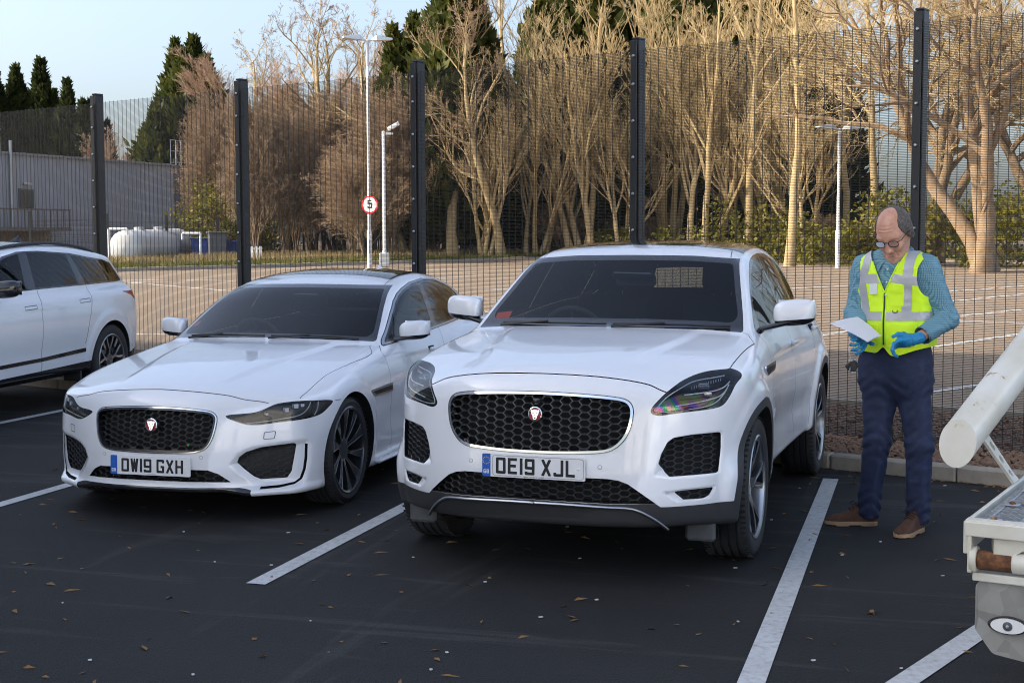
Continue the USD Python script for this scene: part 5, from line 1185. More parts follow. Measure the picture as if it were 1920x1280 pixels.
# loose stones of the gravel bed: real pebbles, one mesh
def pebbles():
    ico = trimesh.creation.icosphere(0, 1.0); V0, F0 = np.array(ico.vertices), np.array(ico.faces); out_v, out_f, n = [], [], 0
    r = np.random.default_rng(5)
    def lay(u0, u1, o0, o1, cnt, rad, zb):
        nonlocal n
        u, o = r.uniform(u0, u1, cnt), r.uniform(o0, o1, cnt); p = FENCE0 + u[:, None] * FDIR + o[:, None] * FNRM
        sc = rad * np.exp(r.normal(0, .32, cnt)); ax = sc[:, None] * r.uniform(.6, 1.25, (cnt, 3)); ax[:, 2] *= .72
        V = V0[None] * (1 + .16 * r.normal(size=(cnt, len(V0), 1))) * ax[:, None]
        an = r.uniform(0, 6.28, cnt); c, s = np.cos(an)[:, None], np.sin(an)[:, None]; tl = r.normal(0, .3, (cnt, 1))
        x, y, z = V[..., 0] * c - V[..., 1] * s, V[..., 0] * s + V[..., 1] * c, V[..., 2]; x, z = x * np.cos(tl) - z * np.sin(tl), x * np.sin(tl) + z * np.cos(tl)
        zc = zb + r.uniform(-.3, 1.0, cnt) * rad
        W = np.stack([x + p[:, :1], y + p[:, 1:], z + zc[:, None]], -1).reshape(-1, 3); out_v.append(W); out_f.append((F0[None] + np.arange(cnt)[:, None, None] * len(V0)).reshape(-1, 3) + n); n += len(W)
    lay(8.6, 13.4, KERB_OFF + .13, .6, 13000, .0135, .056); lay(8.6, 13.4, KERB_OFF + .14, .5, 1300, .021, .060); lay(8.6, 13.4, .6, FAR_KERB - .08, 5500, .017, .052)
    lay(-3, 8.6, KERB_OFF + .13, FAR_KERB - .08, 9000, .018, .052)
    return np.vstack(out_v), np.vstack(out_f)
tag(part(None, 'gravel_stones', pebbles(), 'pebble', smooth=True), 'brown and grey pebbles filling the strip under the mesh fence', 'gravel', kind='stuff')
# painted lines
def quad_line(a, b, w, z, tight=1):
    a, b = np.asarray(a, float)[:2], np.asarray(b, float)[:2]; d = (b - a) / np.linalg.norm(b - a); n = np.array([-d[1], d[0]]) * w / 2
    k = max(int(np.linalg.norm(b - a) / 2), 1); t = np.linspace(0, 1, k + 1)[:, None]; c = a + t * (b - a); L, R = c + n, c - n
    v = np.vstack([L, R]); zz = gz(v @ VIEW) + z; i = np.arange(k)
    return np.c_[v, zz], np.stack([i, i + k + 1, i + k + 2, i + 1], 1)
XA, BAY, LW = -.592, 2.463, .102
ends = [(4.55, 9.69), (5.97, 10.6), (6.7, 11.5), (7.6, 12.4), (8.5, 13.4)]
lab = ['white bay line right of the nearest car, running towards the man', 'white bay line between the two nearest white cars', 'white bay line left of the saloon with the low bonnet', 'white bay line in front of the large SUV on the far left', 'white bay line beside the large SUV']
for k, (y0, y1) in enumerate(ends):
    x = XA - k * BAY; part(None, 'bay_line', quad_line((x, y0), (x, y1), LW, .004), 'line_paint', label=lab[k], cat='road marking', group='painted bay lines')

part(None, 'angled_line', quad_line((-.62, 3.78), (.66, 7.15), LW, .0045), 'line_paint', label='white painted line running under the loading platform, bottom right', cat='road marking')
ST = lambda s, t: at(s, t)[:2]
far = [((13.0, 2.45), (16.6, 6.5)), ((19.6, 5.7), (23.4, 9.4)), ((20.6, 3.7), (24.3, 7.0)), ((24.6, 7.0), (28.3, 11.0)), ((25.2, 7.1), (23.1, 10.6)), ((28.4, 7.9), (33.6, 13.0)), ((32.6, 9.4), (37.2, 14.6)), ((34.4, 6.2), (38.6, 11.4)),
       ((40.9, -11.5), (40.1, -8.0)), ((39.9, -11.2), (38.0, -6.9)), ((39.5, -11.0), (34.3, -6.6)), ((22.6, -8.0), (22.3, -4.6)), ((46.9, -4.6), (46.4, .8)), ((44.2, -4.4), (43.3, .6)), ((41.4, -4.2), (39.8, .5)), ((31.9, -3.6), (30.8, .3)), ((36.4, -3.9), (35.1, .4)), ((27.6, -3.0), (26.9, .6)), ((48.2, 6.2), (49.3, 10.4))]
for k, (a, b) in enumerate(far):
    part(None, 'far_bay_line', quad_line(ST(*a), ST(*b), .11, .004), 'line_paint', label='worn white bay line in the sunlit car park behind the mesh fence', cat='road marking', group='bay lines in the car park behind the fence')
# leaf litter and crumbs on the yard
def litter():
    r = np.random.default_rng(11); V, F, n = [], [], 0
    for k in range(420):
        s, t = r.uniform(4.6, 13), r.uniform(-3.5, 3.6); p = VIEW * s + SIDE * t
        if (p - FENCE0) @ FNRM > KERB_OFF - .05: continue
        L, W = r.uniform(.010, .045), r.uniform(.004, .013); a = r.uniform(0, 6.28)
        q = np.array([(-L, 0, .002), (-L * .3, W, .004 + r.uniform(0, .008)), (L, 0, .003), (-L * .3, -W, .003)]) @ rotz(a).T + [p[0], p[1], .0015]; V.append(q); F.append(np.array([[0, 2, 1], [0, 3, 2]]) + n); n += 4
    for k in range(260):   # crumbs swept against the kerb
        p = fence_pt(r.uniform(8.5, 13), KERB_OFF - abs(r.normal(0, .05)), 0); L = r.uniform(.008, .03); a = r.uniform(0, 6.28)
        q = np.array([(-L, 0, .002), (0, L * .35, .006), (L, 0, .006), (0, -L * .35, .002)]) @ rotz(a).T + p + [0, 0, .003]; V.append(q); F.append(np.array([[0, 2, 1], [0, 3, 2]]) + n); n += 4
    return np.vstack(V), np.vstack(F)
mat('dry_leaf', {'g': ('geometry', {}), 'r': ('rgb_ramp', {'ramp': [(0, (.22, .12, .04)), (.45, (.34, .21, .09)), (.8, (.30, .25, .10)), (.95, (.5, .48, .42))]}), 'p': ('principled_bsdf', {'roughness': .8})}, [('g.random_per_island', 'r.fac'), ('r.color', 'p.base_color')])
tag(part(None, 'fallen_leaves', litter(), 'dry_leaf'), 'small dry leaves scattered over the dark asphalt', 'leaves', kind='stuff')
def chips():
    r = np.random.default_rng(4); sp = [(1447, 1108), (1440, 1090)]; V = []
    pts = r.uniform([4.8, -2.5], [11, 3.2], (60, 2)); c = np.array([[*(VIEW * s + SIDE * t), .006] for s, t in pts]); return boxes_many(c, np.c_[r.uniform(.006, .02, 60), r.uniform(.005, .012, 60), np.full(60, .004)], rotz(.7))
tag(part(None, 'stone_chips', chips(), 'line_paint'), 'small pale stone chips on the dark asphalt', 'stone chips', kind='stuff')

# ------------------------------------------------------------------ mesh security fence
plain('fence_black', (.012, .013, .014), rough=.45, var=.15, scale=8)
plain('wire_black', (.016, .014, .012), rough=.55)
plain('galvanised', (.42, .44, .46), rough=.38, metal=.85, var=.15, scale=20)
plain('bolt_steel', (.55, .55, .55), rough=.3, metal=1.0)
FN = thing('mesh_fence', 'tall black mesh security fence with dense horizontal wires behind the parked cars', 'fence')
TOPZ = 3.36
for i in range(-3, 8):
    p = fence_pt(i * 2.52)
    R = rotz(-.357)
    P_ = part(FN, 'post', moved(chamfer_box((.062, .11, TOPZ + .3), .006), p + [0, 0, (TOPZ - .3) / 2] + np.r_[FNRM * .075, 0] + np.r_[FDIR * .004, 0], R), 'fence_black')
    part(P_, 'clamp_bar', moved(chamfer_box((.064, .009, TOPZ - .02), .003), p + [0, 0, TOPZ / 2] - np.r_[FNRM * .012, 0], R), 'fence_black')
    part(P_, 'post_cap', moved(chamfer_box((.070, .118, .02), .006), p + [0, 0, TOPZ + .008] + np.r_[FNRM * .07, 0], R), 'fence_black')
    for z in [3.216] + [3.216 - .242 - .314 * k for k in range(10)]:
        if z < .06: continue
        n3 = np.r_[FNRM, 0]; part(P_, 'bolt', cat_meshes([tube([p + [0, 0, z] - n3 * .018, p + [0, 0, z] - n3 * .024, p + [0, 0, z] - n3 * .031], [.0155, .0145, .008], 10)]), 'bolt_steel', smooth=40)
def mesh_panel(i, z0, z1, pitch, wire, name='mesh_panel', sides_=4):
    zs = np.arange(z0, z1 + 1e-6, pitch); us = np.arange(.0, 2.515, .0762) + .01; u0, u1 = i * 2.52 + .002, (i + 1) * 2.52 - .002
    a, b = fence_pt(u0), fence_pt(u1); R = rotz(-.357)
    hc = np.array([(a + b) / 2 + [0, 0, z] for z in zs]); h = boxes_many(hc, (u1 - u0, wire * .9, wire * .9), None)
    # rotate every wire about its own centre
    v = h[0].reshape(-1, 8, 3) - hc[:, None]; v = v @ R.T + hc[:, None]
    vc = np.array([fence_pt(i * 2.52 + u, .0045, (z0 + z1) / 2) for u in us]); w = boxes_many(vc, (wire * 1.15, wire, z1 - z0 + .02)); v2 = w[0].reshape(-1, 8, 3) - vc[:, None]; v2 = v2 @ R.T + vc[:, None]
    return cat_meshes([(v.reshape(-1, 3), h[1]), (v2.reshape(-1, 3), w[1])])
for i in range(-3, 7):
    part(FN, 'mesh_panel', mesh_panel(i, .03, 3.26, .0127, .0038), 'wire_black', kind='stuff')

# ------------------------------------------------------------------ warehouse left of the yard: its shadow lies over the parked cars
plain('cladding_grey', (.34, .36, .39), rough=.5, var=.05, scale=2)
plain('cladding_dark', (.10, .105, .11), rough=.5, var=.08, scale=2)
plain('roof_grey', (.24, .25, .26), rough=.6)
plain('window_dark', (.02, .022, .025), rough=.06, spec=.8)
def clad(x0, x1, z0, z1, pitch=.32, depth=.035):
    """Trapezoidal sheet cladding in the (x, z) plane, ribs proud towards -y."""
    n = max(int((x1 - x0) / pitch), 1); xs = []; ds = []
    for k in range(n):
        a = x0 + (x1 - x0) * k / n; p = (x1 - x0) / n
        xs += [a, a + p * .55, a + p * .62, a + p * .93]; ds += [0, 0, -depth, -depth]
    xs.append(x1); ds.append(0); xs, ds = np.array(xs), np.array(ds); m = len(xs); i = np.arange(m - 1)
    v = np.vstack([np.c_[xs, ds, np.full(m, z0)], np.c_[xs, ds, np.full(m, z1)]]); return v, np.stack([i, i + 1, i + 1 + m, i + m], 1)
def wall_panels(parent, a, b, z0, z1, matl, width=6.0, name='wall_panel', pitch=.32):
    a, b = np.asarray(a, float)[:2], np.asarray(b, float)[:2]; L = np.linalg.norm(b - a); d = (b - a) / L; R = np.array([[d[0], -d[1], 0], [d[1], d[0], 0], [0, 0, 1.0]]); n = max(int(round(L / width)), 1)
    for k in range(n): part(parent, name, moved(clad(L * k / n + .006, L * (k + 1) / n - .006, z0, z1, pitch), (a[0], a[1], 0), R), matl)
WH = thing('warehouse', 'tall grey warehouse standing left of the yard, out of the picture', 'building')
c0 = np.array([-14.2, 11.75]); c1 = c0 + [0, -19]; c2 = c0 + [-14, 0]; HW = 14.0
wall_panels(WH, c1, c0, .6, HW, 'cladding_grey', 7.25); wall_panels(WH, c0, c2, .6, HW, 'cladding_grey', 6.5)
part(WH, 'plinth', bbox(c2[0], c0[0] - .02, c1[1], c0[1] - .02, -.2, .62), 'kerb_concrete'); part(WH, 'roof', bbox(c2[0], c0[0] + .15, c1[1], c0[1] + .15, HW, HW + .35), 'roof_grey'); part(WH, 'inner_wall', bbox(c2[0], c0[0] - .08, c1[1], c0[1] - .08, .62, HW), 'roof_grey')
for k in range(1):
    dr = part(WH, 'loading_door', bbox(c0[0] + .0, c0[0] + .07, -2.5, 2.5, .0, 4.6), 'cladding_dark')
# added out of view: pale apron and cream shed, bouncing sunlight onto the cars
plain('apron_concrete', (.46, .44, .40), rough=.85, var=.08, scale=.7, bump=.15)
plain('cladding_cream', (.72, .70, .64), rough=.5, var=.03, scale=2)
sheet([(-60, -2.5), (60, -2.5), (60, -90), (-60, -90)], .006, 'concrete_apron', 'apron_concrete')  # unseen pale ground, added behind the viewer to throw sunlight back
CS = thing('distribution_shed', 'long cream shed added outside the picture on the right to bounce sunlight', 'building')  # unseen shed, added as a sunlit reflector for the car fronts
s0, s1 = np.array([24.0, -4.0]), np.array([24.0, -64.0])
wall_panels(CS, s1 + [0, 0], s0, 1.2, 10.0, 'cladding_cream', 7.5) if False else wall_panels(CS, s0, s1, 1.2, 10.0, 'cladding_cream', 7.5)
part(CS, 'plinth', bbox(24.06, 60, -64, -4, 0, 1.2), 'kerb_concrete'); part(CS, 'roof', bbox(23.9, 60, -64.1, -3.9, 10.0, 10.4), 'roof_grey'); part(CS, 'inner_wall', bbox(24.1, 60, -64, -4, 1.2, 10), 'roof_grey')
for k in range(3): part(CS, 'loading_door', bbox(23.9, 24.0, -16 - 16 * k, -12 - 16 * k, .0, 4.6), 'cladding_dark')

# ------------------------------------------------------------------ trees and undergrowth beyond the car park
def bark(name, c1, c2):
    mat(name, {'o': ('object_info', {}), 'tc': ('texture_coordinate', {}), 'n': ('noise_texture', {'scale': 3.0, 'detail': 5.0, 'roughness': .65}), 'r': ('rgb_ramp', {'ramp': [(.3, c1), (.7, c2)]}), 'v': ('map_range', {'from_min': 0, 'from_max': 1, 'to_min': .8, 'to_max': 1.2}), 'h': ('hsv', {'saturation': 1.0}), 'p': ('principled_bsdf', {'roughness': .85, 'specular_ior_level': .2})},
        [('tc.object', 'n.vector'), ('n.fac', 'r.fac'), ('o.random', 'v.value'), ('v.result', 'h.value'), ('r.color', 'h.color'), ('h.color', 'p.base_color')])
bark('bark_tan', (.28, .20, .095), (.44, .34, .185)); bark('bark_brown', (.19, .13, .075), (.32, .23, .145)); bark('twig_tan', (.33, .245, .12), (.46, .36, .195)); bark('twig_brown', (.25, .165, .10), (.36, .26, .16)); bark('twig_red', (.30, .19, .13), (.42, .28, .20))
def leaf(name, c1, c2, c3, tr=.25):
    mat(name, {'g': ('geometry', {}), 'tc': ('texture_coordinate', {}), 'n': ('noise_texture', {'scale': 1.1, 'detail': 3.0}), 'r': ('rgb_ramp', {'ramp': [(.25, c1), (.5, c2), (.8, c3)]}), 'w': ('map_range', {'from_min': 0, 'from_max': 1, 'to_min': .6, 'to_max': 1.35}), 'h': ('hsv', {}), 'd': ('principled_bsdf', {'roughness': .65, 'specular_ior_level': .25}), 't': ('translucent_bsdf', {}), 'm': ('mix_closure', {'fac': tr})},
        [('tc.object', 'n.vector'), ('n.fac', 'r.fac'), ('g.random_per_island', 'w.value'), ('w.result', 'h.value'), ('r.color', 'h.color'), ('h.color', 'd.base_color'), ('h.color', 't.color'), ('d.BSDF', 'm.closure1'), ('t.BSDF', 'm.closure2')], surface='m.closure')
leaf('conifer_green', (.040, .058, .012), (.085, .100, .018), (.19, .175, .032)); leaf('conifer_dark', (.026, .040, .014), (.055, .072, .018), (.12, .125, .03)); leaf('ivy_leaf', (.08, .10, .015), (.22, .20, .03), (.40, .32, .06)); leaf('dry_grass', (.28, .20, .085), (.42, .32, .15), (.52, .42, .22), .3); leaf('green_grass', (.10, .125, .022), (.20, .20, .045), (.36, .30, .10), .3)
def poly_tubes(P, Rd, sides_):
    """P (n,k,3), Rd (n,k): n tubes at once."""
    n, k, _ = P.shape; T = np.gradient(P, axis=1); T /= np.linalg.norm(T, axis=2, keepdims=True) + 1e-9
    ref = np.where(np.abs(T[..., 2:]) < .9, [0, 0, 1.0], [1.0, 0, 0]); A = np.cross(T, ref); A /= np.linalg.norm(A, axis=2, keepdims=True) + 1e-9; B = np.cross(T, A)
    an = np.arange(sides_) * 2 * np.pi / sides_
    V = P[:, :, None] + Rd[:, :, None, None] * (np.cos(an)[:, None] * A[:, :, None] + np.sin(an)[:, None] * B[:, :, None])
    i, j = np.meshgrid(np.arange(k - 1), np.arange(sides_), indexing='ij'); j2 = (j + 1) % sides_
    q = np.stack([i * sides_ + j, i * sides_ + j2, (i + 1) * sides_ + j2, (i + 1) * sides_ + j], -1).reshape(-1, 4)
    F = (q[None] + (np.arange(n) * k * sides_)[:, None, None]).reshape(-1, 4)
    return V.reshape(-1, 3), F
def limbs(r, base, dirs, L, k, wob, up):
    """n wandering polylines: base (n,3), dirs (n,3), L (n,)."""
    n = len(base); P = np.zeros((n, k, 3)); P[:, 0] = base; d = dirs.copy()
    for i in range(1, k):
        d = d + r.normal(0, wob, (n, 3)); d[:, 2] += up; d /= np.linalg.norm(d, axis=1, keepdims=True); P[:, i] = P[:, i - 1] + d * (L / (k - 1))[:, None]
    return P
def bare_tree(seed, H, levels, trunk_r, spread=.9, upb=.06, wob=.10, stems=1, min_frac=.25, k0=10, lean=0.1):
    """levels: list of (children per parent, length ratio, angle, radius ratio, points, sides). Returns [mesh per level]."""
    r = np.random.default_rng(seed)
    base = np.c_[r.normal(0, .15 * (stems > 1), (stems, 2)) * trunk_r * 6, np.zeros(stems)]; az = r.uniform(0, 6.28, stems); tilt = r.uniform(.05, .30, stems) * (stems > 1) + abs(r.normal(0, lean, stems))
    d = np.c_[np.cos(az) * np.sin(tilt), np.sin(az) * np.sin(tilt), np.cos(tilt)]
    L = H * r.uniform(.8, 1.0, stems) * (.92 if stems > 1 else 1); P = limbs(r, base, d, L, k0, wob * .5, upb); Rd = trunk_r * (stems ** -.35) * np.linspace(1, .16, k0)[None] ** .9 * np.ones((stems, 1)); Rd[:, 0] *= 1.35
    out = [poly_tubes(P, Rd, 8)]; Ls = L
    for (nc, lr, ang, rr, k, sd) in levels:
        n = len(P); idx = np.repeat(np.arange(n), nc); t = r.uniform(min_frac, 1.0, len(idx)) ** .85; kk = P.shape[1] - 1; f = t * kk; i0 = np.minimum(f.astype(int), kk - 1); w = (f - i0)[:, None]
        b = P[idx, i0] * (1 - w) + P[idx, i0 + 1] * w; tg = P[idx, i0 + 1] - P[idx, i0]; tg /= np.linalg.norm(tg, axis=1, keepdims=True) + 1e-9
        q = r.normal(size=(len(idx), 3)); q -= tg * (q * tg).sum(1, keepdims=True); q /= np.linalg.norm(q, axis=1, keepdims=True)
        a = r.normal(ang, .18, len(idx))[:, None]; d = tg * np.cos(a) + q * np.sin(a) * spread + [0, 0, .12]
        d /= np.linalg.norm(d, axis=1, keepdims=True)
        Lc = Ls[idx] * lr * (1.15 - .75 * t) * r.uniform(.65, 1.25, len(idx)); rp = Rd[idx, i0] * (1 - w[:, 0]) + Rd[idx, i0 + 1] * w[:, 0]
        r0 = np.minimum(rp * rr, Lc * .03); P = limbs(r, b, d, Lc, k, wob, upb); Rd = r0[:, None] * np.linspace(1, .3, k)[None]; Ls = Lc; min_frac = .12; out.append(poly_tubes(P, np.maximum(Rd, .0045), sd))
    return out
def tree_thing(name, loc, meshes, mats, label, cat='tree', group=None, rot=0):
    t = thing(name, label, cat, loc, rot, group)
    part(t, 'trunk', meshes[0], mats[0], smooth=True)
    if len(meshes) > 1: part(t, 'branches', cat_meshes(meshes[1:3]), mats[0], smooth=False)
    if len(meshes) > 3: part(t, 'crown', cat_meshes(meshes[3:]), mats[1], kind='stuff')
    return t
def conifer(seed, H, R, n=9000, leaders=5, spray=(.55, .17), ragged=.28, bottom=.06, shape=.9):
    """A dense evergreen: several leaders, each clothed in upswept feathery sprays."""
    r = np.random.default_rng(seed); az = r.uniform(0, 6.28, leaders); rad = R * r.uniform(.25, .68, leaders); rad[0] = 0; hs = H * r.uniform(.66, .99, leaders); hs[0] = H; wd = R * r.uniform(.34, .55, leaders); wd[0] = R * .58
    li = r.choice(leaders, n, p=(wd * hs) / (wd * hs).sum()); u = r.uniform(0, 1, n) ** .8; z = H * bottom + u * (hs[li] - H * bottom); prof = (np.sin(np.pi * np.clip(u * .9 + .1, 0, 1)) ** .6 * (1 - u ** 3 * shape))
    a = r.uniform(0, 6.28, n); lump = 1 + ragged * np.sin(a * 3 + z * 1.1 + li * 2) * .6 + ragged * (meshkit.noise(np.c_[np.cos(a) * 2 + li * 7, np.sin(a) * 2, z * .55], seed) - .5) * 1.6
    rr = wd[li] * prof * lump * (r.uniform(0, 1, n) ** .28) * (1 + .35 * (r.uniform(0, 1, n) > .93))
    c = np.c_[rad[li] * np.cos(az[li]) + rr * np.cos(a), rad[li] * np.sin(az[li]) + rr * np.sin(a), z]
    out = np.c_[np.cos(a), np.sin(a), np.zeros(n)]; d = out * r.uniform(.3, .9, n)[:, None] + [0, 0, 1] * r.uniform(.35, 1.1, n)[:, None] + r.normal(0, .25, (n, 3)); d /= np.linalg.norm(d, axis=1, keepdims=True)
    s = np.cross(d, out + r.normal(0, .6, (n, 3))); s /= np.linalg.norm(s, axis=1, keepdims=True) + 1e-9; Ls = spray[0] * r.uniform(.6, 1.4, n) * (1 - .35 * u); W = spray[1] * r.uniform(.6, 1.3, n)
    e = np.cross(s, d)
    b = c - d * (Ls * .4)[:, None]; tip = c + d * (Ls * .9)[:, None] + e * (Ls * .12)[:, None] + [0, 0, 1] * (Ls * .18)[:, None]; m1 = c + s * W[:, None] + e * (W * .25)[:, None]; m2 = c - s * W[:, None] + e * (W * .25)[:, None]
    q1 = c + s * (W * .9)[:, None] + d * (Ls * .30)[:, None]; q2 = c - s * (W * .9)[:, None] + d * (Ls * .30)[:, None]
    V = np.stack([b, m1, c + d * (Ls * .12)[:, None], m2, q1, tip, q2], 1).reshape(-1, 3)
    F = (np.array([[0, 1, 2], [0, 2, 3], [1, 4, 2], [2, 6, 3], [2, 4, 5], [2, 5, 6]])[None] + 7 * np.arange(n)[:, None, None]).reshape(-1, 3)
    tr = tube([(0, 0, 0), (0, 0, H * .5), (0, 0, H * .9)], [R * .09, R * .06, .02], 7)
    return tr, (V, F)
def conifer_thing(name, loc, H, R, seed, label, m='conifer_green', group=None, rot=0, **kw):
    tr, fo = conifer(seed, H, R, **kw); t = thing(name, label, 'evergreen tree', loc, rot, group); part(t, 'trunk', tr, 'bark_brown', smooth=True); part(t, 'crown', fo, m, kind='stuff'); return t
def leaf_cloud(seed, n, box_, size, lumps=14, flat=1.0):
    """Loose leaves gathered in lumps inside a box (centre, half size)."""
    r = np.random.default_rng(seed); c, h = np.asarray(box_[0], float), np.asarray(box_[1], float); L = r.uniform(-1, 1, (lumps, 3)) * h; li = r.integers(0, lumps, n); p = L[li] + r.normal(0, .32, (n, 3)) * h.min() * [1, 1, flat]
    p[:, 2] = np.clip(p[:, 2], -h[2], None); d = r.normal(size=(n, 3)); d /= np.linalg.norm(d, axis=1, keepdims=True); s = np.cross(d, r.normal(size=(n, 3))); s /= np.linalg.norm(s, axis=1, keepdims=True) + 1e-9; k = size * r.uniform(.5, 1.4, n)[:, None]
    V = np.stack([c + p - d * k, c + p + s * k * .6, c + p + d * k, c + p - s * k * .6], 1).reshape(-1, 3); return V, (np.array([[0, 1, 2], [0, 2, 3]])[None] + 4 * np.arange(n)[:, None, None]).reshape(-1, 3)
# --- prototypes and their copies
hornbeam = bare_tree(3, 11.5, [(12, .62, .55, .62, 8, 5), (8, .48, .55, .55, 6, 4), (6, .42, .6, .6, 4, 3), (6, .45, .6, .7, 3, 3)], .26, spread=.8, upb=.05, wob=.09, stems=4, min_frac=.12)
maple = bare_tree(8, 12.0, [(13, .50, .85, .55, 8, 5), (8, .50, .7, .55, 6, 4), (8, .45, .7, .6, 4, 3), (6, .5, .7, .7, 3, 3)], .24, spread=1.0, upb=.035, wob=.13, min_frac=.22)
ash = bare_tree(21, 13.0, [(12, .46, .70, .5, 8, 5), (8, .46, .6, .55, 6, 4), (7, .45, .65, .6, 4, 3), (5, .5, .7, .7, 3, 3)], .17, spread=.9, upb=.05, wob=.10, min_frac=.35)
birch = bare_tree(33, 12.0, [(26, .40, .60, .45, 7, 4), (12, .5, .6, .6, 5, 3), (16, .5, .6, .7, 4, 3)], .085, spread=.85, upb=.02, wob=.12, min_frac=.2)
oak = bare_tree(45, 10.5, [(8, .85, .85, .66, 10, 6), (7, .60, .8, .58, 8, 5), (8, .45, .8, .55, 5, 3), (7, .5, .8, .65, 4, 3), (4, .5, .8, .7, 3, 3)], .42, spread=1.1, upb=.03, wob=.22, min_frac=.30, stems=3)
bush = bare_tree(57, 4.6, [(16, .55, .6, .6, 6, 4), (12, .5, .7, .6, 4, 3), (9, .5, .7, .7, 3, 3)], .07, spread=1.0, upb=.01, wob=.16, stems=9, min_frac=.1)
def px(xp, s):
    """t for a photo column at distance s (used to set trees out along the verge)."""
    return s * math.tan(math.atan((xp - 960) / 2614.07)) * 1.0
def plant(proto, spots, grp):
    for (s, t, rot, sc, lab) in spots: copy_of(proto, at(s, t), rot, sc, label=lab, group=grp)
T1 = tree_thing('bare_tree', at(58, px(1095, 58)), hornbeam, ('bark_tan', 'twig_tan'), 'many-stemmed bare tree with upswept pale branches above the roof of the nearest car', group='bare trees behind the car park')
plant(T1, [(60, px(1245, 60), 2.1, 1.06, 'broad many-stemmed bare tree right of the centre lamp post'), (56, px(1330, 56), 4.0, .95, 'pale many-stemmed bare tree in front of the big dark evergreen'), (61, px(1440, 61), .4, 1.0, 'many-stemmed bare tree right of the small lamp post with the round sign'), (57, px(905, 57), 2.9, .62, 'low many-stemmed bare tree before the palisade, right of the third fence post'), (58, px(1010, 58), 3.9, .70, 'low many-stemmed bare tree above the windscreen mirror of the nearest car'), (57, px(1180, 57), 5.0, .66, 'low many-stemmed bare tree at the fourth fence post'), (57, px(1400, 57), .8, .72, 'low many-stemmed bare tree above the rear of the nearest car'), (54, px(1500, 54), 1.7, .62, 'low many-stemmed bare tree left of the short lamp post'), (60, px(800, 60), 4.4, .74, 'low many-stemmed bare tree beneath the centre conifer')], 'bare trees behind the car park')
T2 = tree_thing('bare_tree', at(57, px(850, 57)), maple, ('bark_tan', 'twig_brown'), 'single-stemmed bare tree with a forked pale trunk right of the third fence post', group='bare trees behind the car park')
plant(T2, [(60, px(760, 60), 1.4, .90, 'spreading bare tree behind the camera post'), (66, px(640, 66), 3.0, .98, 'spreading bare tree left of the tall double lamp post'), (64, px(535, 64), 5.0, .95, 'spreading bare tree right of the second fence post'), (70, px(470, 70), .2, .95, 'spreading bare tree right of the small left conifers'), (57, px(940, 57), 2.5, .85, 'slim spreading bare tree left of the silver palisade fence'), (62, px(1540, 62), 3.7, .96, 'spreading bare tree left of the man, behind the short lamp post')], 'bare trees behind the car park')
T3 = tree_thing('bare_tree', at(52, px(1640, 52)), ash, ('bark_tan', 'twig_tan'), 'tall slim bare tree against the sky above the head of the man', group='bare trees behind the car park')
plant(T3, [(66, px(955, 66), 1.0, 1.06, 'tall slim bare tree against the sky right of the centre conifer'), (70, px(1005, 70), 2.6, 1.0, 'tall thin bare tree beside the big dark evergreen'), (55, px(1400, 55), 3.2, 1.05, 'tall slim bare tree in front of the right side of the big evergreen'), (58, px(1590, 58), 5.5, .95, 'slim bare tree with sky behind it left of the fifth fence post'), (72, px(1180, 72), .7, 1.1, 'tall bare tree rising before the top of the big evergreen'), (49, px(1480, 49), 1.8, .95, 'slim pale bare tree left of the short lamp post')], 'bare trees behind the car park')
T4 = tree_thing('birch_tree', at(72, px(700, 72)), birch, ('bark_tan', 'twig_red'), 'reddish birch with fine hazy twigs behind the tall double lamp post', group='birches behind the car park')
plant(T4, [(74, px(735, 74), 1.0, 1.02, 'tall thin birch right of the lamp head'), (70, px(610, 70), 2.2, .92, 'reddish birch left of the lamp head'), (75, px(560, 75), 3.1, .96, 'hazy birch rising above the second mesh panel'), (72, px(500, 72), 4.4, .94, 'hazy birch right of the dark left conifers'), (68, px(580, 68), 5.5, .80, 'low reddish birch in front of the taller ones'), (67, px(660, 67), .3, .85, 'low reddish birch beside the lamp column'), (78, px(440, 78), .9, .80, 'small birch beside the left conifers'), (69, px(780, 69), 2.0, .86, 'low birch beneath the centre conifer'), (82, px(200, 82), 2.8, .66, 'thin pale birch seen through the gap between the left conifers'), (84, px(235, 84), 3.8, .62, 'thin pale birch above the grey shed')], 'birches behind the car park')
T5 = tree_thing('oak_tree', at(44, px(1850, 44)), oak, ('bark_brown', 'twig_tan'), 'gnarled bare oak with thick bent limbs at the right edge', group='bare oaks on the right')
plant(T5, [(52, px(1740, 52), 2.0, .95, 'gnarled bare oak behind the fifth fence post'), (56, px(1960, 56), 4.0, 1.1, 'gnarled bare oak half outside the right edge')], 'bare oaks on the right')
conifer_thing('conifer', at(60, px(842, 60)), 12.3, 3.5, 5, 'dark green conifer with a ragged top in the centre, left of the bare gap', n=11000, leaders=7, shape=.75, group='evergreens', spray=(.6, .18))
conifer_thing('conifer', at(66, px(1110, 66)), 15.5, 4.6, 6, 'left part of the big dark evergreen above the nearest car', n=13000, leaders=6, shape=.5, group='evergreens', spray=(.65, .20))
conifer_thing('conifer', at(67, px(1270, 67)), 16.5, 5.2, 7, 'middle of the big dark evergreen, its top out of the picture', n=14000, leaders=6, shape=.5, group='evergreens', spray=(.65, .20))
conifer_thing('conifer', at(66, px(1420, 66)), 16.0, 4.7, 8, 'right part of the big dark evergreen, ending left of the man', n=13000, leaders=6, shape=.55, group='evergreens', spray=(.65, .20))
conifer_thing('conifer', at(64, px(1000, 64)), 6.5, 4.0, 14, 'low dark evergreen behind the bare trunks left of the centre lamp post', m='conifer_dark', n=7000, leaders=5, shape=.6, group='evergreens')
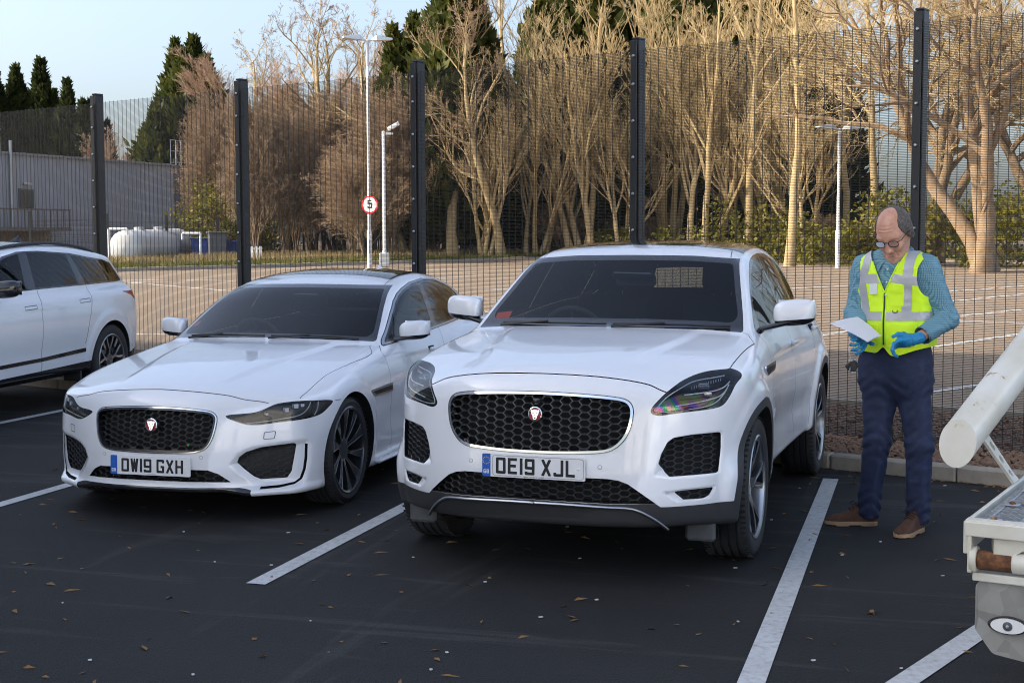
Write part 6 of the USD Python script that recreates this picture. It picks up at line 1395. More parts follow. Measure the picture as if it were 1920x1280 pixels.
conifer_thing('conifer', at(64, px(1500, 64)), 9.0, 3.6, 15, 'low dark evergreen right of the small lamp post', m='conifer_dark', n=7000, leaders=5, shape=.6, group='evergreens')
conifer_thing('conifer', at(65, px(920, 65)), 7.0, 3.4, 16, 'low dark evergreen beneath the centre conifer', m='conifer_dark', n=6000, leaders=4, shape=.6, group='evergreens')
LC = conifer_thing('conifer', at(92, px(372, 92)), 13.2, 4.4, 9, 'broad dark conifer with three pointed tops right of the grey shed', n=10000, leaders=6, shape=.8, group='evergreens', spray=(.7, .2))
conifer_thing('conifer', at(90, px(300, 90)), 8.6, 3.4, 10, 'lower conifer with drooping left side beside the three-topped one', n=6500, leaders=4, group='evergreens', spray=(.7, .2))
C6 = conifer_thing('conifer', at(104, px(88, 104)), 13.2, 2.7, 11, 'tallest conifer of the dark row behind the grey shed', m='conifer_dark', n=7500, leaders=4, shape=.85, group='evergreens', spray=(.75, .22))
plant(C6, [(104, px(42, 104), 1.0, (1, 1, .96), 'second conifer from the left in the row behind the shed'), (103, px(2, 103), 2.0, (1, 1, .92), 'leftmost conifer of the row behind the shed'), (103, px(136, 103), 3.0, (.8, .8, .88), 'rightmost conifer of the row behind the shed, by the first fence post'), (105, px(178, 105), 4.0, (.7, .7, .78), 'small conifer hidden by the first fence post'), (108, px(65, 108), 5.0, (1.1, 1.1, .85), 'conifer between the two tallest of the row behind the shed')], 'evergreens')
# thicket, ivy, grass
B1 = tree_thing('bare_bush', at(54, px(690, 54)), bush, ('bark_brown', 'twig_brown'), 'tangled bare bush at the foot of the trees', 'bush', 'bare bushes at the foot of the trees')
rb = np.random.default_rng(77)
for k in range(30):
    x = 395 + 430 * (k + rb.uniform(0, 1)) / 30; s = 58 + rb.uniform(-1, 11)
    copy_of(B1, at(s, px(x, s)), rb.uniform(0, 6.28), (rb.uniform(.8, 1.3),) * 2 + (rb.uniform(1.0, 1.7),))
for k in range(16):
    x = 860 + 1060 * (k + rb.uniform(0, 1)) / 16; s = (60 if x < 1500 else 53) + rb.uniform(-1, 8)
    copy_of(B1, at(s, px(x, s)), rb.uniform(0, 6.28), (rb.uniform(.5, .9),) * 2 + (rb.uniform(.3, .6),))
iv = [leaf_cloud(200 + k, 1500, (at(s, px(x, s), h * .5), (w, 1.0, h * .5)), .09, lumps=18) for k, (x, s, w, h) in enumerate([(400, 62, 1.6, 3.4), (430, 60, 1.4, 2.6), (470, 60, 1.5, 1.6), (1400, 55, 2.0, 2.2), (1450, 54, 1.6, 1.6), (1520, 52, 1.8, 1.5), (1600, 50, 2.0, 1.3), (1680, 50, 2.0, 2.2), (1760, 49, 2.4, 2.4), (1850, 48, 2.2, 2.0), (1920, 47, 2.0, 2.4), (1180, 57, 1.4, 1.0), (1300, 56, 1.6, 1.2)])]
for k, m_ in enumerate(iv): tag(part(None, 'ivy', m_, 'ivy_leaf'), 'yellow-green ivy and bramble at the foot of the bare trees', 'undergrowth', kind='stuff')
def blades(seed, n, s_off, tr, hgt, lean=.35, w=.012):
    r = np.random.default_rng(seed); t = r.uniform(*tr, n); s = edge_s(t) + r.uniform(*s_off, n); p = s[:, None] * VIEW + t[:, None] * SIDE; z = gz(s) + .10; h = hgt * r.uniform(.4, 1.3, n); d = r.normal(0, lean, (n, 2)) * h[:, None]; a = r.uniform(0, 6.28, n); wd = np.c_[np.cos(a), np.sin(a)] * w * (1 + h[:, None])
    b1, b2 = np.c_[p + wd, z], np.c_[p - wd, z]; tp = np.c_[p + d, z + h]; return np.stack([b1, b2, tp], 1).reshape(-1, 3), np.arange(3 * n).reshape(-1, 3)
tag(part(None, 'verge_grass', blades(1, 42000, (.3, 7.5), (-17, 21), .16, w=.02), 'green_grass'), 'mown green and yellow grass verge beyond the car park', 'grass', kind='stuff')
tag(part(None, 'long_grass', blades(2, 30000, (2.2, 8.5), (-17, 21), .30, .28, .016), 'dry_grass'), 'long dry straw-coloured grass in front of the trees', 'dry grass', kind='stuff')

# ------------------------------------------------------------------ lamp posts, sign, shed, tank and fences beyond the car park
plain('pole_grey', (.50, .52, .53), rough=.42, metal=.4, var=.06, scale=4); plain('pole_white', (.72, .73, .72), rough=.5); plain('tank_paint', (.56, .57, .56), rough=.42, var=.10, scale=1.6); plain('sign_red', (.50, .02, .02), rough=.4); plain('sign_white', (.78, .78, .76), rough=.4); plain('sign_black', (.01, .01, .01), rough=.5); plain('sticker_red', (.6, .06, .03), rough=.5)
plain('palisade_steel', (.62, .63, .62), rough=.5, metal=.2, var=.12, scale=6); plain('tub_blue', (.03, .06, .22), rough=.5, var=.15, scale=6); plain('rail_brown', (.16, .13, .11), rough=.6); plain('brick_tan', (.30, .21, .14), rough=.85, var=.2, scale=6)
VYAW = math.atan2(VIEW[1], VIEW[0]) - math.pi / 2
def local(s, t, z=0): return at(s, t, z)
def lamp_post(s, t, H, label, heads=True, rot=.2, sign=None, sticker=False, double=True, group='lamp posts of the car park'):
    L = thing('lamp_post', label, 'lamp post', at(s, t), VYAW + rot, group)
    part(L, 'column', lathe([(.085, 0), (.085, 1.25), (.078, 1.27), (.055, 1.34), (.048, H * .75), (.044, H - .9)], 14), 'pole_white', smooth=40); part(L, 'upper_column', lathe([(.056, H - .9), (.056, H - .05), (.03, H)], 14), 'pole_grey', smooth=40); part(L, 'base_door', box((.09, .01, .5), (0, -.083, .75)), 'pole_grey')
    for sg in ((-1, 1) if double else (1,)):
        hd = part(L, 'lamp_head', moved(m3.Manifold.hull_points(np.array([(sg * x, y, z) for x, y, z in [(.14, -.05, 0), (.14, .05, 0), (.14, -.04, .05), (.14, .04, .05), (.30, -.17, -.02), (.30, .17, -.02), (.32, -.12, .16), (.32, .12, .16), (.86, -.17, -.03), (.86, .17, -.03), (.86, -.14, .03), (.86, .14, .03)]])), (0, 0, H - .04), roty(-sg * .10)), 'pole_grey')
        part(hd, 'lamp_glass', moved(box((.38, .22, .012), (sg * .57, 0, -.022)), (0, 0, H - .04), roty(-sg * .10)), 'lamp_white'); part(hd, 'lamp_arm', cyl((0, 0, H - .03), (sg * .2, 0, H - .015), .028, 8), 'pole_grey')
    if sign:
        z, r, a = sign; R = rotz(a) @ rotx(math.pi / 2)
        d = part(L, 'speed_sign', moved(lathe([(r, -.006), (r, .006), (r * .82, .007)], 32), (0, -.10, z), R), 'sign_red', smooth=40); part(d, 'sign_face', moved(lathe([(r * .82, .0075), (.0001, .0075)], 32), (0, -.10, z), R), 'sign_white')
        g, w = text_poly('5', r * .95); g = shapely.affinity.translate(g, -w / 2, -r * .40); part(d, 'sign_numeral', moved(extrude(g, .003, .009), (0, -.10, z), R), 'sign_black'); part(d, 'sign_bracket', box((.1, .1, .04), (0, -.05, z)), 'pole_grey')
    if sticker: part(L, 'red_sticker', lathe([(.0875, 1.9), (.0875, 1.98)], 14), 'sticker_red')
    return L
lamp_post(48.6, px(694, 48.6), 7.85, 'tall double headed lamp post with a round 5 sign, left of the third fence post', rot=.35, sign=(2.2, .31, -.65), sticker=True)
lamp_post(71, px(1268, 71), 7.8, 'double headed lamp post with a small round sign above the roof of the nearest car', rot=.30, sign=(1.75, .34, -.75))
lamp_post(47.4, px(1570, 47.4), 4.7, 'short lamp post just left of the head of the man', rot=.3)
CP = thing('camera_post', 'white camera post with a small camera on top, right of the tall lamp post', 'camera post', at(50, px(722, 50)), VYAW)
part(CP, 'column', lathe([(.10, 0), (.10, .5), (.06, .6), (.055, 4.8), (.0001, 4.82)], 12), 'pole_white', smooth=40); part(CP, 'bracket', box((.36, .08, .06), (.16, 0, 4.72)), 'pole_white'); part(CP, 'camera', moved(rbox((.46, .14, .14), .03), (.36, 0, 4.98), roty(-.5)), 'sign_white', smooth=40); part(CP, 'base_box', chamfer_box((.34, .3, .5), .02, (0, 0, .25)), 'pole_grey')
# grey shed on the left
SH = thing('metal_shed', 'grey metal clad shed with a dark corner, behind the tank on the left', 'building')
A_, B_ = at(75, px(329, 75))[:2], at(58, px(-190, 58))[:2]; zt = 5.58; E_ = at(76, px(367, 76))[:2]
wall_panels(SH, B_, A_, .3, zt, 'cladding_grey', 4.0, pitch=.30)
d_ = (A_ - B_) / np.linalg.norm(A_ - B_); nb = np.array([-d_[1], d_[0]]); Rw = np.array([[d_[0], -d_[1], 0], [d_[1], d_[0], 0], [0, 0, 1.0]]); Lw = np.linalg.norm(A_ - B_)
de = (E_ - A_) / np.linalg.norm(E_ - A_); ne = np.array([-de[1], de[0]]); m_ = np.array([A_ + [0, 0], E_, E_ + ne * 9, A_ + ne * 9])
part(SH, 'dark_corner', extrude(Polygon(m_), zt - .3, .3), 'cladding_dark')
W_ = lambda u, n, z: np.array([*(B_ + d_ * u + nb * n), z])
part(SH, 'roof', cat_meshes([extrude(Polygon([B_ + nb * .1, A_ + nb * .1, A_ + nb * 12, B_ + nb * 12]), .08, zt - .09)]), 'roof_grey'); part(SH, 'gutter', moved(box((Lw, .12, .10), (Lw / 2, -.09, zt - .02)), (*B_, 0), Rw), 'roof_grey')
part(SH, 'inner_wall', extrude(Polygon([B_ + nb * .15, A_ + nb * .15, A_ + nb * 12, B_ + nb * 12]), zt - .5, .35), 'roof_grey')
def wall_u(xp):
    """distance along the shed wall for a photo column"""
    d = _f * 1.0 + _r * (xp - 960) / 2614.07; d2 = d[:2]; M_ = np.array([d_, -d2]).T; return np.linalg.solve(M_, -B_)[0]
def wall_z(xp, yp):
    u = wall_u(xp); p = B_ + d_ * u; s = p @ VIEW; return 1.656 + (446 - yp) / 2614.07 * s
u0, u1 = wall_u(41), wall_u(69); z0, z1 = wall_z(55, 391), wall_z(55, 353)
wn = part(SH, 'window', moved(box((u1 - u0, .10, z1 - z0), ((u0 + u1) / 2, -.03, (z0 + z1) / 2)), (*B_, 0), Rw), 'cladding_dark'); part(wn, 'pane', moved(box((u1 - u0 - .14, .02, z1 - z0 - .14), ((u0 + u1) / 2, -.10, (z0 + z1) / 2)), (*B_, 0), Rw), 'window_dark')
part(SH, 'wall_light', moved(box((.5, .14, .10), (wall_u(56), -.10, wall_z(56, 343))), (*B_, 0), Rw), 'pole_grey')
ub = wall_u(98); zd, zr = wall_z(60, 428), wall_z(60, 392)
bl_ = part(SH, 'balcony', moved(box((ub + 1, 1.3, .16), ((ub - 1) / 2, -.70, zd)), (*B_, 0), Rw), 'rail_brown')
part(bl_, 'hand_rail', moved(box((ub + 1, .07, .07), ((ub - 1) / 2, -1.3, zr)), (*B_, 0), Rw), 'rail_brown')
for k in range(int(ub / .42) + 1): part(bl_, 'baluster', moved(box((.055, .04, zr - zd), (ub - .05 - k * .42, -1.3, (zr + zd) / 2)), (*B_, 0), Rw), 'rail_brown')
part(SH, 'lower_wall', moved(box((ub + 1, .05, zd - .35), ((ub - 1) / 2, -.06, zd / 2 + .12)), (*B_, 0), Rw), 'brick_tan')
part(SH, 'flue_pipe', cyl(W_(wall_u(25), -.16, zd), W_(wall_u(25), -.16, zt + .55), .09, 10), 'galvanised', smooth=40)
uc = wall_u(13); cw_ = part(SH, 'roof_cowl', moved(chamfer_box((.75, .7, 1.1), .05, (uc, .7, zt + .50)), (*B_, 0), Rw), 'galvanised'); part(cw_, 'cowl_top', moved(m3.Manifold.hull_points(np.array([(uc + x, .7 + y, zt + z) for x, y, z in [(-.38, -.35, 1.05), (.38, -.35, 1.05), (.38, .35, 1.05), (-.38, .35, 1.05), (-.3, -.2, 1.75), (-.05, -.2, 1.75), (-.3, .2, 1.75), (-.05, .2, 1.75)]])), (*B_, 0), Rw), 'galvanised')
LG = thing('roof_ladder', 'galvanised ladder guard rail on the corner of the grey shed', 'guard rail')
for k in range(4): part(LG, 'rail_post', cyl([*(A_ + de * (.02 + .34 * k) + ne * .2), zt - .05], [*(A_ + de * (.02 + .34 * k) + ne * .2), zt + 1.35], .025, 6), 'galvanised')
for z in (.15, .75, 1.33): part(LG, 'rail', cyl([*(A_ + de * .02 + ne * .2), zt + z], [*(A_ + de * 1.05 + ne * .2), zt + z], .022, 6), 'galvanised')
CM = thing('camera_mast', 'slim white mast with a camera beside the corner of the grey shed', 'camera mast', at(74, px(379, 74)), VYAW)
part(CM, 'mast', cyl((0, 0, 0), (0, 0, 6.3), .04, 8), 'pole_white'); part(CM, 'camera', rbox((.5, .2, .22), .04, (-.08, 0, 6.3)), 'sign_white', smooth=40)
# fuel tank on saddles with white pipe frames
a, b = at(52.5, px(236, 52.5), .66), at(59, px(338, 59), .62); TL = np.linalg.norm(b - a); tx = (b - a) / TL; ty = np.cross([0, 0, 1.0], tx); ty /= np.linalg.norm(ty); RT = np.stack([tx, ty, np.cross(tx, ty)], 1)
TK = thing('storage_tank', 'white horizontal cylindrical tank with domed ends in front of the grey shed', 'tank')
pf = [(.0001, -.16), (.25, -.14), (.45, -.085), (.58, .0), (.64, .12), (.65, .2), (.65, TL - .2), (.64, TL - .12), (.58, TL), (.45, TL + .085), (.25, TL + .14), (.0001, TL + .16)]
v, f = lathe(pf, 36); v = v[:, [2, 0, 1]]; part(TK, 'tank_shell', moved((v, f), a, RT), 'tank_paint', smooth=40)
for u in (.18, .5, .82): part(TK, 'saddle', moved(box((.25, 1.0, .62), (TL * u, 0, -.55)), a, RT), 'kerb_concrete')
for u in (.25, .6): part(TK, 'manhole', moved(lathe([(.2, .60), (.2, .74), (.0001, .75)], 12), a + tx * TL * u), 'pole_grey')
for nm, xp, s, xq, lab in ((0, 207, 52, 241, 'white pipe frame at the near end of the tank'), (1, 378, 56, 344, 'white pipe frame at the far end of the tank')):
    PF = thing('pipe_frame', lab, 'pipe frame'); g0, g1 = at(s, px(xp, s)), at(s, px(xq, s)); h = 1.656 + (446.5 - (428 if nm == 0 else 437)) / 2614 * s - g0[2]
    part(PF, 'upright', cyl(g0, g0 + [0, 0, h], .05, 8), 'pole_white'); part(PF, 'top_bar', cyl(g0 + [0, 0, h], g1 + [0, 0, h + g0[2] - g1[2]], .05, 8), 'pole_white'); part(PF, 'drop_bar', cyl(g1 + [0, 0, h - .25], g1 + [0, 0, h], .05, 8), 'pole_white')
# clutter right of the tank
for k, (x, s, sz, m_, lab) in enumerate([(395, 57, (1.3, 1.0, .9), 'tub_blue', 'dark blue tub right of the tank'), (425, 58, (1.5, 1.1, .75), 'tub_blue', 'wide dark blue tub by the second fence post'), (409, 56, (.7, .5, 1.15), 'cladding_dark', 'dark cabinet between the blue tubs')]):
    C_ = thing('storage_tub', lab, 'tub', at(s, px(x, s)), VYAW + .2 * k); part(C_, 'tub_body', m3.Manifold.hull_points(np.array([(sx * sz[0] / 2 * (.9 if z == 0 else 1), sy * sz[1] / 2 * (.9 if z == 0 else 1), z) for sx in (-1, 1) for sy in (-1, 1) for z in (0, sz[2])])), m_); part(C_, 'tub_rim', chamfer_box((sz[0] + .08, sz[1] + .08, .07), .02, (0, 0, sz[2])), m_)
WB = thing('site_barrier', 'small white slatted barrier right of the second fence post', 'barrier', at(53, px(478, 53)), VYAW)
for k in range(4): part(WB, 'slat', box((.09, .03, .62), (-.24 + .16 * k, 0, .36)), 'sign_white')
for z in (.16, .58): part(WB, 'cross_bar', box((.62, .03, .06), (0, .03, z)), 'sign_white')
# dark mesh fence around the compound
F2 = thing('compound_fence', 'lower dark mesh fence running behind the tank towards the lamp post', 'fence')
fp = [(60, 53.0, 398), (204, 54.5, 402), (315, 56.5, 405.7), (411, 58.5, 409), (500, 60.5, 413), (571, 62, 416), (628, 63.2, 420), (678, 64.5, 421), (731, 66, 425)]
pts = [(at(s, px(x, s)), 1.656 + (446.5 - y) / 2614 * s) for x, s, y in fp]
for k, (g, z) in enumerate(pts):
    part(F2, 'post', box((.09, .09, z - g[2] + .1), (g[0], g[1], (z + g[2]) / 2), rotz(VYAW)), 'fence_black')
for (g0, za), (g1, zb) in zip(pts[:-1], pts[1:]):
    d = g1 - g0; L_ = np.linalg.norm(d[:2]); a_ = math.atan2(d[1], d[0]); n = int((min(za - g0[2], zb - g1[2]) - .2) / .05); u = np.arange(.1, L_, .16)
    hz = [tube([g0 + [0, 0, .1 + k * .05], g1 + [0, 0, .1 + k * .05]], .0045, 3, False) for k in range(n)]; vt = [tube([g0 + d * (q / L_) + [0, 0, .05], g0 + d * (q / L_) + [0, 0, za - g0[2] - .1]], .005, 3, False) for q in u]
    part(F2, 'mesh_panel', cat_meshes(hz + vt), 'wire_black', kind='stuff')
F3 = thing('slatted_gate', 'dark slatted fence bay behind the tall lamp post', 'fence'); g0, g1 = at(57, px(684, 57)), at(58, px(733, 58))
for k in range(12):
    q = g0 + (g1 - g0) * k / 11; part(F3, 'slat', box((.07, .03, 1.5), q + [0, 0, .8], rotz(VYAW)), 'fence_black')
for z in (.35, 1.3): part(F3, 'rail', tube([g0 + [0, .03, z], g1 + [0, .03, z]], .025, 4), 'fence_black')
NB = thing('notice_board', 'small yellow notice on the dark compound fence', 'notice', at(62.5, px(653, 62.5)), VYAW); part(NB, 'notice_plate', box((.26, .02, .36), (0, -.06, 1.02)), 'plate_yellow')
# silver palisade fence between the trunks
PAL = thing('palisade_fence', 'silver steel palisade fence low between the tree trunks', 'fence')
pp = [at(s, px(x, s)) for x, s in ((862, 64), (1000, 66), (1180, 67), (1400, 66), (1540, 64))]; cnt = 0; rest = []
for p0, p1 in zip(pp[:-1], pp[1:]):
    L_ = np.linalg.norm((p1 - p0)[:2]); n = int(L_ / .155); a_ = math.atan2(p1[1] - p0[1], p1[0] - p0[0])
    part(PAL, 'rail', tube([p0 + [0, 0, .25], p1 + [0, 0, .25]], .03, 4), 'palisade_steel'); part(PAL, 'rail', tube([p0 + [0, 0, .95], p1 + [0, 0, .95]], .03, 4), 'palisade_steel')
    pale = m3.Manifold.hull_points(np.array([(x, y, z) for x in (-.036, .036) for y in (-.012, .012) for z in (0, 1.12)] + [(0, 0, 1.22)]))
    for k in range(n):
        part(PAL, 'pale', moved(pale, p0 + (p1 - p0) * (k + .5) / n + [0, 0, .05], rotz(a_)), 'palisade_steel'); cnt += 1

# ------------------------------------------------------------------ the man with the papers (local axes: x to the picture's right, y away from the viewer, z up)
mat('hi_vis', {'tc': ('texture_coordinate', {}), 'n': ('noise_texture', {'scale': 900.0, 'detail': 1.0}), 'n2': ('noise_texture', {'scale': 14.0, 'detail': 3.0}), 'b': ('bump', {'strength': .25, 'distance': .004}), 'p': ('principled_bsdf', {'base_color': (.70, 1.0, .012), 'roughness': .62, 'sheen_weight': .25})}, [('tc.object', 'n2.vector'), ('n2.fac', 'b.height'), ('b.normal', 'p.normal')])
plain('reflective_tape', (.46, .46, .47), rough=.42, metal=.25, bump=.12, scale=60); plain('tape_edge', (.62, .95, .02), rough=.6); plain('zip_black', (.02, .03, .02), rough=.5)
mat('shirt_check', {'tc': ('texture_coordinate', {}), 'sx': ('separate_xyz', {}), 'u': ('math', {'math_type': 'multiply', 'value2': 105.0}), 'f1': ('math', {'math_type': 'fraction'}), 'l1': ('math', {'math_type': 'less_than', 'value2': .42}), 'a': ('math', {'math_type': 'add'}), 'u2': ('math', {'math_type': 'multiply', 'value2': 105.0}), 'f2': ('math', {'math_type': 'fraction'}), 'l2': ('math', {'math_type': 'less_than', 'value2': .42}), 's': ('math', {'math_type': 'add'}), 'h': ('math', {'math_type': 'multiply', 'value2': .5}), 'r': ('rgb_ramp', {'ramp': [(0, (.22, .36, .40)), (.5, (.10, .25, .32)), (1, (.055, .165, .23))]}), 'n': ('noise_texture', {'scale': 18.0, 'detail': 4.0}), 'b': ('bump', {'strength': .35, 'distance': .006}), 'p': ('principled_bsdf', {'roughness': .8})},
    [('tc.object', 'sx.vector'), ('sx.x', 'a.value1'), ('sx.y', 'a.value2'), ('a.value', 'u.value1'), ('u.value', 'f1.value1'), ('f1.value', 'l1.value1'), ('sx.z', 'u2.value1'), ('u2.value', 'f2.value1'), ('f2.value', 'l2.value1'), ('l1.value', 's.value1'), ('l2.value', 's.value2'), ('s.value', 'h.value1'), ('h.value', 'r.fac'), ('r.color', 'p.base_color'), ('tc.object', 'n.vector'), ('n.fac', 'b.height'), ('b.normal', 'p.normal')])
plain('trouser_navy', (.016, .024, .062), rough=.8, var=.25, scale=22, bump=.3); plain('suede_brown', (.085, .038, .020), rough=.88, var=.3, scale=45, bump=.2); plain('crepe_sole', (.40, .26, .15), rough=.8, var=.1); plain('lace_brown', (.03, .016, .010), rough=.8)
mat('skin', {'tc': ('texture_coordinate', {}), 'n': ('noise_texture', {'scale': 24.0, 'detail': 5.0, 'roughness': .6}), 'r': ('rgb_ramp', {'ramp': [(.3, (.46, .215, .145)), (.55, (.56, .30, .21)), (.75, (.62, .36, .26))]}), 'n2': ('noise_texture', {'scale': 220.0, 'detail': 3.0}), 'b': ('bump', {'strength': .12, 'distance': .002}), 'p': ('principled_bsdf', {'roughness': .5, 'subsurface_weight': .12, 'subsurface_scale': .006, 'specular_ior_level': .4})}, [('tc.object', 'n.vector'), ('n.fac', 'r.fac'), ('r.color', 'p.base_color'), ('tc.object', 'n2.vector'), ('n2.fac', 'b.height'), ('b.normal', 'p.normal')])
mat('hair_grey', {'tc': ('texture_coordinate', {}), 'mp': ('mapping', {'scale': (1, 1, .22)}), 'n': ('noise_texture', {'scale': 260.0, 'detail': 3.0}), 'r': ('rgb_ramp', {'ramp': [(.3, (.035, .026, .020)), (.55, (.095, .075, .06)), (.75, (.24, .21, .18))]}), 'b': ('bump', {'strength': .8, 'distance': .004}), 'p': ('principled_bsdf', {'roughness': .55})}, [('tc.object', 'mp.vector'), ('mp.vector', 'n.vector'), ('n.fac', 'r.fac'), ('r.color', 'p.base_color'), ('n.fac', 'b.height'), ('b.normal', 'p.normal')])
plain('lip', (.40, .15, .12), rough=.5); plain('glove_blue', (.020, .22, .42), rough=.42, var=.12, scale=40, bump=.25); plain('frame_black', (.012, .011, .011), rough=.25); plain('paper_white', (.66, .65, .68), rough=.75); plain('paper_print', (.35, .35, .36), rough=.8); plain('key_black', (.015, .015, .016), rough=.35); plain('key_silver', (.6, .6, .62), rough=.2, metal=1.0); plain('key_green', (.02, .14, .05), rough=.3); plain('tag_white', (.72, .76, .72), rough=.3); plain('button_white', (.75, .76, .74), rough=.3)
glass('spectacle_glass', (.93, .94, .94))
TH = .61; FW, LF = np.array([-math.sin(TH), -math.cos(TH)]), np.array([math.cos(TH), -math.sin(TH)])
CB = np.array([.005, .20])
def bp(l, f, z): p = CB + LF * l + FW * f; return np.array([p[0], p[1], z])
def rcone(p, a, b, ra, rb):
    ab = b - a; L = np.linalg.norm(ab); t = np.clip(((p - a) @ ab) / (L * L), 0, 1); return np.linalg.norm(p - a - t[:, None] * ab, axis=1) - (ra + (rb - ra) * t)
def ellip(p, c, r, R=None):
    q = p - c
    if R is not None: q = q @ R
    k = np.linalg.norm(q / r, axis=1); return (k - 1) * np.min(r) * np.where(k < 1, 1, 1.0)
def torso_field(p, grow=0.0):
    q = p[:, :2] - CB; l, f, z = q @ LF, q @ FW, p[:, 2]
    f = f - .035 * sstep(1.25, 1.5, z)            # the shoulders lean forwards over the papers
    a = np.interp(z, [.85, .95, 1.05, 1.15, 1.28, 1.40, 1.48, 1.53, 1.57, 1.60], [.175, .185, .196, .198, .196, .205, .200, .170, .115, .06]); b = np.interp(z, [.85, .95, 1.05, 1.15, 1.28, 1.40, 1.48, 1.53, 1.58], [.125, .135, .148, .150, .140, .128, .112, .095, .07])
    k = (np.abs(l / a) ** 2.5 + np.abs(f / b) ** 2.3) ** (1 / 2.4); return np.maximum((k - 1) * np.minimum(a, b) * .9, np.maximum(z - 1.585, .80 - z)) - grow
def folds(p, amp, sc, seed): return amp * (meshkit.fbm(p * sc + seed, 3, seed) - .5)
JT = dict(shR=bp(-.178, .03, 1.492), shL=bp(.178, .03, 1.492), elR=np.array([-.218, .25, 1.215]), elL=np.array([.240, .02, 1.205]), wrR=np.array([-.262, .01, 1.120]), wrL=np.array([.030, -.115, 1.103]))
def sleeve(p, S, E, W, sg):
    d = smin(rcone(p, S, E, .066, .054), rcone(p, E, W * .78 + E * .22, .054, .045), .03); d = smin(d, rcone(p, E, W * .80 + E * .20, .052, .047), .02)
    return d
def shirt_field(p):
    d = torso_field(p, .002); d = smin(d, sleeve(p, JT['shR'], JT['elR'], JT['wrR'], -1), .05); d = smin(d, sleeve(p, JT['shL'], JT['elL'], JT['wrL'], 1), .05)
    return d + folds(p, .016, np.array([13, 13, 20.0]), 3) + .0035 * np.sin(p[:, 2] * 150 + 6 * np.sin(p[:, 0] * 30)) * np.exp(-(np.minimum(np.linalg.norm(p - JT['elL'], axis=1), np.linalg.norm(p - JT['elR'], axis=1)) / .10) ** 2)
LEGS = dict(R=dict(hip=bp(-.092, 0, .93), kn=np.array([-.083, .235, .50]), an=np.array([-.108, .31, .085])), L=dict(hip=bp(.092, 0, .93), kn=np.array([.118, .10, .50]), an=np.array([.128, .14, .075])))
def trouser_field(p):
    q = p[:, :2] - CB; l, f, z = q @ LF, q @ FW, p[:, 2]
    d = ((np.abs(l / .186) ** 2.4 + np.abs((f + .005) / .142) ** 2.3) ** (1 / 2.35) - 1) * .14; d = np.maximum(smax(d, .80 - z, .10), z - 1.06); d = smin(d, rcone(p, bp(-.06, 0, .875), bp(.06, 0, .875), .098, .098), .06)
    for k in LEGS.values():
        leg = smin(rcone(p, k['hip'], k['kn'], .104, .073), rcone(p, k['kn'], k['an'], .073, .064), .04); d = smin(d, leg, .07)
    nz = folds(p * np.array([1, 1, 1.5]), .015, np.array([8, 8, 8.0]), 9)
    kn = np.minimum(np.linalg.norm(p - LEGS['R']['kn'], axis=1), np.linalg.norm(p - LEGS['L']['kn'], axis=1)); bands = np.sin(z * 95 + 5 * np.sin(p[:, 0] * 22 + 1) + 3 * p[:, 1] * 8)
    d = d + nz + .0042 * bands * (np.exp(-(kn / .13) ** 2) + 1.1 * sstep(.24, .12, z) + .7 * np.exp(-((z - .80) / .08) ** 2))
    return np.maximum(d, .045 - z)
def vest_field(p): return torso_field(p, .017) + folds(p, .013, np.array([9, 9, 11.0]), 5)
MAN = thing('person', 'man in yellow hi-vis vest, navy trousers and blue gloves, head bowed over papers', 'person', at(7.62, 2.155), math.atan2(SIDE[1], SIDE[0]))
def mp(parent, name, fld, lo, hi, h, m, cut=None, label=None):
    v, f = mesh_field(fld, lo, hi, h)
    if cut is not None: _, (v, f) = split(v, f, cut(v))
    return part(parent, name, (v, f), m, normals=field_normals(fld, v), label=label)
# one continuous body under the clothes: neck, head, forearms; hair and clothing are its children
HC, HY, HP = np.array([-.050, .085, 1.678]), -.66, .58     # head centre, yaw of the face to the picture's left, pitch down
fwd = np.array([math.sin(HY) * math.cos(HP), -math.cos(HY) * math.cos(HP), -math.sin(HP)]); lft = np.array([math.cos(HY), math.sin(HY), 0.0]); upv = np.cross(fwd, lft) * 1.0
upv = upv / np.linalg.norm(upv); upv = upv if upv[2] > 0 else -upv
tilt_ = .10; lft, upv = lft * math.cos(tilt_) + upv * math.sin(tilt_) * 0.6, upv * math.cos(tilt_) - lft * math.sin(tilt_) * 0.6; lft /= np.linalg.norm(lft); upv = np.cross(lft, fwd) if np.cross(lft, fwd)[2] > 0 else np.cross(fwd, lft)
HM = np.stack([fwd, lft, upv], 1)                  # columns: forward, left, up of the head
HS = 1.13
def hw(f, l, u): return HC + HM @ np.array([f, l, u]) * HS
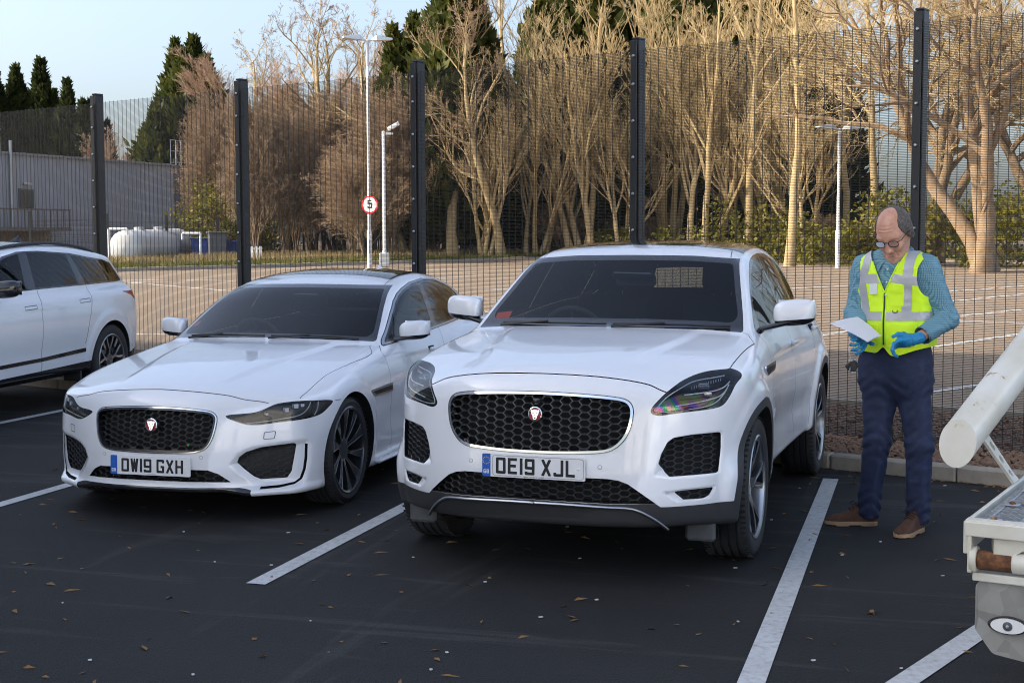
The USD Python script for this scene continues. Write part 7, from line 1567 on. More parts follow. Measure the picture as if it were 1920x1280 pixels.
def head_field(p):
    q = (p - HC) @ HM / HS; f, l, u = q[:, 0], q[:, 1], q[:, 2]; al = np.abs(l)
    sk = (np.sqrt(((f + .012) / .098) ** 2 + (l / (.076 + .004 * sstep(0, -.05, f))) ** 2 + ((u - .032) / .088) ** 2) - 1) * .080
    fc = (np.sqrt(((f - .020) / .070) ** 2 + (l / .060) ** 2 + ((u + .045) / .082) ** 2) - 1) * .062
    d = smin(sk, fc, .05)
    jaw = np.sqrt(((f - .040) / .048) ** 2 + (l / .046) ** 2 + ((u + .098) / .030) ** 2); d = smin(d, (jaw - 1) * .032, .035)
    d = smin(d, (np.sqrt(((f - .078) / .016) ** 2 + (l / .014) ** 2 + ((u + .112) / .013) ** 2) - 1) * .013, .02)            # chin
    d = smin(d, rcone(np.c_[f, al, u], np.array([.080, .008, .018]), np.array([.070, .046, .016]), .0085, .007), .02)        # brow
    nose = rcone(np.c_[f, l, u], np.array([.086, 0, .006]), np.array([.108, 0, -.040]), .0075, .0125); d = smin(d, nose, .016); d = smin(d, np.sqrt((f - .098) ** 2 + (al - .012) ** 2 + (u + .044) ** 2) - .0085, .010)
    d = smax(d, -(np.sqrt(((f - .094) / .018) ** 2 + ((al - .033) / .019) ** 2 + ((u + .002) / .012) ** 2) - 1) * .012, .014)  # eye sockets
    d = smin(d, np.sqrt((f - .072) ** 2 + (al - .032) ** 2 + (u + .002) ** 2) - .0145, .004)                                   # lids over the eyes
    d = smin(d, (np.sqrt(((f - .068) / .020) ** 2 + ((al - .040) / .016) ** 2 + ((u + .036) / .016) ** 2) - 1) * .016, .022)   # cheeks
    d = smin(d, (np.sqrt(((f - .091) / .009) ** 2 + (l / .025) ** 2 + ((u + .072) / .0055) ** 2) - 1) * .006, .008)            # upper lip
    d = smin(d, (np.sqrt(((f - .089) / .009) ** 2 + (l / .021) ** 2 + ((u + .083) / .0060) ** 2) - 1) * .006, .008)            # lower lip
    d = smax(d, -(np.sqrt(((f - .100) / .010) ** 2 + (l / .024) ** 2 + ((u + .0775) / .0018) ** 2) - 1) * .0022, .003)         # mouth
    fold = np.abs(al - (.020 + .30 * (-.045 - u))) ; d = d + .0022 * np.exp(-(fold / .004) ** 2) * sstep(-.036, -.048, u) * sstep(-.092, -.080, u) * sstep(.06, .07, f)
    ear = np.sqrt(((f + .012 + .15 * (u + .01)) / .019) ** 2 + ((al - .080) / .0095) ** 2 + ((u + .006) / .032) ** 2); d = smin(d, (ear - 1) * .010, .010)
    d = smax(d, -(np.sqrt(((f + .008) / .010) ** 2 + ((al - .091) / .007) ** 2 + ((u + .002) / .020) ** 2) - 1) * .007, .006)
    d = d + .0012 * np.sin(u * 420) * sstep(.045, .055, u) * sstep(.095, .08, u) * sstep(.06, .08, f) * sstep(.05, .03, al)
    return d * HS
NK = bp(0, .05, 1.545)
def body_field(p):
    d = smin(head_field(p), rcone(p, HC + HM @ np.array([-.030, 0, -.060]), NK, .058, .064), .03)
    d = smin(d, torso_field(p, -.02), .04)
    for S, E, W in ((JT['shR'], JT['elR'], JT['wrR']), (JT['shL'], JT['elL'], JT['wrL'])): d = smin(d, smin(rcone(p, S, E, .05, .04), rcone(p, E, W, .041, .029), .02), .03)
    for k in LEGS.values(): d = smin(d, smin(rcone(p, k['hip'], k['kn'], .085, .055), rcone(p, k['kn'], k['an'], .055, .04), .02), .04)
    return d
bv, bf = mesh_field(body_field, (-.36, -.20, .03), (.36, .46, 1.82), .0095)
bv, bf = refine(bv, bf, lambda m: np.where(np.linalg.norm(m - HC, axis=1) < .18, .0042, .03), body_field, rounds=3)
BD = part(MAN, 'body', (bv, bf), 'skin', normals=field_normals(body_field, bv))
# hair: a close cut band round the back and the sides, thin on top
def hair_field(p):
    q = (p - HC) @ HM / HS; f, l, u = q[:, 0], q[:, 1], q[:, 2]; al = np.abs(l)
    n = .006 * (meshkit.fbm(p * 60, 2, 2) - .5)
    line = np.maximum(np.maximum(f - np.interp(u, [-.06, -.02, .03, .06, .085, .11, .13], [-.040, .004, .040, .046, .030, -.015, -.07]) - .30 * (al - .05), -.062 - u + .25 * f), -.5)
    return np.maximum(head_field(p) - .0055 - n, line)
q0, q1 = HC - .16, HC + .16
v, f = mesh_field(hair_field, q0, q1, .0042); part(BD, 'hair', (v, f), 'hair_grey', smooth=True)
# spectacles
GL = part(MAN, 'spectacles', tube([hw(.104, -.011, .004), hw(.106, 0, .008), hw(.104, .011, .004)], .0024, 6), 'frame_black', smooth=True)
for sg in (-1, 1):
    ring = [(sg * (.034 + .0235 * math.copysign(abs(math.cos(a)) ** .75, math.cos(a))), .0 + .0165 * math.copysign(abs(math.sin(a)) ** .75, math.sin(a)) - .004) for a in np.linspace(0, 2 * math.pi, 28, endpoint=False)]
    P = np.array([hw(.1035 - .10 * abs(l) + .0, l, u) for l, u in ring]); part(GL, 'rim', tube(P, .0024, 6, closed=True), 'frame_black', smooth=True)
    c = P.mean(0); n = len(P); part(GL, 'lens', (np.vstack([P, c]), np.stack([np.arange(n), (np.arange(n) + 1) % n, np.full(n, n)], 1)), 'spectacle_glass')
    part(GL, 'temple', tube([hw(.098, sg * .058, .006), hw(.085, sg * .072, .008), hw(.0, sg * .086, .012), hw(-.022, sg * .086, .004)], .0022, 6), 'frame_black', smooth=True)
# shirt, collar, cuffs
def shirt_cut(v):
    c = JT['wrL'] * .80 + JT['elL'] * .20; ax = (JT['elL'] - JT['wrL']) / np.linalg.norm(JT['elL'] - JT['wrL'])
    d = (v - c) @ ax + 9 * (np.linalg.norm(v - JT['wrL'], axis=1) > .14); nk = np.linalg.norm(v - NK - [0, 0, .02], axis=1) - .078
    return np.minimum(np.minimum(d, nk), v[:, 2] - 1.045)
mp(BD, 'shirt', shirt_field, (-.37, -.16, .93), (.37, .45, 1.60), .0085, 'shirt_check', cut=shirt_cut)
col = []
for sg in (-1, 1):
    pts = np.array([bp(0, -.055, 1.600), bp(sg * .055, -.035, 1.603), bp(sg * .077, .03, 1.580), bp(sg * .060, .10, 1.548), bp(sg * .018, .138, 1.520)]); out = np.array([bp(0, -.085, 1.558), bp(sg * .080, -.055, 1.562), bp(sg * .108, .03, 1.535), bp(sg * .090, .115, 1.497), bp(sg * .050, .165, 1.462)])
    A, B = smooth_poly(pts, 20, False), smooth_poly(out, 20, False); mid = (A + B) / 2 + [0, 0, .012]; V = np.vstack([A, mid, B]); i = np.arange(19); col.append((V, np.vstack([np.stack([i, i + 1, i + 21, i + 20], 1), np.stack([i + 20, i + 21, i + 41, i + 40], 1)])))
for c_ in col: part(BD, 'collar', c_, 'shirt_check', smooth=True)
for k in range(3): part(BD, 'shirt_button', moved(trimesh.creation.icosphere(1, .0055), bp(.0, .155 + .012 * k, 1.475 - .07 * k)), 'button_white', smooth=True)
part(BD, 'cuff', tube([JT['wrL'] * .84 + JT['elL'] * .16, JT['wrL'] * .66 + JT['elL'] * .34], [.049, .0475], 20, False), 'shirt_check', smooth=True)
# trousers and shoes
mp(BD, 'trousers', trouser_field, (-.36, -.10, .03), (.36, .50, 1.07), .0095, 'trouser_navy')
def shoe(toe, heel, name_lab):
    toe, heel = np.array(toe, float), np.array(heel, float); d = toe - heel; L = np.linalg.norm(d); d /= L; n = np.array([-d[1], d[0]])
    def W(u, w, z): p = heel + d * u + n * w; return np.array([p[0], p[1], z])
    def fld(p):
        q = p[:, :2] - heel; u, w, z = (q @ d) / L, q @ n, p[:, 2]; hw_ = np.interp(u, [-.05, .05, .25, .45, .68, .85, .96, 1.03], [.020, .033, .036, .038, .047, .044, .030, .012]); top = np.interp(u, [0, .2, .34, .5, .7, .88, 1.0], [.135, .138, .128, .094, .068, .058, .036])
        a = np.abs(w / hw_); zz = (z - .02) / np.maximum(top - .02, .01); return np.maximum((np.maximum(a, 0) ** 2.2 + np.maximum(zz, 0) ** 2.4) ** (1 / 2.3) * .04 - .04, .024 - z) + np.where((u < -.035) | (u > 1.03), .08, 0)
    lo = np.r_[np.minimum(toe, heel) - .07, .0]; hi = np.r_[np.maximum(toe, heel) + .07, .16]; v, f = mesh_field(fld, lo, hi, .0055); s = part(MAN, 'shoe', (v, f), 'suede_brown', smooth=True)
    us = np.linspace(-.03, 1.02, 26); ow = np.interp(us, [-.03, .0, .06, .25, .45, .68, .85, .96, 1.02], [.012, .028, .037, .040, .042, .051, .048, .034, .012]); out = np.vstack([np.c_[us * L, ow], np.c_[us * L, -ow][::-1]])
    m = extrude(Polygon(out), .020, .006); V = heel + m[0][:, :1] * d + m[0][:, 1:2] * n; part(s, 'sole', (np.c_[V, m[0][:, 2]], m[1]), 'crepe_sole'); m = extrude(Polygon(out[(out[:, 0] < .33 * L)]), .012, .0005); V = heel + m[0][:, :1] * d + m[0][:, 1:2] * n; part(s, 'heel', (np.c_[V, m[0][:, 2]], m[1]), 'crepe_sole'); m = extrude(Polygon(out[(out[:, 0] > .55 * L) & (out[:, 0] < .85 * L)]), .010, .0005); V = heel + m[0][:, :1] * d + m[0][:, 1:2] * n; part(s, 'fore_sole', (np.c_[V, m[0][:, 2]], m[1]), 'crepe_sole')
    for u, z in ((.40, .118), (.46, .108), (.52, .097)): part(s, 'lace', tube([W(u * L, -.026, z - .010), W(u * L + .004, 0, z + .003), W(u * L, .026, z - .010)], .0026, 5), 'lace_brown', smooth=True)
    for w in (-1, 1): part(s, 'bow', tube([W(.40 * L, 0, .122), W(.44 * L, w * .03, .136), W(.50 * L, w * .045, .118), W(.46 * L, w * .02, .116)], .0022, 5), 'lace_brown', smooth=True)
shoe((-.345, .335), (-.062, .315), ''); shoe((-.035, -.055), (.148, .165), '')
# hi-vis vest: yellow shell, grey reflective tape, zip, pockets
v, f = mesh_field(vest_field, (-.30, -.06, .98), (.30, .46, 1.62), .008)
lf = lambda v: ((v[:, :2] - CB) @ LF, (v[:, :2] - CB) @ FW, v[:, 2])
def vest_cut(v):
    l, f_, z = lf(v); hem = 1.018 - .028 * np.exp(-((l - .05) / .10) ** 2) * (f_ > 0) + .045 * np.exp(-((l + .012) / .028) ** 2) * (f_ > 0) + .03 * np.maximum(l, 0) / .2
    vn = np.where(f_ > 0, np.abs(l + .010) - np.maximum(z - 1.345, 0) * .46, np.abs(l) - np.maximum(z - 1.50, -.2) * .9)
    arm = np.hypot((np.abs(l) - .215) / .055, (z - 1.44) / .115) - 1
    return np.minimum(np.minimum(z - hem, np.where(z > 1.33, vn, 1)), np.minimum(arm * .05, 1.575 - z))
_, (v, f) = split(v, f, vest_cut(v)); v, f = refine(v, f, lambda m: np.full(len(m), .0075), vest_field, rounds=2)
def region(v, f, d): a, b = split(v, f, d); return a, b
l, f_, z = lf(v)
def strip_d(v, pts, w):
    """distance to a strip of width w along a (l, z) polyline on the front"""
    l, f_, z = lf(v); return np.where(f_ > -.02, line_sdf(np.c_[l, z], np.array(pts, float)) - w / 2, 1)
def strip_b(v, pts, w):
    l, f_, z = lf(v); return np.where(f_ <= -.02, line_sdf(np.c_[l, z], np.array(pts, float)) - w / 2, 1)
tape = np.minimum.reduce([np.abs(z - (1.217 + .02 * l)) - .025, strip_d(v, [(.125, 1.60), (.118, 1.49), (.113, 1.42), (.108, 1.24)], .05), strip_d(v, [(-.120, 1.60), (-.125, 1.49), (-.150, 1.42), (-.125, 1.24)], .05), strip_d(v, [(.025, 1.428), (.20, 1.408)], .048), strip_d(v, [(-.030, 1.425), (-.20, 1.418)], .05), strip_b(v, [(.12, 1.60), (.11, 1.2)], .05), strip_b(v, [(-.12, 1.60), (-.11, 1.2)], .05)])
tp, yl = split(v, f, tape)
VS = part(BD, 'vest', yl, 'hi_vis', normals=field_normals(vest_field, yl[0])); n = field_normals(vest_field, tp[0]); part(VS, 'reflective_tape', (tp[0] + n * .0015, tp[1]), 'reflective_tape', normals=n)
def on_vest(pts, off, nn=24):
    P = np.array([bp(a, .16, b) for a, b in smooth_poly(np.array(pts, float), nn, False)]); 
    for _ in range(30): P[:, :2] -= FW * np.clip(vest_field(P), -.02, .02)[:, None]
    return P + field_normals(vest_field, P) * off
part(VS, 'zip', tube(on_vest([(-.010, 1.345), (-.012, 1.20), (-.010, 1.06)], .002), .0042, 6), 'zip_black', smooth=True)
for s_ in (-1, 1): part(VS, 'zip_binding', tube(on_vest([(-.010 + s_ * .008, 1.345), (-.012 + s_ * .008, 1.20), (-.010 + s_ * .008, 1.06)], .001), .004, 6), 'tape_edge', smooth=True); part(VS, 'neck_binding', tube(on_vest([(-.010, 1.347), (-.010 + s_ * .040, 1.437), (-.010 + s_ * .076, 1.515)], .002), .0038, 6), 'tape_edge', smooth=True)
def patch(corn, off, m, name, parent=VS, th=.002):
    c = np.array(corn, float); u, w = np.meshgrid(np.linspace(0, 1, 9), np.linspace(0, 1, 9), indexing='ij'); g = (1 - u)[..., None] * ((1 - w)[..., None] * c[0] + w[..., None] * c[1]) + u[..., None] * ((1 - w)[..., None] * c[3] + w[..., None] * c[2]); g = g.reshape(-1, 2)
    P = np.array([bp(a, .16, b) for a, b in g])
    for _ in range(30): P[:, :2] -= FW * np.clip(vest_field(P), -.02, .02)[:, None]
    N_ = field_normals(vest_field, P); A = P + N_ * (off + th); i, j = np.meshgrid(np.arange(8), np.arange(8), indexing='ij'); q = np.stack([i * 9 + j, i * 9 + j + 1, (i + 1) * 9 + j + 1, (i + 1) * 9 + j], -1).reshape(-1, 4)
    F = np.vstack([q[:, [0, 1, 2]], q[:, [0, 2, 3]]]); e_ = border(A, F); n_ = len(A); S = np.vstack([np.stack([e_[:, 1], e_[:, 0], e_[:, 0] + n_], 1), np.stack([e_[:, 1], e_[:, 0] + n_, e_[:, 1] + n_], 1)])
    return part(parent, name, (np.vstack([A, P]), np.vstack([F, S])), m, smooth=30)
patch([(.030, 1.395), (.098, 1.390), (.094, 1.345), (.032, 1.352)], .003, 'hi_vis', 'pocket_flap'); patch([(.030, 1.37), (.096, 1.37), (.095, 1.275), (.031, 1.275)], .001, 'hi_vis', 'chest_pocket'); patch([(.040, 1.175), (.165, 1.180), (.165, 1.055), (.040, 1.045)], .001, 'hi_vis', 'lower_pocket'); patch([(-.045, 1.17), (-.15, 1.17), (-.15, 1.06), (-.045, 1.06)][::-1], .001, 'hi_vis', 'lower_pocket')
patch([(-.098, 1.395), (-.052, 1.398), (-.052, 1.338), (-.098, 1.336)], .003, 'tag_white', 'card_pocket')
part(VS, 'ring_loop', tube(on_vest([(.036, 1.252), (.040, 1.240), (.050, 1.236), (.060, 1.241), (.062, 1.253)], .006, 14), .0020, 5), 'zip_black', smooth=True)
# gloved hands: palm, thumb and four fingers each
def glove(wrist, mid, normal_up, name, fingers, thumb, width=.082):
    d = mid - wrist; d = d / np.linalg.norm(d); side_ = np.cross(normal_up, d); side_ /= np.linalg.norm(side_); up_ = np.cross(d, side_)
    W = lambda a, b, c: wrist + d * a + side_ * b + up_ * c
    segs = [(W(-.055, 0, 0), W(.0, 0, 0), .031, .030), (W(0, 0, 0), W(.03, .0, 0), .030, .030)]
    palm = [(W(.02, b * .6, .0), W(.085, b, .002), .018, .0145) for b in (-.032, -.011, .011, .032)]
    fg = []
    for i, b in enumerate((.033, .011, -.011, -.032)):
        pts = [W(.085, b, 0)]; ang = 0; L = [(.040, .026, .022), (.045, .030, .023), (.042, .028, .022), (.033, .022, .020)][i]
        dd, uu = d.copy(), up_.copy()
        for k, (bend, ln) in enumerate(zip(fingers[i], L)):
            dd, uu = dd * math.cos(bend) - uu * math.sin(bend), uu * math.cos(bend) + dd * math.sin(bend); pts.append(pts[-1] + dd * ln)
        for a, b_, ra, rb in zip(pts[:-1], pts[1:], (.0100, .0094, .0088), (.0094, .0088, .0078)): fg.append((a, b_, ra, rb))
    tp_ = [W(*t) for t in thumb]; th = list(zip(tp_[:-1], tp_[1:], (.0155, .0115, .0105), (.0115, .0105, .0088)))
    def fld(p):
        x = np.full(len(p), 9.0)
        for a, b, ra, rb in segs + palm: x = smin(x, rcone(p, a, b, ra, rb), .018)
        hand = x; fl = np.full(len(p), 9.0)
        for a, b, ra, rb in fg: fl = smin(fl, rcone(p, a, b, ra, rb), .0025)
        tl = np.full(len(p), 9.0)
        for a, b, ra, rb in th: tl = smin(tl, rcone(p, a, b, ra, rb), .006)
        x = smin(hand, fl, .010); x = smin(x, tl, .012)
        return x + .0012 * np.sin((p @ d) * 260) * np.exp(-(((p - wrist) @ d) / .04) ** 2) + .003 * (meshkit.noise(p * 70, 4) - .5)
    allp = np.vstack([np.vstack([s[0], s[1]]) for s in segs + palm + fg + th]); v, f = mesh_field(fld, allp.min(0) - .04, allp.max(0) + .04, .0032)
    return part(MAN, name, (v, f), 'glove_blue', smooth=True)
glove(np.array([-.005, -.128, 1.100]), np.array([-.080, -.150, 1.085]), np.array([-.10, .55, .80]), 'glove', [(.25, .55, .35), (.45, .70, .45), (.55, .85, .5), (.60, .9, .6)], [(.012, .022, .006), (.045, .038, .026), (.078, .040, .034), (.108, .030, .030)])
glove(np.array([-.262, .010, 1.120]), np.array([-.255, -.055, 1.098]), np.array([.85, .10, .50]), 'glove', [(.5, .75, .5), (.6, 1.0, .7), (.75, 1.1, .8), (.85, 1.2, .9)], [(.012, .024, .010), (.045, .040, .026), (.075, .044, .038), (.100, .040, .044)])
# the sheets of paper he reads from and the bunch of keys in his right hand: things of their own
MW = lambda p: at(7.62, 2.155) + np.array([*(SIDE * p[0] + VIEW * p[1]), p[2]])
def sheet_patch(A, B, C, D, sag, z0, k=10):
    u, w = np.meshgrid(np.linspace(0, 1, k), np.linspace(0, 1, k), indexing='ij'); A, B, C, D = map(np.array, (A, B, C, D))
    g = (1 - u)[..., None] * ((1 - w)[..., None] * A + w[..., None] * B) + u[..., None] * ((1 - w)[..., None] * D + w[..., None] * C); g[..., 2] += z0 - sag * (4 * u * (1 - u)) + .006 * np.sin(w * 3) ; return g.reshape(-1, 3)
SR = np.array([[SIDE[0], VIEW[0], 0], [SIDE[1], VIEW[1], 0], [0, 0, 1.0]])
PA = thing('paper_sheets', 'white paper sheets held in front of the man, their corner pointing at the nearest car', 'papers', at(7.62, 2.155), math.atan2(SIDE[1], SIDE[0]))
for k in range(3):
    top = sheet_patch((-.430 + .004 * k, -.06, 1.186), (-.238, .095, 1.212), (-.148 + .003 * k, -.045, 1.118), (-.252, -.185, 1.095), -.006, -.0016 * k); i, j = np.meshgrid(np.arange(9), np.arange(9), indexing='ij'); q = np.stack([i * 10 + j, i * 10 + j + 1, (i + 1) * 10 + j + 1, (i + 1) * 10 + j], -1).reshape(-1, 4); F = np.vstack([q[:, [0, 1, 2]], q[:, [0, 2, 3]]])
    bot = top - [0, 0, .0006]; e_ = border(top, F); n_ = len(top); part(PA, 'paper_sheet', (np.vstack([top, bot]), np.vstack([F[:, ::-1], F + n_, np.stack([e_[:, 0], e_[:, 1], e_[:, 1] + n_], 1), np.stack([e_[:, 0], e_[:, 1] + n_, e_[:, 0] + n_], 1)])), 'paper_white', smooth=30)
KY = thing('key_bunch', 'bunch of car keys and tags on a wire ring hanging from the blue glove', 'keys', at(7.62, 2.155), math.atan2(SIDE[1], SIDE[0]))
kc = np.array([-.300, -.075, 1.045]); an = np.linspace(0, 2 * math.pi, 36, endpoint=False); part(KY, 'wire_ring', tube(np.c_[kc[0] + .026 * np.cos(an), kc[1] + .006 * np.sin(an), kc[2] + .058 * np.sin(an)], .0016, 6, closed=True), 'key_silver', smooth=True)
rk = np.random.default_rng(3); pv = kc + [0, 0, -.058]
for k in range(9):
    a = (k - 4) * .22 + rk.normal(0, .06); L = rk.uniform(.045, .075); Rm = rotz(rk.uniform(-.9, .9)) @ roty(a); m_ = ['key_black', 'key_black', 'key_green', 'key_black', 'tag_white', 'key_silver', 'key_black', 'tag_white', 'key_black'][k]
    fb = part(KY, 'key_fob' if 'tag' not in m_ else 'key_tag', moved(moved(rbox((.032, .011, L), .005), (0, 0, -L / 2 - .006)), pv + [.004 * (k - 4), .006 * ((k * 7) % 3 - 1), 0], Rm), m_, smooth=50); part(fb, 'split_ring', moved(tube(np.c_[.008 * np.cos(an[::2]), 0 * an[::2], .008 * np.sin(an[::2])], .0011, 5, closed=True), pv + [.004 * (k - 4), .006 * ((k * 7) % 3 - 1), .002]), 'key_silver')

# ------------------------------------------------------------------ loading platform of a car transporter at the lower right
mat('white_chipped', {'tc': ('texture_coordinate', {}), 'n': ('noise_texture', {'scale': 9.0, 'detail': 8.0, 'roughness': .72}), 'r': ('rgb_ramp', {'ramp': [(.0, (.16, .06, .025)), (.30, (.22, .09, .035)), (.335, (.62, .55, .40)), (.37, (.70, .68, .60)), (1, (.76, .75, .70))]}), 'n2': ('noise_texture', {'scale': 3.0, 'detail': 4.0}), 'r2': ('rgb_ramp', {'ramp': [(.3, (.80, .77, .68)), (.65, (1, 1, 1))]}), 'm': ('mix', {'mix_type': 'multiply', 'fac': 1.0}), 'b': ('bump', {'strength': .25, 'distance': .003}), 'p': ('principled_bsdf', {'roughness': .45, 'coat_weight': .2})},
    [('tc.object', 'n.vector'), ('n.fac', 'r.fac'), ('tc.object', 'n2.vector'), ('n2.fac', 'r2.fac'), ('r.color', 'm.color1'), ('r2.color', 'm.color2'), ('m.color', 'p.base_color'), ('n.fac', 'b.height'), ('b.normal', 'p.normal')])
mat('rust', {'tc': ('texture_coordinate', {}), 'n': ('noise_texture', {'scale': 22.0, 'detail': 8.0, 'roughness': .7}), 'r': ('rgb_ramp', {'ramp': [(.3, (.035, .016, .010)), (.5, (.13, .052, .022)), (.62, (.22, .10, .04)), (.72, (.55, .48, .32))]}), 'b': ('bump', {'strength': .6, 'distance': .004}), 'p': ('principled_bsdf', {'roughness': .85})}, [('tc.object', 'n.vector'), ('n.fac', 'r.fac'), ('r.color', 'p.base_color'), ('n.fac', 'b.height'), ('b.normal', 'p.normal')])
mat('spangled_zinc', {'tc': ('texture_coordinate', {}), 'v': ('voronoi_texture', {'scale': 16.0}), 'n': ('noise_texture', {'scale': 7.0, 'detail': 5.0}), 'a': ('mix', {'mix_type': 'mix', 'fac': .35}), 'r': ('rgb_ramp', {'ramp': [(.2, (.20, .195, .175)), (.5, (.31, .305, .28)), (.8, (.40, .395, .37))]}), 'p': ('principled_bsdf', {'roughness': .5, 'metallic': .35})}, [('tc.object', 'v.vector'), ('tc.object', 'n.vector'), ('n.color', 'a.color1'), ('v.color', 'a.color2'), ('a.color', 'r.fac'), ('r.color', 'p.base_color')])
TO = at(5.02, 1.65); E1 = VIEW * .86 + SIDE * .51; E1 /= np.linalg.norm(E1); E2 = np.array([E1[1], -E1[0]])      # E1 away along the platform, E2 to its right
TR = np.array([[E2[0], E1[0], 0], [E2[1], E1[1], 0], [0, 0, 1.0]])
TK2 = thing('loading_platform', 'white rusty loading platform with steel grating and a lamp plate, lower right corner', 'loading platform', mat4=np.vstack([np.c_[TR, [TO[0], TO[1], 0]], [0, 0, 0, 1]]))
ZD = .605
part(TK2, 'edge_rail', chamfer_box((.016, 2.6, .12), .003, (.0, 1.31, ZD - .045)), 'white_chipped'); part(TK2, 'front_beam', chamfer_box((1.6, .012, .052), .003, (.80, .0, ZD - .010)), 'white_chipped'); part(TK2, 'beam_flange', chamfer_box((1.6, .05, .010), .002, (.80, .026, ZD + .018)), 'white_chipped')
GR = part(TK2, 'grating', boxes_many(np.array([(.80, .09 + .31 * k, ZD - .03) for k in range(8)]), (1.56, .006, .05)), 'galvanised', kind='stuff')
def serrated(y):
    x = np.arange(.03, 1.55, .0165); n = len(x); up = .006 * (np.arange(n) % 2); top = np.c_[x, ZD + .010 + up]; P = Polygon(np.vstack([top, [(x[-1], ZD - .03), (x[0], ZD - .03)]])); v, f = extrude(P, .006); return np.c_[v[:, 0], y + v[:, 2], v[:, 1]], f[:, ::-1]
for k in range(34): part(TK2, 'serrated_bar', serrated(.055 + .0585 * k), 'galvanised')
for k in range(7): part(TK2, 'bearing_bar', chamfer_box((.010, 2.2, .012), .002, (.06 + .115 * k, 1.12, ZD + .006)), 'galvanised')
for j in range(4):
    cl = part(TK2, 'clamp_plate', chamfer_box((.055, .05, .006), .002, (.085, .075 + .34 * j, ZD + .016)), 'galvanised'); part(cl, 'clamp_bolt', moved(lathe([(.013, 0), (.013, .006), (.008, .010), (.0001, .011)], 10), (.085, .075 + .34 * j, ZD + .018)), 'rust', smooth=40)
part(TK2, 'cheek_plate', moved(extrude(Polygon(round_poly([(0, 0), (.0, .16), (.05, .16), (.10, .08), (.10, 0)], .012)), .014), (.010, .0, ZD - .175), np.array([[0, 0, 1.0], [1, 0, 0], [0, 1, 0]])), 'white_chipped'); part(TK2, 'roller_end', moved(lathe([(.0001, -.012), (.046, -.012), (.050, 0), (.046, .012), (.0001, .012)], 24, 'y'), (.03, .03, ZD - .125), rotz(math.pi / 2)), 'white_chipped', smooth=40)
part(TK2, 'rusty_roller', moved(lathe([(.030, 0), (.034, .004), (.034, .125), (.031, .128)], 24), (.035, .03, ZD - .125), roty(math.pi / 2)), 'rust', smooth=40); part(TK2, 'white_roller', moved(lathe([(.031, 0), (.038, .004), (.038, 1.40), (.03, 1.404)], 24), (.163, .03, ZD - .125), roty(math.pi / 2)), 'white_chipped', smooth=40)
part(TK2, 'lower_beam', chamfer_box((1.55, .06, .030), .004, (.80, .045, ZD - .188)), 'white_chipped'); part(TK2, 'cross_member', moved(chamfer_box((1.5, .05, .05), .004), (.80, .30, ZD - .08), rotz(.25)), 'white_chipped')
part(TK2, 'inner_plate', moved(extrude(Polygon([(0, 0), (.0, .11), (.16, .11)]), .010), (.10, .012, ZD - .145), np.array([[1.0, 0, 0], [0, 0, 1.0], [0, 1, 0]])), 'white_chipped')
pl_ = round_poly([(0, 0), (.04, -.13), (.16, -.235), (.9, -.30), (.9, .02), (0, .02)], .035); P = Polygon(np.array(round_poly([(.035, .012), (.035, -.17), (.10, -.255), (.95, -.36), (.95, .012)], .03)))
PLZ = part(TK2, 'lamp_plate', moved(extrude(P, .010), (0, .036, ZD - .215), np.array([[1.0, 0, 0], [0, 0, 1.0], [0, 1, 0]])), 'spangled_zinc'); part(PLZ, 'plate_lip', moved(extrude(P.difference(P.buffer(-.006)), .012), (0, .034, ZD - .215), np.array([[1.0, 0, 0], [0, 0, 1.0], [0, 1, 0]])), 'spangled_zinc')
RX = np.array([[1.0, 0, 0], [0, 0, -1.0], [0, 1, 0]]); lc = np.array([.155, .030, ZD - .355])
def oval(a, b, p=1.35): t = np.linspace(0, 2 * math.pi, 40, endpoint=False); return Polygon(np.c_[a * np.sign(np.cos(t)) * np.abs(np.cos(t)) ** p, b * np.sign(np.sin(t)) * np.abs(np.sin(t))])
LM = part(TK2, 'marker_lamp', moved(extrude(oval(.072, .033, 1.15), .012), lc, RX), 'rubber'); part(LM, 'lamp_lens', moved(extrude(oval(.060, .027, 1.0), .008, .012), lc, RX), 'sign_white'); part(LM, 'lamp_boss', moved(lathe([(.017, .012), (.017, .022), (.011, .025), (.0001, .026)], 20), lc, RX), 'grey_plastic', smooth=40); part(LM, 'lamp_screw', moved(lathe([(.007, .02), (.006, .028), (.0001, .029)], 12), lc, RX), 'galvanised', smooth=40)
for sg in (-1, 1): part(LM, 'lamp_ear', moved(lathe([(.010, .004), (.010, .012), (.005, .016), (.0001, .017)], 12), lc + [sg * .060, 0, 0], RX), 'rubber', smooth=40)
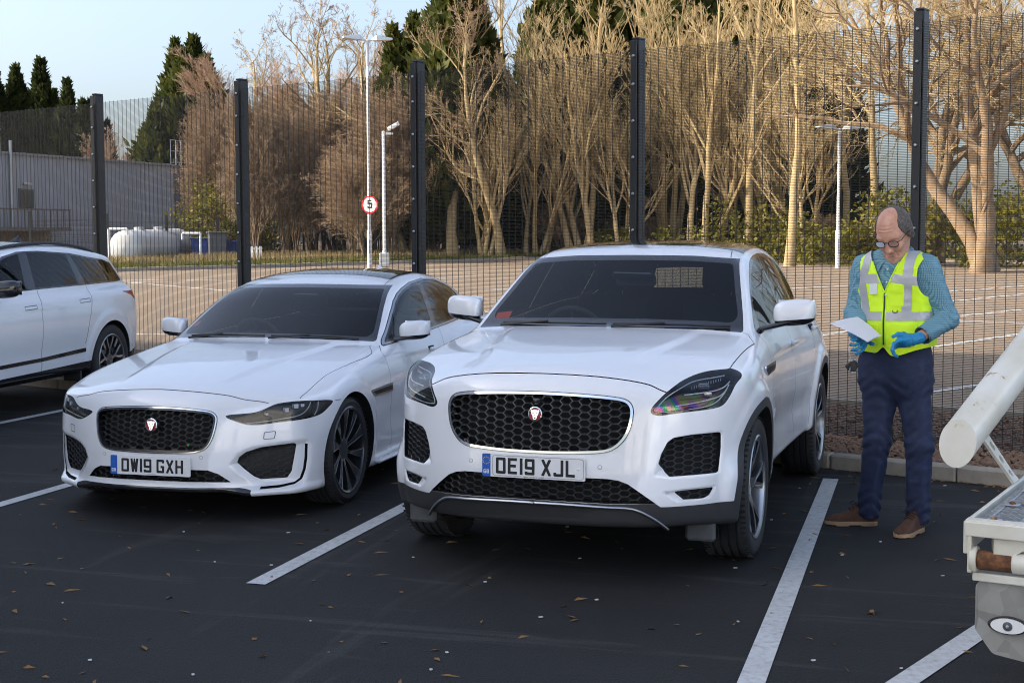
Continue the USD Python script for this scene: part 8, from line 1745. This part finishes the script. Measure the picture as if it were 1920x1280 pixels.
# big white tube with a slanted end on a perforated bracket
inv = lambda p: np.linalg.inv(TR) @ (p - np.array([TO[0], TO[1], 0]))
a, b = inv(at(5.70, 1.835, .805)), inv(at(6.75, 2.80, 1.50)); d = (b - a) / np.linalg.norm(b - a); up = np.array([0, 0, 1.0]) - d * d[2]; up /= np.linalg.norm(up); sd_ = np.cross(up, d)
an = np.linspace(0, 2 * math.pi, 40, endpoint=False); RT_ = .080; ring = lambda c, sl: c + RT_ * (np.cos(an)[:, None] * sd_ + np.sin(an)[:, None] * up) + (np.sin(an) * RT_ * sl)[:, None] * d
r0, r1 = ring(a, .75), ring(b, 0); i = np.arange(40); j = (i + 1) % 40
TU = part(TK2, 'tube_arm', (np.vstack([r0, r1]), np.stack([i, j, j + 40, i + 40], 1)), 'white_chipped', smooth=True); part(TU, 'tube_end', (np.vstack([r0, r0.mean(0)]), np.stack([j, i, np.full(40, 40)], 1)), 'white_chipped')
Q0, Q1 = inv(at(5.86, 2.00, .80)), np.array([.0, .98, ZD - .02]); bd = Q1 - Q0; bl_ = np.linalg.norm(bd); bd /= bl_; bw = np.array([0, 1.0, 0]) - bd * bd[1]; bw /= np.linalg.norm(bw); bn = np.cross(bd, bw)
BP = Polygon([(-.02, -.055), (bl_ * .75, -.040), (bl_, -.055), (bl_ + .02, -.06), (bl_ + .02, .10), (bl_, .06), (bl_ * .75, .040), (-.02, .055)])
for k in range(3): BP = BP.difference(Point(bl_ * (.16 + .27 * k), 0).buffer(.022 - .003 * k))
m = extrude(BP, .012); part(TK2, 'perforated_bracket', (Q0 + m[0][:, :1] * bd + m[0][:, 1:2] * bw + m[0][:, 2:] * bn, m[1]), 'white_chipped')
for y in (.5, 1.6): part(TK2, 'support_leg', chamfer_box((.10, .10, ZD - .12), .008, (1.2, y, (ZD - .12) / 2)), 'white_chipped')

# ------------------------------------------------------------------ the scene
EPACE = build_crossover((-1.742, 7.262), -.047)
SALOON = build_saloon((-4.337, 7.995), .019)
SUV = build_large_suv((-8.91, 9.90), .08)
